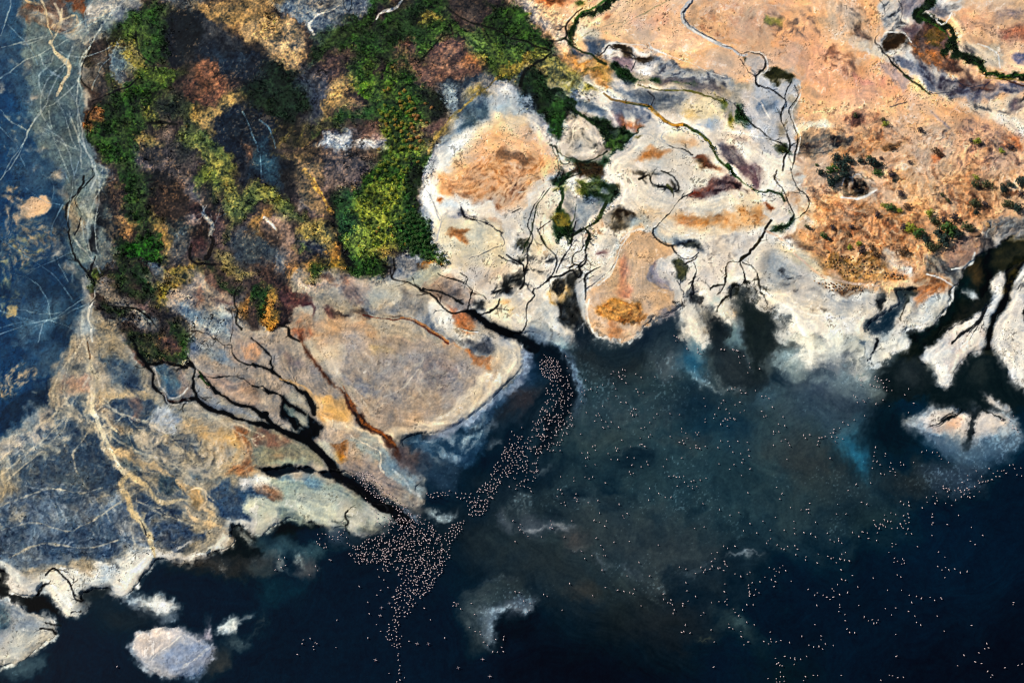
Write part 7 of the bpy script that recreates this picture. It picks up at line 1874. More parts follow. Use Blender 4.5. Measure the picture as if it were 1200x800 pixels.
clump = NB[2][cand[:,0],cand[:,1]]
size = (.34+.45*RS.rand(len(px))**1.8)*(1+.35*np.clip(clump,-1,1.5))
greenish = (hc[:,1] > hc[:,0]*1.0)
bed = ((px>385)&(px<530)&(py>95)&(py<325))[:,None]
hc2 = hc*np.where(bed,1.75,GRASS_GAIN)*(.7+.6*RS.rand(len(px),1))
yl = (jit<np.where(bed[:,0],.12,.05))&(clump>-.3)
hc2[yl] = hc2[yl]*np.array([2.6,1.7,.9])
props(tuft_cloud('marsh_grass',px,py,size,hc2),kind='stuff')
# dry scrub on the rough plateau and sedge in the marsh: small tussocks nobody could count
pr2 = np.clip(rgh,0,1)*(1-vv)*(1-waterm)*np.clip(.25+.35*NB[1],0,1)
cand = np.argwhere(RS.rand(H,W) < pr2*.06)
px = cand[:,1]-MG+RS.rand(len(cand)); py = cand[:,0]-MG+RS.rand(len(cand))
hc = colour_at(px,py)
br = RS.rand(len(px),1)
hc = np.where(br<.16, hc*np.array([1.9,1.55,1.0]), hc*(.7+.6*RS.rand(len(px),1)))
props(tuft_cloud('sedge_tussocks',px,py,.22+.36*RS.rand(len(px))**2.5,hc,6),kind='stuff')
# ---------------------------------------------------------------- shrubs
def shrub_mesh(name, mats, n=150, seed=0, flat=.75, spread=1.):
    r = random.Random(seed); v=[]; f=[]
    lobes = [(r.uniform(-.45,.45)*spread,r.uniform(-.45,.45)*spread,r.uniform(.25,.6)*flat,r.uniform(.35,.6)) for _ in range(6)]
    for i in range(n):
        lx,ly,lz,lr = r.choice(lobes)
        a = r.uniform(0,6.283); e = math.asin(r.uniform(-.25,1))
        d = Vector((math.cos(a)*math.cos(e),math.sin(a)*math.cos(e),math.sin(e)))
        p = Vector((lx,ly,lz)) + d*lr*r.uniform(.7,1.08)
        if p.z < .02: p.z = .02
        nrm = (d+Vector((r.uniform(-.6,.6),r.uniform(-.6,.6),r.uniform(-.3,.6)))).normalized()
        t1 = nrm.orthogonal().normalized(); t2 = nrm.cross(t1); s = r.uniform(.09,.2)
        k = len(v)
        rot = r.uniform(0,6.28); c_,s_ = math.cos(rot)*s,math.sin(rot)*s
        for q in ((c_,s_),(-s_*.6,c_*.6),(-c_,-s_),(s_*.6,-c_*.6)): v.append(p+t1*q[0]+t2*q[1])
        f.append((k,k+1,k+2,k+3))
    o = mesh_obj(name,[tuple(x) for x in v],f,mats)
    me = o.data; bpy.data.objects.remove(o)
    return me
def trunk_mesh(mats, seed):
    r = random.Random(seed); v=[]; f=[]
    for s in range(5):
        a = s*1.257+r.uniform(-.4,.4); e = .5 if s else 0
        rad0,rad1 = .06,.02
        p0 = Vector((0,0,-.15)); p1 = Vector((math.cos(a)*e,math.sin(a)*e,.65))
        k = len(v)
        for p,rd in ((p0,rad0),(p0.lerp(p1,.5)+Vector((0,0,.06)),rad0*.7),(p1,rad1)):
            for j in range(5): v.append(p+Vector((math.cos(j*1.2566)*rd,math.sin(j*1.2566)*rd,0)))
        for b in (0,5):
            for j in range(5): f.append((k+b+j,k+b+(j+1)%5,k+b+5+(j+1)%5,k+b+5+j))
    o = mesh_obj('trunk',[tuple(x) for x in v],f,mats); me=o.data; bpy.data.objects.remove(o); return me
def plain(name,c,rough=.9):
    m,t,p = mat(name)
    tc = nd(t,'ShaderNodeTexCoord'); nz = nd(t,'ShaderNodeTexNoise'); nz.inputs['Scale'].default_value=3; nz.inputs['Detail'].default_value=4
    t.links.new(tc.outputs['Object'],nz.inputs['Vector'])
    cr = nd(t,'ShaderNodeValToRGB'); cr.color_ramp.elements[0].position=.3; cr.color_ramp.elements[1].position=.7
    cr.color_ramp.elements[0].color=(*[x*.6 for x in c],1); cr.color_ramp.elements[1].color=(*[min(x*1.3,.85) for x in c],1)
    t.links.new(nz.outputs[0],cr.inputs[0]); t.links.new(cr.outputs[0],p.inputs['Base Color'])
    p.inputs['Roughness'].default_value=rough; p.inputs['Specular IOR Level'].default_value=.2
    return m
M_bark = plain('shrub_bark',(.10,.07,.05))
KINDS = {'dark':((.006,.016,.014),(.02,.045,.032)),'olive':((.03,.04,.015),(.08,.085,.03)),'green':((.02,.06,.012),(.06,.13,.02)),
 'lime':((.16,.20,.02),(.34,.36,.03)),'gold':((.38,.22,.03),(.60,.36,.06)),'orange':((.42,.19,.05),(.62,.30,.09)),'purple':((.03,.022,.03),(.07,.05,.05)),'brown':((.09,.05,.025),(.2,.11,.05)),'pink':((.45,.25,.18),(.62,.36,.24))}
M_k = {k:leaf_mat(k+'_leaves',v) for k,v in KINDS.items()}
SM = {k:[shrub_mesh('crown',M_k[k],220 if k in('dark','olive','green') else 170,seed=i*7+len(k),flat=.8) for i in range(3)] for k in KINDS}
TM = [trunk_mesh(M_bark,i) for i in range(3)]
def shrub(px,py,rpx,kind,label,group,name='shrub',parts=True,cat='shrub',hk=1.):
    x,y,z = place(px,py); s = rpx*cell_m(py)*(1.6 if parts else 1.1)
    if parts:
        e = bpy.data.objects.new(name,None); C.objects.link(e); e.empty_display_size=.3
        c = bpy.data.objects.new('crown',random.choice(SM[kind])); C.objects.link(c); c.parent = e
        t = bpy.data.objects.new('trunk',random.choice(TM)); C.objects.link(t); t.parent = e
    else:
        e = bpy.data.objects.new(name,random.choice(SM[kind])); C.objects.link(e)
    e.location=(x,y,z); e.scale=(s*random.uniform(.9,1.1),s*random.uniform(.9,1.1),s*random.uniform(.75,1.)*hk); e.rotation_euler=(0,0,random.uniform(0,6.28))
    props(e,label=label,category=cat,group=group)
    return e

# plateau shrubs, each where it stands: map x, map y, radius in cells, leaf kind, label
GP = 'shrubs scattered on the orange plateau'
PLATEAU = [
 (980,186,5.5,'dark','dark green shrub at the upper edge of the big thicket above the spring pool'),
 (994,188,5,'dark','dark green shrub forming the upper right tip of the big thicket above the spring pool'),
 (1008,189,4,'dark','low dark shrub trailing right from the top of the big thicket'),
 (985,196,6.5,'dark','large dark green shrub in the middle of the thicket above the spring pool'),
 (975,202,6,'green','green shrub with a yellow tip on the left side of the big thicket'),
 (976,194,2.2,'gold','small yellow shrub on the upper left of the big dark thicket'),
 (961,203,4.5,'dark','dark green shrub at the far left end of the big thicket'),
 (990,205,5.5,'dark','blackish green shrub directly above the dark spring pool'),
 (973,214,6.5,'dark','blue green shrub at the bottom of the big thicket left of the spring pool'),
 (983,211,4.5,'dark','dark shrub between the thicket bottom and the spring pool rim'),
 (1021,192,6,'dark','round dark teal shrub standing right of the big thicket'),
 (1029,195,4.2,'dark','dark shrub touching the right side of the round teal shrub'),
 (1018,185,2.6,'green','small green shrub just above the round teal shrub'),
 (1033,186,2.2,'purple','small purplish shrub above and right of the round teal shrub'),
 (1028.5,204,4.4,'green','small round green shrub alone on sand right of the spring pool'),
 (1044,206,4.2,'purple','dark purplish shrub right of the lone round green shrub'),
 (1048,212,2,'dark','tiny dark shrub just below the dark purplish shrub'),
 (957,194,1.8,'green','tiny green shrub on pink ground left of the big thicket'),
 (1037,147,3.6,'lime','lime green shrub on dry ground near the dark scrub patch'),
 (1034,141,2.6,'olive','small olive shrub just above the lime green one'),
 (1003,136,3,'olive','small olive shrub inside the dark scrub patch of the upper plateau'),
 (1144,167,4.2,'lime','bright lime shrub amid dark scrub high on the right plateau'),
 (1138,166,3,'purple','dark purple scrub left of the bright lime shrub'),
 (1174,178,3.2,'lime','dull yellow shrub right of and below the bright lime shrub'),
 (1183,174,4,'purple','dark purplish shrub beside the dull yellow shrub'),
 (1078,154,3.2,'purple','single dark tuft of scrub on pale sand in the upper plateau'),
 (1066,191,2.6,'purple','small dark shrub on orange sand between the teal shrub and the reddish scrub'),
 (1096,180,5,'brown','reddish brown shrub on orange sand of the upper plateau'),
 (1043,173,4,'brown','brown scrub patch above the round teal shrub'),
 (1143,209,3.2,'lime','yellow topped small shrub above the olive mound shrub'),
 (1142,217,4.4,'olive','olive shrub just under the yellow topped small shrub'),
 (1156,218,5,'olive','broad olive shrub right of the yellow topped pair'),
 (1175,222,5,'dark','dark blue green shrub near the right edge of the plateau'),
 (1184,217,3.8,'dark','small dark shrub between two larger dark shrubs near the right edge'),
 (1196,216,6,'dark','large dark shrub cut by the right edge of the view, upper of the column'),
 (1196,228,4,'purple','dark purplish shrub at the right edge below the large dark shrub'),
 (1181,242,6,'olive','yellow tinged olive shrub left of the lowest dark shrub at the right edge'),
 (1194,246,6,'dark','lowest dark shrub at the right edge above the grey stony ground'),
 (1177,230,4,'brown','brown scrub under the dark blue green shrub near the right edge'),
 (1036,241,2.8,'lime','yellow green small shrub capping a dark low shrub mid plateau'),
 (1045,246,5.2,'green','green shrub below the yellow green small shrub mid plateau'),
 (1055,248,3,'lime','yellowish shrub at the right end of the mid plateau pair'),
 (1063,243,4,'brown','brown low scrub above the yellowish shrub mid plateau'),
 (1089,252,4.4,'lime','yellow green shrub above a grey green round shrub'),
 (1093,260,5.2,'olive','grey green round shrub just below the yellow green shrub'),
 (1068,270,6.2,'lime','bright yellow green shrub at the left end of the lower thicket'),
 (1078,276,6.2,'green','green shrub between the bright yellow green shrub and dark scrub'),
 (1084,282,4.5,'dark','dark shrub at the lower right of the bright yellow green shrub'),
 (1113,265,2.6,'lime','small yellow tip above the large blue green thicket'),
 (1111,272,8.5,'green','large blue green shrub with a yellow tip on the lower plateau'),
 (1100,275,5.5,'dark','dark shrub on the left flank of the large blue green shrub'),
 (1121,275,5.5,'dark','dark shrub on the right flank of the large blue green shrub'),
 (1107,285,6.5,'dark','dark shrub hanging below the large blue green shrub'),
 (1117,257,5,'purple','grey purple bush between two green shrubs on the lower plateau'),
 (1106,259,3.6,'purple','small dark scrub left of the grey purple bush'),
 (1134,267,6,'olive','dark olive oval shrub beside the orange rock slab'),
 (1140,240,6,'olive','dark oval shrub on sandy slope above the orange rock slab'),
 (1154,241,3.6,'purple','small purple scrub right of the dark oval shrub'),
 (1143,249,3,'dark','small dark shrub under the dark oval shrub'),
 (1089,292,5.6,'olive','dark shrub beneath the bright yellow green shrub by brown rocks'),
 (1098,290,4.2,'olive','olive shrub right of the dark shrub by brown rocks'),
 (1058,268,4,'purple','dark purplish scrub left of the bright yellow green shrub'),
 (975,267,3.4,'purple','small dark shrub on the left of the orange plateau'),
 (965,277,3.6,'green','small green shrub below left of a dark one on the left plateau'),
 (946,266,3,'olive','lone olive shrub near the creek on the left of the plateau'),
 (972,281,2.2,'dark','tiny dark shrub beside the small green shrub on the left plateau'),
 (995,275,3.4,'brown','brown scrub in the middle of the left plateau'),
 (998,267,3.4,'purple','purplish scrub above the brown scrub on the left plateau'),
 (1006,287,3.2,'lime','upper yellow shrub among brown scrub on the lower left plateau'),
 (995,290,2.8,'lime','lower yellow shrub among brown scrub on the lower left plateau'),
 (1010,294,4.4,'purple','purple grey bush below the upper yellow shrub'),
 (1022,290,4.2,'brown','brown bush right of the purple grey bush'),
 (1026,300,4.4,'brown','tall brown bush standing over the ochre stones'),
 (1057,296,5,'brown','brown bush at the rim of the pale sandy hollow'),
 (1028,252,3,'purple','purplish low scrub in the centre of the orange plateau'),
 (1110,236,2.6,'olive','tiny olive shrub above the sandy slope of the right plateau'),
 (1104,229,2.2,'olive','tiny olive shrub highest on the sandy slope of the right plateau'),
 (1055,228,4,'purple','dark scrub right of the white rimmed pool'),
]
for a in PLATEAU: shrub(*a[:4],a[4],GP)
# shrub bed left of the white dome
def inside(p,poly):
    x,y=p; c=False; n=len(poly)
    for i in range(n):
        (ax,ay),(bx,by)=poly[i],poly[(i+1)%n]
        if (ay>y)!=(by>y) and x < ax+(y-ay)*(bx-ax)/(by-ay): c = not c
    return c
def scatter(poly,n,dmin,seed):
    r=random.Random(seed); out=[]; xs=[p[0] for p in poly]; ys=[p[1] for p in poly]; tr=0
    while len(out)<n and tr<n*60:
        tr+=1; p=(r.uniform(min(xs),max(xs)),r.uniform(min(ys),max(ys)))
        if inside(p,poly) and all((p[0]-q[0])**2+(p[1]-q[1])**2>dmin*dmin for q in out): out.append(p)
    return out
GOLD = [(455,105,3),(469,111,2.6),(450,107,2.4),(474,107,3),(480,116,2.6),(481,120,2.4),(469,120,2.8),(470,125,2.6),(479,131,2.8),(471,128,2.4),(454,136,3),(463,141,2.6),(471,145,2.8),(469,149,3),(471,155,3.2),(482,146,2.8),(481,164,3.2),(479,158,2.6),(476,166,2.4),(482,173,3.6),(453,149,2.6),(452,146,2.4),(444,176,3),(489,175,2.8),(463,148,2.4),(490,190,2.6),(458,266,2.6),(441,272,2.6),(444,268,2.2),(460,277,2.4),(475,287,2.4)]
for x,y,r in GOLD: shrub(x,y,r,'gold','small golden dome shaped shrub standing out of the green shrub bed','golden shrubs in the green shrub bed',parts=False)
for x,y,r in [(485,137,3.6),(490,137,2.8),(487.5,141,3),(483,151,3.4),(490,162,3.4),(492,166,3),(486,128,2.4),(506,127,2.8),(498,122,2.2),(486,155,2.6),(500,145,2.4),(494,142,2.2)]:
    shrub(x,y,r,'orange','small orange dome shaped shrub along the right side of the shrub bed','orange shrubs in the green shrub bed',parts=False)
for x,y in scatter([(440,128),(462,120),(480,112),(490,130),(484,170),(478,200),(466,215),(440,210),(444,180),(450,160)],62,4.2,3): shrub(x,y,random.uniform(2.2,3.4),'lime','yellow green bush packed in the upper part of the shrub bed','yellow green bushes in the upper shrub bed',parts=False)
for x,y in scatter([(425,215),(478,200),(488,235),(470,285),(440,290),(425,260)],70,5,5): shrub(x,y,random.uniform(2.,3.),'lime' if random.random()<.45 else 'green','leafy bush packed in the middle of the shrub bed','bushes in the middle of the shrub bed',parts=False)
for x,y in scatter([(466,255),(485,248),(503,258),(508,285),(525,308),(512,310),(490,298),(470,285)],60,5,6): shrub(x,y,random.uniform(2.6,4.),'green','dark green bush in the glossy clump at the lower right of the shrub bed','dark green bushes at the lower right of the shrub bed',parts=False)
# ---------------------------------------------------------------- boulders
M_rock = plain('ochre_stone',(.42,.24,.10)); M_rock2 = plain('brown_stone',(.28,.15,.08))
def rock_mesh(seed,m):
    bm = bmesh.new(); bmesh.ops.create_icosphere(bm,subdivisions=2,radius=1); r=random.Random(seed)
    off=[Vector((r.uniform(-1,1),r.uniform(-1,1),r.uniform(-1,1))).normalized() for _ in range(9)]
    for v in bm.verts:
        for o_ in off:
            d=v.co.dot(o_)
            if d>.68: v.co -= o_*(d-.68)*.9
        v.co.z*=.75
    me=bpy.data.meshes.new('boulder'); bm.to_mesh(me); bm.free(); me.materials.append(m); return me
RM=[rock_mesh(i,M_rock if i%2 else M_rock2) for i in range(6)]
def rock(px,py,rp,label,group=None,name='boulder',sc=(1,1,1)):
    x,y,z=place(px,py); s=rp*cell_m(py)
    o=bpy.data.objects.new(name,random.choice(RM)); C.objects.link(o); o.location=(x,y,z+s*.15); o.scale=(s*sc[0],s*sc[1],s*sc[2]); o.rotation_euler=(0,0,random.uniform(0,6.28))
    props(o,label=label,category='boulder'); 
    if group: o['group']=group
for x,y in scatter([(966,306),(985,300),(1012,304),(1030,312),(1022,322),(990,326)],42,3,8): rock(x,y,random.uniform(1.,2.1),'rounded ochre boulder in the stony patch at the lower edge of the plateau','ochre boulders in the stony patch')
for x,y in scatter([(945,326),(960,330),(985,333),(1014,336),(1010,341),(975,341)],34,2.6,9): rock(x,y,random.uniform(.9,1.8),'brownish boulder in the row along the foot of the plateau bank','boulders along the plateau foot')
for x,y in scatter([(1036,318),(1062,324),(1060,328),(1036,326)],14,2.6,10): rock(x,y,random.uniform(1.2,2.4),'orange boulder in the line left of the white hollow','orange boulders left of the white hollow')
rock(1142,274,6,'flat bright orange rock slab beside the dark olive oval shrub',name='rock_slab',sc=(1.25,.8,.35))
rock(1157,264,4,'smaller orange rock slab above the larger one on the grey slope',name='rock_slab',sc=(1,.8,.35))
rock(969,295,3,'single yellowish boulder alone on the lower left plateau',sc=(1,.9,.8))
# ---------------------------------------------------------------- flamingos
M_feather = plain('pale_pink_feathers',(.74,.53,.51),.8); M_pink = plain('pink_legs',(.62,.22,.22),.6); M_bill = plain('black_bill',(.03,.025,.03),.5)
def flamingo_mesh(seed, feeding=False, flying=False):
    r=random.Random(seed); tw=r.uniform(-.5,.5)
    if flying: sp=[(-.62,.62,.02),(-.45,.64,.10),(-.15,.66,.19),(.12,.68,.18),(.3,.7,.1),(.5,.74,.05),(.75,.78,.045),(.98,.78,.045),(1.06,.78,.065),(1.16,.75,.04),(1.22,.69,.012)]
    elif feeding: sp=[(-.6,.66,.02),(-.42,.72,.12),(-.15,.76,.22),(.12,.76,.21),(.3,.72,.12),(.42,.6,.055),(.52,.42,.045),(.5,.24,.045),(.44,.14,.065),(.36,.1,.04),(.3,.13,.012)]
    else: sp=[(-.6,.66,.02),(-.42,.72,.12),(-.15,.78,.22),(.12,.82,.21),(.28,.88,.12),(.38,1.0,.055),(.34,1.15,.045),(.28,1.3,.045),(.34,1.42,.065),(.44,1.39,.045),(.5,1.3,.012)]
    v=[];f=[];mi=[]; K=8
    P_=[Vector((a,math.sin(i*.3)*.05*tw,b)) for i,(a,b,c) in enumerate(sp)]
    for i,p in enumerate(P_):
        t=(P_[min(i+1,len(P_)-1)]-P_[max(i-1,0)]).normalized(); s=Vector((0,1,0)); n=s.cross(t).normalized(); rad=sp[i][2]
        for k in range(K):
            a=k*6.28319/K; v.append(p+s*math.cos(a)*rad*(1.12 if i<5 else 1)+n*math.sin(a)*rad)
    for i in range(len(P_)-1):
        for k in range(K):
            f.append((i*K+k,i*K+(k+1)%K,(i+1)*K+(k+1)%K,(i+1)*K+k)); mi.append(2 if i>=9 else 0)
    def tube(pp,rads,m):
        b=len(v)
        for p,rd in zip(pp,rads):
            for k in range(4): v.append(Vector(p)+Vector((math.cos(k*1.5708)*rd,math.sin(k*1.5708)*rd,0)))
        for i in range(len(pp)-1):
            for k in range(4): f.append((b+i*4+k,b+i*4+(k+1)%4,b+i*4+4+(k+1)%4,b+i*4+4+k)); mi.append(m)
    if flying:
        for s in (-1,1):
            b=len(v)
            for (x0,x1,y,z) in ((.22,-.2,.12,.7),(.26,-.22,.55,.82),(.16,-.2,.95,.86),(.02,-.1,1.3,.84)):
                for dz in (.03,-.01): v.append(Vector((x0,s*y,z+dz))); v.append(Vector((x1,s*y,z+dz*.5)))
            for i in range(3):
                q=b+i*4
                for a_,b_ in ((0,1),(2,3),(0,2),(1,3)):
                    f.append((q+a_,q+b_,q+4+b_,q+4+a_)); mi.append(0)
            tube([(-.5,s*.05,.62),(-.85,s*.05,.6),(-1.15,s*.05,.58)],[.03,.022,.02],1)
    else:
        for s in (-1,1):
            tube([(.0,s*.08,.66),(.03+.03*s,s*.08,.32),(-.02,s*.08,-.12)],[.035,.028,.022],1)
        for s in (-1,1):                      # folded wing
            b=len(v)
            pts_=[(.22,.2,.86),(.0,.25,.92),(-.3,.2,.86),(-.62,.06,.68),(-.3,.24,.68),(.05,.25,.7)]
            for x_,y_,z_ in pts_: v.append(Vector((x_,s*y_,z_)))
            f.append((b,b+1,b+4,b+5)); mi.append(0); f.append((b+1,b+2,b+3,b+4)); mi.append(0)
    o=mesh_obj('flamingo',[tuple(x) for x in v],f,[M_feather,M_pink,M_bill])
    o.data.polygons.foreach_set('material_index',np.array(mi,np.int32)); o.data.polygons.foreach_set('use_smooth',np.ones(len(f),bool))
    me=o.data; bpy.data.objects.remove(o); return me,v,f,mi
FL=[flamingo_mesh(i,feeding=(i%3==2)) for i in range(6)]; FF=flamingo_mesh(9,flying=True)
def tile(c,r,s):
    a=np.array(s.split(),float).reshape(-1,2)/4+np.array([300*c,200*r]); return [tuple(p) for p in a]
B={}   # where -> birds
B['mouth']=scatter([(632,425),(640,418),(652,421),(658,432),(656,443),(645,446),(634,440)],72,1.9,1)
line=[(640,446,652,446,668,452),]
B['line']=scatter([(648,442),(662,440),(672,455),(671,480),(672,500),(658,520),(636,535),(630,560),(612,575),(600,565),(606,535),(620,510),(632,485),(640,462)],225,1.5,2)
B['line']+=scatter([(600,505),(612,510),(614,530),(606,550),(590,565),(575,590),(566,604),(545,608),(548,592),(560,575),(575,555),(588,530),(596,518)],165,1.5,21)
B['river']=scatter([(410,558),(418,552),(432,552),(440,562),(452,575),(466,585),(478,595),(470,602),(455,592),(440,585),(425,570)],95,2.3,3)
B['river']+=scatter([(425,580),(450,600),(452,618),(440,612)],10,4,31)+scatter([(498,578),(520,577),(530,580),(505,584)],14,2.5,32)+scatter([(525,575),(560,580),(575,600),(560,606),(545,590)],26,4,33)
B['fan']=scatter([(455,605),(470,600),(492,603),(508,615),(516,628),(524,645),(530,655),(524,664),(510,680),(508,688),(500,697),(484,702),(468,700),(460,695),(470,680),(462,668),(448,672),(450,662),(440,660),(420,662),(408,652),(414,640),(430,632),(450,625)],540,1.45,4)
B['fan']+=scatter([(520,628),(530,615),(545,610),(542,620),(530,635),(526,645)],42,2.6,41)
B['tail']=scatter([(462,695),(486,700),(488,710),(472,726),(466,740),(472,745),(470,760),(460,760),(452,748),(454,735),(462,720)],62,2.9,5)+[(467,766),(466.5,768),(469,780),(468,785),(468,789),(474,794),(469,797),(465,799),(456,789)]
B['shore']=tile(1,3,'290 105 300 125 312 103 328 105 345 118 362 115 358 130 385 118 400 108 390 95 410 98 425 120 415 85 290 150 300 155 320 168 325 150 330 165 285 140 345 225 352 228 280 255 290 275 250 295 440 155 405 50 385 130 135 215 108 222 140 250 92 272 120 262')
B['west']=tile(1,3,'380 507 255 594 222 600 218 618 278 612 286 618 270 630 272 645 195 668 375 635 485 350 525 423 532 478 585 368 568 390 620 355 600 320 565 528 525 590 640 400 700 470 725 470 735 438 790 452 818 505 885 590')+tile(0,3,'550 725')
B['flying']=tile(1,3,'560 693 588 448 582 485 625 428 755 617 808 618 948 730 1096 770 1062 690')
B['spit']=tile(1,3,'1010 428 930 425 940 432 948 430 940 440 925 440 1028 560 1050 560 1052 575 1125 598 1162 585 1160 598 1152 635 1110 655 1132 657 1160 655 1085 625 1068 610 1000 540 960 455 1025 480')+tile(2,3,'15 375 35 378 55 418 85 428 65 470 82 460 148 388 165 395 235 460 270 337 378 392 438 354')
B['bay']=tile(2,2,'465 155 475 145 500 148 518 135 530 138 520 160 505 170 530 165 535 198 500 165 515 180 475 200 580 155 605 172 670 168 750 168 345 185 370 225 400 215 425 205 395 240 360 228 340 232 340 252 325 285 348 335 405 340 410 350 395 350 420 370 425 405 430 408 450 402 388 375 500 405 440 378 465 380 555 340 565 345 560 330 580 320 582 345 570 318 565 350 485 225 488 258 450 270 425 305 510 288 535 290 582 225 590 240 595 255 615 242 645 382 665 360 680 342 740 342 785 345 605 410 622 405 600 455 640 450 648 440 515 465 485 500 490 515 495 505 555 495 600 485 610 485 622 495 450 528 465 555 495 555 540 545 572 548 562 582 605 590 632 565 638 580 390 580 345 585 390 490 378 495 392 512 355 525 328 525 345 550 355 545 795 410 795 425 815 430 820 455 800 465 785 475 805 480 742 448 860 430 868 440 875 428 862 490 870 500 862 500 880 505 905 495 835 502 725 555 795 548 710 588 550 612 555 625 568 620')
B['bay']+=tile(2,2,'735 635 758 632 770 638 785 638 805 632 775 680 808 662 840 658 852 655 825 680 845 680 845 692 865 682 882 652 910 642 645 690 640 745 688 715 718 732 745 732 895 762 972 790 1105 712 1075 630 1115 600 1020 600 1040 580 1078 570 1082 555 1112 540 1108 510 1072 528 1020 492 1035 520 1012 470 978 468 965 500 1058 470 1102 475 970 575 900 268 905 305 905 365 905 380 950 345 945 362 968 315 980 292 992 280 1003 320 1045 300 1068 288 1018 340 1000 365 1010 370 1022 362 1040 365 1045 368 1070 335 1088 325 978 390 1008 400 990 375 225 515 228 635 290 640 290 655 342 637 362 645 378 637 215 695 228 698 235 715 212 728 230 760 245 755 250 770 300 718 295 735 305 740 305 750 358 757 402 748 438 665 502 765 85 690 90 705 75 685')
B['north']=tile(2,2,'820 38 870 40 868 55 890 45 885 60 980 42 995 42 1035 42 1052 45 1060 48 1085 70 1068 102 1062 75 1112 105 1115 125 1105 148 1160 132 1140 232 1170 260 1190 258 1180 355 1170 330 1190 350 1095 245 1075 245 1070 232 1010 230 1030 225 1045 218')+[(790,394),(793,396),(795,397),(800,396),(792,400),(805,409),(817,409),(818,413),(820,415),(845,410),(849,410),(860,411),(864,412),(872,418),(866,419)]
B['delta']=tile(3,2,'400 255 410 262 418 288 435 208 435 185 445 280 452 285 472 268 478 205 495 212 500 180 502 168 505 295 508 217 512 190 518 175 520 215 530 185 540 198 542 218 538 278 555 182 555 218 556 232 568 188 580 232 568 305 640 253 682 293 658 335 658 225')
B['east']=tile(3,2,'5 270 20 310 25 425 25 435 50 425 48 390 78 398 70 355 62 468 80 462 95 478 100 490 25 488 88 555 165 442 175 455 195 440 240 455 235 470 230 488 252 453 268 448 292 432 305 430 308 415 298 450 315 472 322 450 335 408 350 380 350 458 375 393 403 370 452 350 503 498 498 522 495 540 492 562 488 595 525 580 510 565 550 528 548 540 575 572 570 590 572 610 585 600 595 615 595 630 528 622 545 625 620 568 635 580 622 582 682 568 720 520 742 512 770 522 792 522 802 538 812 552 845 568 290 550 412 672 375 700 480 665 40 685 65 715 55 740 195 760 325 765 438 755 462 765 105 780 155 790 180 790 190 788')
B['southeast']=tile(3,2,'620 752 635 765 658 755 660 772 742 732 745 755 772 728 785 712 790 735 792 748 782 762 832 760 860 770 835 690 820 680 822 692 845 692 840 705 845 728 850 697 878 745 875 700 890 690 900 700 905 708 905 730 920 700 918 718 932 690 940 697 935 728 945 712 945 733 965 728 968 682 990 705 910 662 935 650 985 655 990 665 1000 635 1005 660 1020 658 1030 655 1045 650 1050 650 975 608 935 630 1055 620 1068 635 1075 608 1085 635 1095 608 1105 605 1115 620 1132 582 1148 580 1155 598 1165 628 1185 595 1188 632 1150 350 1130 370 1095 368 1105 380 1145 395 1145 408 1160 410 1165 415 1170 428 722 782 1035 598')
B['southeast']+=tile(3,3,'190 5 320 10 365 10 35 25 120 45 222 50 122 78 125 102 75 87 10 85 12 125 0 135 168 98 200 103 222 118 278 100 290 132 310 140 330 125 330 135 345 147 395 97 425 115 440 92 445 95 465 98 470 125 495 40 500 60 505 68 520 78 512 98 508 135 525 58 540 65 550 70 535 60 545 38 560 45 575 45 545 15 575 5 598 12 580 78 605 75 620 58 625 68 632 78 620 55 645 55 640 42 660 50 635 18 655 10 655 80 648 102 672 103 660 28 770 10 768 25 772 52 768 60 768 110 840 60 892 17 952 72 1005 110 948 137 970 153 700 163 582 148 598 152 582 163 565 190 592 217 590 235 605 232 630 220 635 228 638 240 625 245')
B['southeast']+=tile(3,3,'42 155 92 162 62 172 75 175 125 158 138 175 130 200 178 210 175 225 235 198 230 240 280 208 295 218 305 215 320 238 335 220 340 222 345 198 362 190 358 226 380 230 342 272 395 298 345 317 362 322 325 340 300 360 308 370 335 388 372 378 420 352 5 262 28 267 38 278 55 262 68 252 82 275 52 282 15 318 32 300 35 328 28 350 108 324 188 363 218 390 230 380 258 390 275 400 290 410 305 400 228 438 335 435 335 448 330 468 360 480 362 510 370 548 382 565 405 567 425 437 492 310 605 295 622 305 560 366 625 366 662 390 695 395 718 405 672 425 760 400 780 415 808 403 812 408 658 466 688 488 695 518 715 530 793 488 825 558 795 255 798 188 828 212 832 260 815 272 847 272 875 268 828 308 900 285 932 280 450 492 470 510 488 505 495 522 508 520 515 507 550 453 598 450 578 482 598 573 600 677 953 532 1150 425 1147 435 220 528')
B['south']=tile(3,3,'10 562 12 595 15 608 2 618 38 608 60 602 100 612 158 582 190 625 213 633 238 630 248 582 248 598 268 618 255 643 305 625 78 677 105 683 125 683 125 690 122 713 152 690 180 677 35 685 40 712 48 707 55 718 65 722 58 750 38 780 58 770 72 772 40 797 55 795 75 793 0 780 175 772 165 790 212 765 232 765 343 765 568 765 582 768 608 776 634 774 528 788 888 720 918 672 970 703 988 660 1000 710 1015 640 1024 617 1033 637 1028 747 1050 765 1042 775 1110 730 1172 718 1190 712')
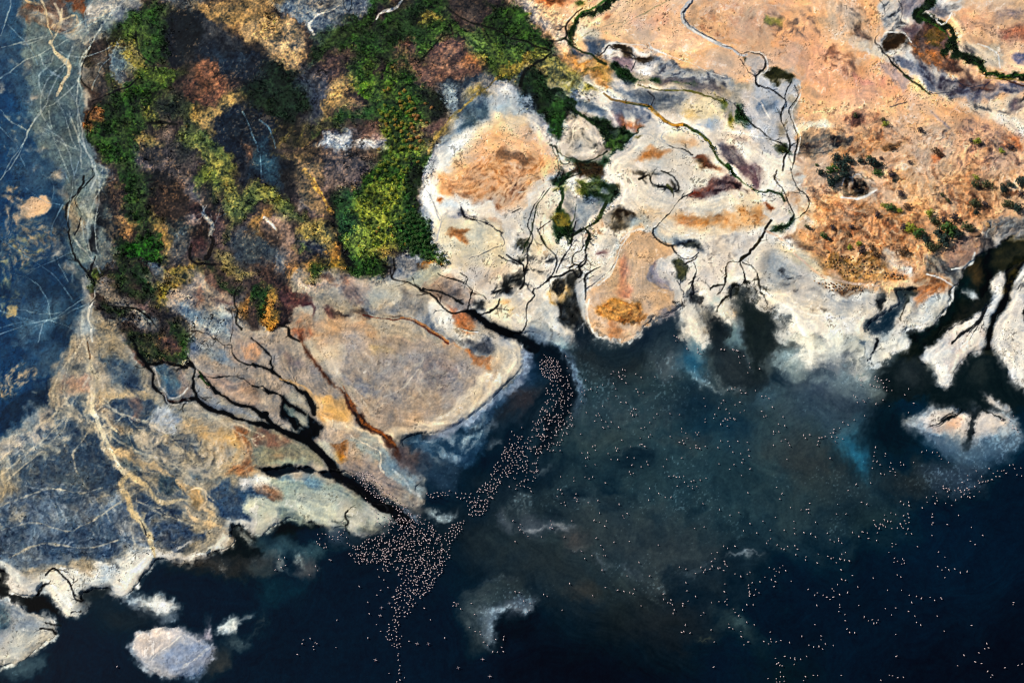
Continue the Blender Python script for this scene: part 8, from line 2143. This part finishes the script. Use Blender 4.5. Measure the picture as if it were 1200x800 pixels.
B['middle']=tile(2,3,'885 260 815 268 785 258 860 288 898 283 905 272 928 268 938 255 935 232 952 220 962 190 935 195 965 265 975 262 992 275 1008 255 995 232 998 245 992 160 1010 170 1045 162 1045 290 1072 303 1102 292 1115 283 1185 305 1162 328 1125 333 1108 343 1142 363 1108 358 1112 375 1115 385 1112 395 1135 390 1157 380 1100 435 1130 435 998 337 995 375 1008 408 998 420 1008 435 970 420 935 425 860 397 825 417 802 430 800 440 820 370 815 332 710 385 710 410 730 425 745 413 742 428 752 435 760 460 755 475 898 473 885 485 812 530 805 560 795 565 835 567 933 552 947 610 1038 455 1045 472 1062 487 1080 460 1100 517 1135 528 1015 525 1018 542 1035 548 1072 560 1075 585 1107 610 1087 622 1180 607 945 727 540 300 645 300 595 237 685 155 550 138 478 142 415 158 430 177 428 205 438 205 395 123 325 185 340 220 422 273 495 367 525 373 552 378 568 383 573 362 605 440 855 78 900 72 1022 15 1062 5 1115 55 1085 88 1147 100 1175 45 1193 147 410 5 385 40 410 48 435 68 442 42 540 8 520 18 525 28 375 205 75 115 138 117 15 140 30 72 40 60 5 42 38 85 55 98 180 42 185 60 190 78 178 75 245 118 280 42')
_r=random.Random(77)
for k_,m_,sd_ in (('line',60,9),('fan',70,8),('tail',12,7),('mouth',14,6)):
    for _ in range(m_):
        p_=_r.choice(B[k_][:200]); q_=(p_[0]+_r.gauss(0,sd_),p_[1]+_r.gauss(0,sd_))
        if wat[int(q_[1])+MG,int(q_[0])+MG]>.6: B[k_].append(q_)
LAB={'mouth':('flamingo packed in the tight knot at the mouth of the black stream','flamingos at the stream mouth'),
 'line':('flamingo in the long drifting band between the stream mouth and the big fan','flamingos in the long band'),
 'river':('flamingo crowding the end of the black channel beside the pale green bank','flamingos at the channel end'),
 'fan':('flamingo in the dense fan shaped crowd on black water','flamingos in the dense fan'),
 'tail':('flamingo in the thin tail trailing below the dense fan','flamingos in the tail below the fan'),
 'shore':('flamingo in the loose group beside the pale green shore','flamingos beside the pale green shore'),
 'west':('scattered flamingo on dark water around the tail of the fan','scattered flamingos around the tail'),
 'spit':('scattered flamingo around the pale hook shaped sandbank','flamingos around the hook shaped sandbank'),
 'bay':('scattered flamingo on the smoky teal middle bay','scattered flamingos on the middle bay'),
 'north':('flamingo near the grey sediment plumes under the white shore','flamingos by the sediment plumes'),
 'delta':('flamingo in the loose group beside the dark creek mouth off the white shelf','flamingos off the dark creek mouth'),
 'east':('scattered flamingo around the teal blue shallows of the eastern bay','scattered flamingos around the teal shallows'),
 'southeast':('scattered flamingo on the navy water below the white streaked islet','scattered flamingos on the navy water'),
 'south':('scattered flamingo on the blackest water near the lower edge','scattered flamingos near the lower edge'),
 'middle':('scattered flamingo around the thin scum lines on dark water','scattered flamingos around the scum lines')}
FLY=[('flamingo gliding with spread wings low over black water left of the tail end','f'),('flamingo with half spread wings left of the tail, upper of two neighbours','f'),('flamingo with spread wings left of the tail, lower of two neighbours','f'),('flamingo with spread wings closest to the left side of the tail','f'),
 ('left one of two level flamingos with spread wings right of the tail','f'),('right one of two level flamingos with spread wings right of the tail','f'),('lone flamingo with spread wings below and right of the level pair','f'),('lone flamingo with spread wings at the bottom below the hook shaped sandbank','f'),('lone flamingo just below the tip of the hook shaped sandbank','f')]
allb=[(y,x,k) for k in LAB for x,y in B[k] if 0<x<1200 and 0<y<800]
allb.sort(reverse=True)
NI=300-len(FLY)
BS=BIRD_SCALE
for i,(x,y) in enumerate(B['flying']):
    o=bpy.data.objects.new('flamingo',FF[0]); C.objects.link(o); X_,Y_,_z=place(x,y,z=.25 if i!=8 else .25); o.location=(X_,Y_,_z); s=BS*.85; o.scale=(s,s,s); o.rotation_euler=(0,0,1.57+random.uniform(-.35,.35))
    props(o,label=FLY[i][0],category='flamingo',group='flamingos with spread wings')
head={}
for y,x,k in allb[:NI]:
    me=random.choice(FL)[0]
    o=bpy.data.objects.new('flamingo',me); C.objects.link(o); X_,Y_,_z=place(x,y,z=0); s=BS*random.uniform(.72,1.18); o.location=(X_,Y_,_z); o.scale=(s,s,s); o.rotation_euler=(0,0,random.uniform(0,6.28))
    props(o,label=LAB[k][0],category='flamingo',group=LAB[k][1])
vs=[];fs=[];ms=[];nb=0
for y,x,k in allb[NI:]:
    me,v,f,mi=random.choice(FL); zz=max(0,zat(x,y)); X_,Y_,_z=place(x,y,z=zz); s=BS*random.uniform(.72,1.18); a=random.uniform(0,6.28)
    va=np.array([tuple(q) for q in v]); ca,sa=math.cos(a)*s,math.sin(a)*s
    vs.append(np.stack([va[:,0]*ca-va[:,1]*sa+X_,va[:,0]*sa+va[:,1]*ca+Y_,va[:,2]*s+_z],1)); fs.append(np.array(f)+nb); ms+=mi; nb+=len(va)
o=mesh_obj('distant_flamingo_crowd',np.concatenate(vs),np.concatenate(fs),[M_feather,M_pink,M_bill],True)
o.data.polygons.foreach_set('material_index',np.array(ms,np.int32)); props(o,kind='stuff')
print('birds',len(allb))
# ---------------------------------------------------------------- light, sky, camera
sc=bpy.context.scene
w=bpy.data.worlds.new('World'); sc.world=w; w.use_nodes=True
t=w.node_tree; sky=t.nodes.new('ShaderNodeTexSky'); sky.sky_type='NISHITA'; sky.sun_disc=False
EL,AZ=math.radians(34),math.radians(-62)
sky.sun_elevation=EL; sky.sun_rotation=AZ; sky.altitude=1000
t.links.new(sky.outputs[0],t.nodes['Background'].inputs[0]); t.nodes['Background'].inputs[1].default_value=SKY
sd=bpy.data.lights.new('sun','SUN'); sd.energy=SUN; sd.angle=math.radians(.53); sd.color=(1,.95,.86)
so=bpy.data.objects.new('sun',sd); C.objects.link(so)
d=Vector((math.sin(AZ)*math.cos(EL),math.cos(AZ)*math.cos(EL),math.sin(EL)))
so.rotation_euler=d.to_track_quat('Z','Y').to_euler(); so.location=(0,0,600)
cd=bpy.data.cameras.new('camera'); cd.sensor_width=36; cd.lens=18/TH; cd.clip_end=20000; cd.clip_start=1
co=bpy.data.objects.new('camera',cd); C.objects.link(co); co.location=(0,-CB,CH); co.rotation_euler=(math.pi/2-DEPR,0,0)
sc.camera=co
sc.view_settings.view_transform='Standard'; sc.view_settings.look='None'; sc.view_settings.exposure=EXPO; sc.view_settings.gamma=1
sc.view_settings.use_curve_mapping=False
sc.cycles.max_bounces=4; sc.cycles.diffuse_bounces=2; sc.cycles.glossy_bounces=2
sc.cycles.pixel_filter_type='BLACKMAN_HARRIS'; sc.cycles.filter_width=1.15
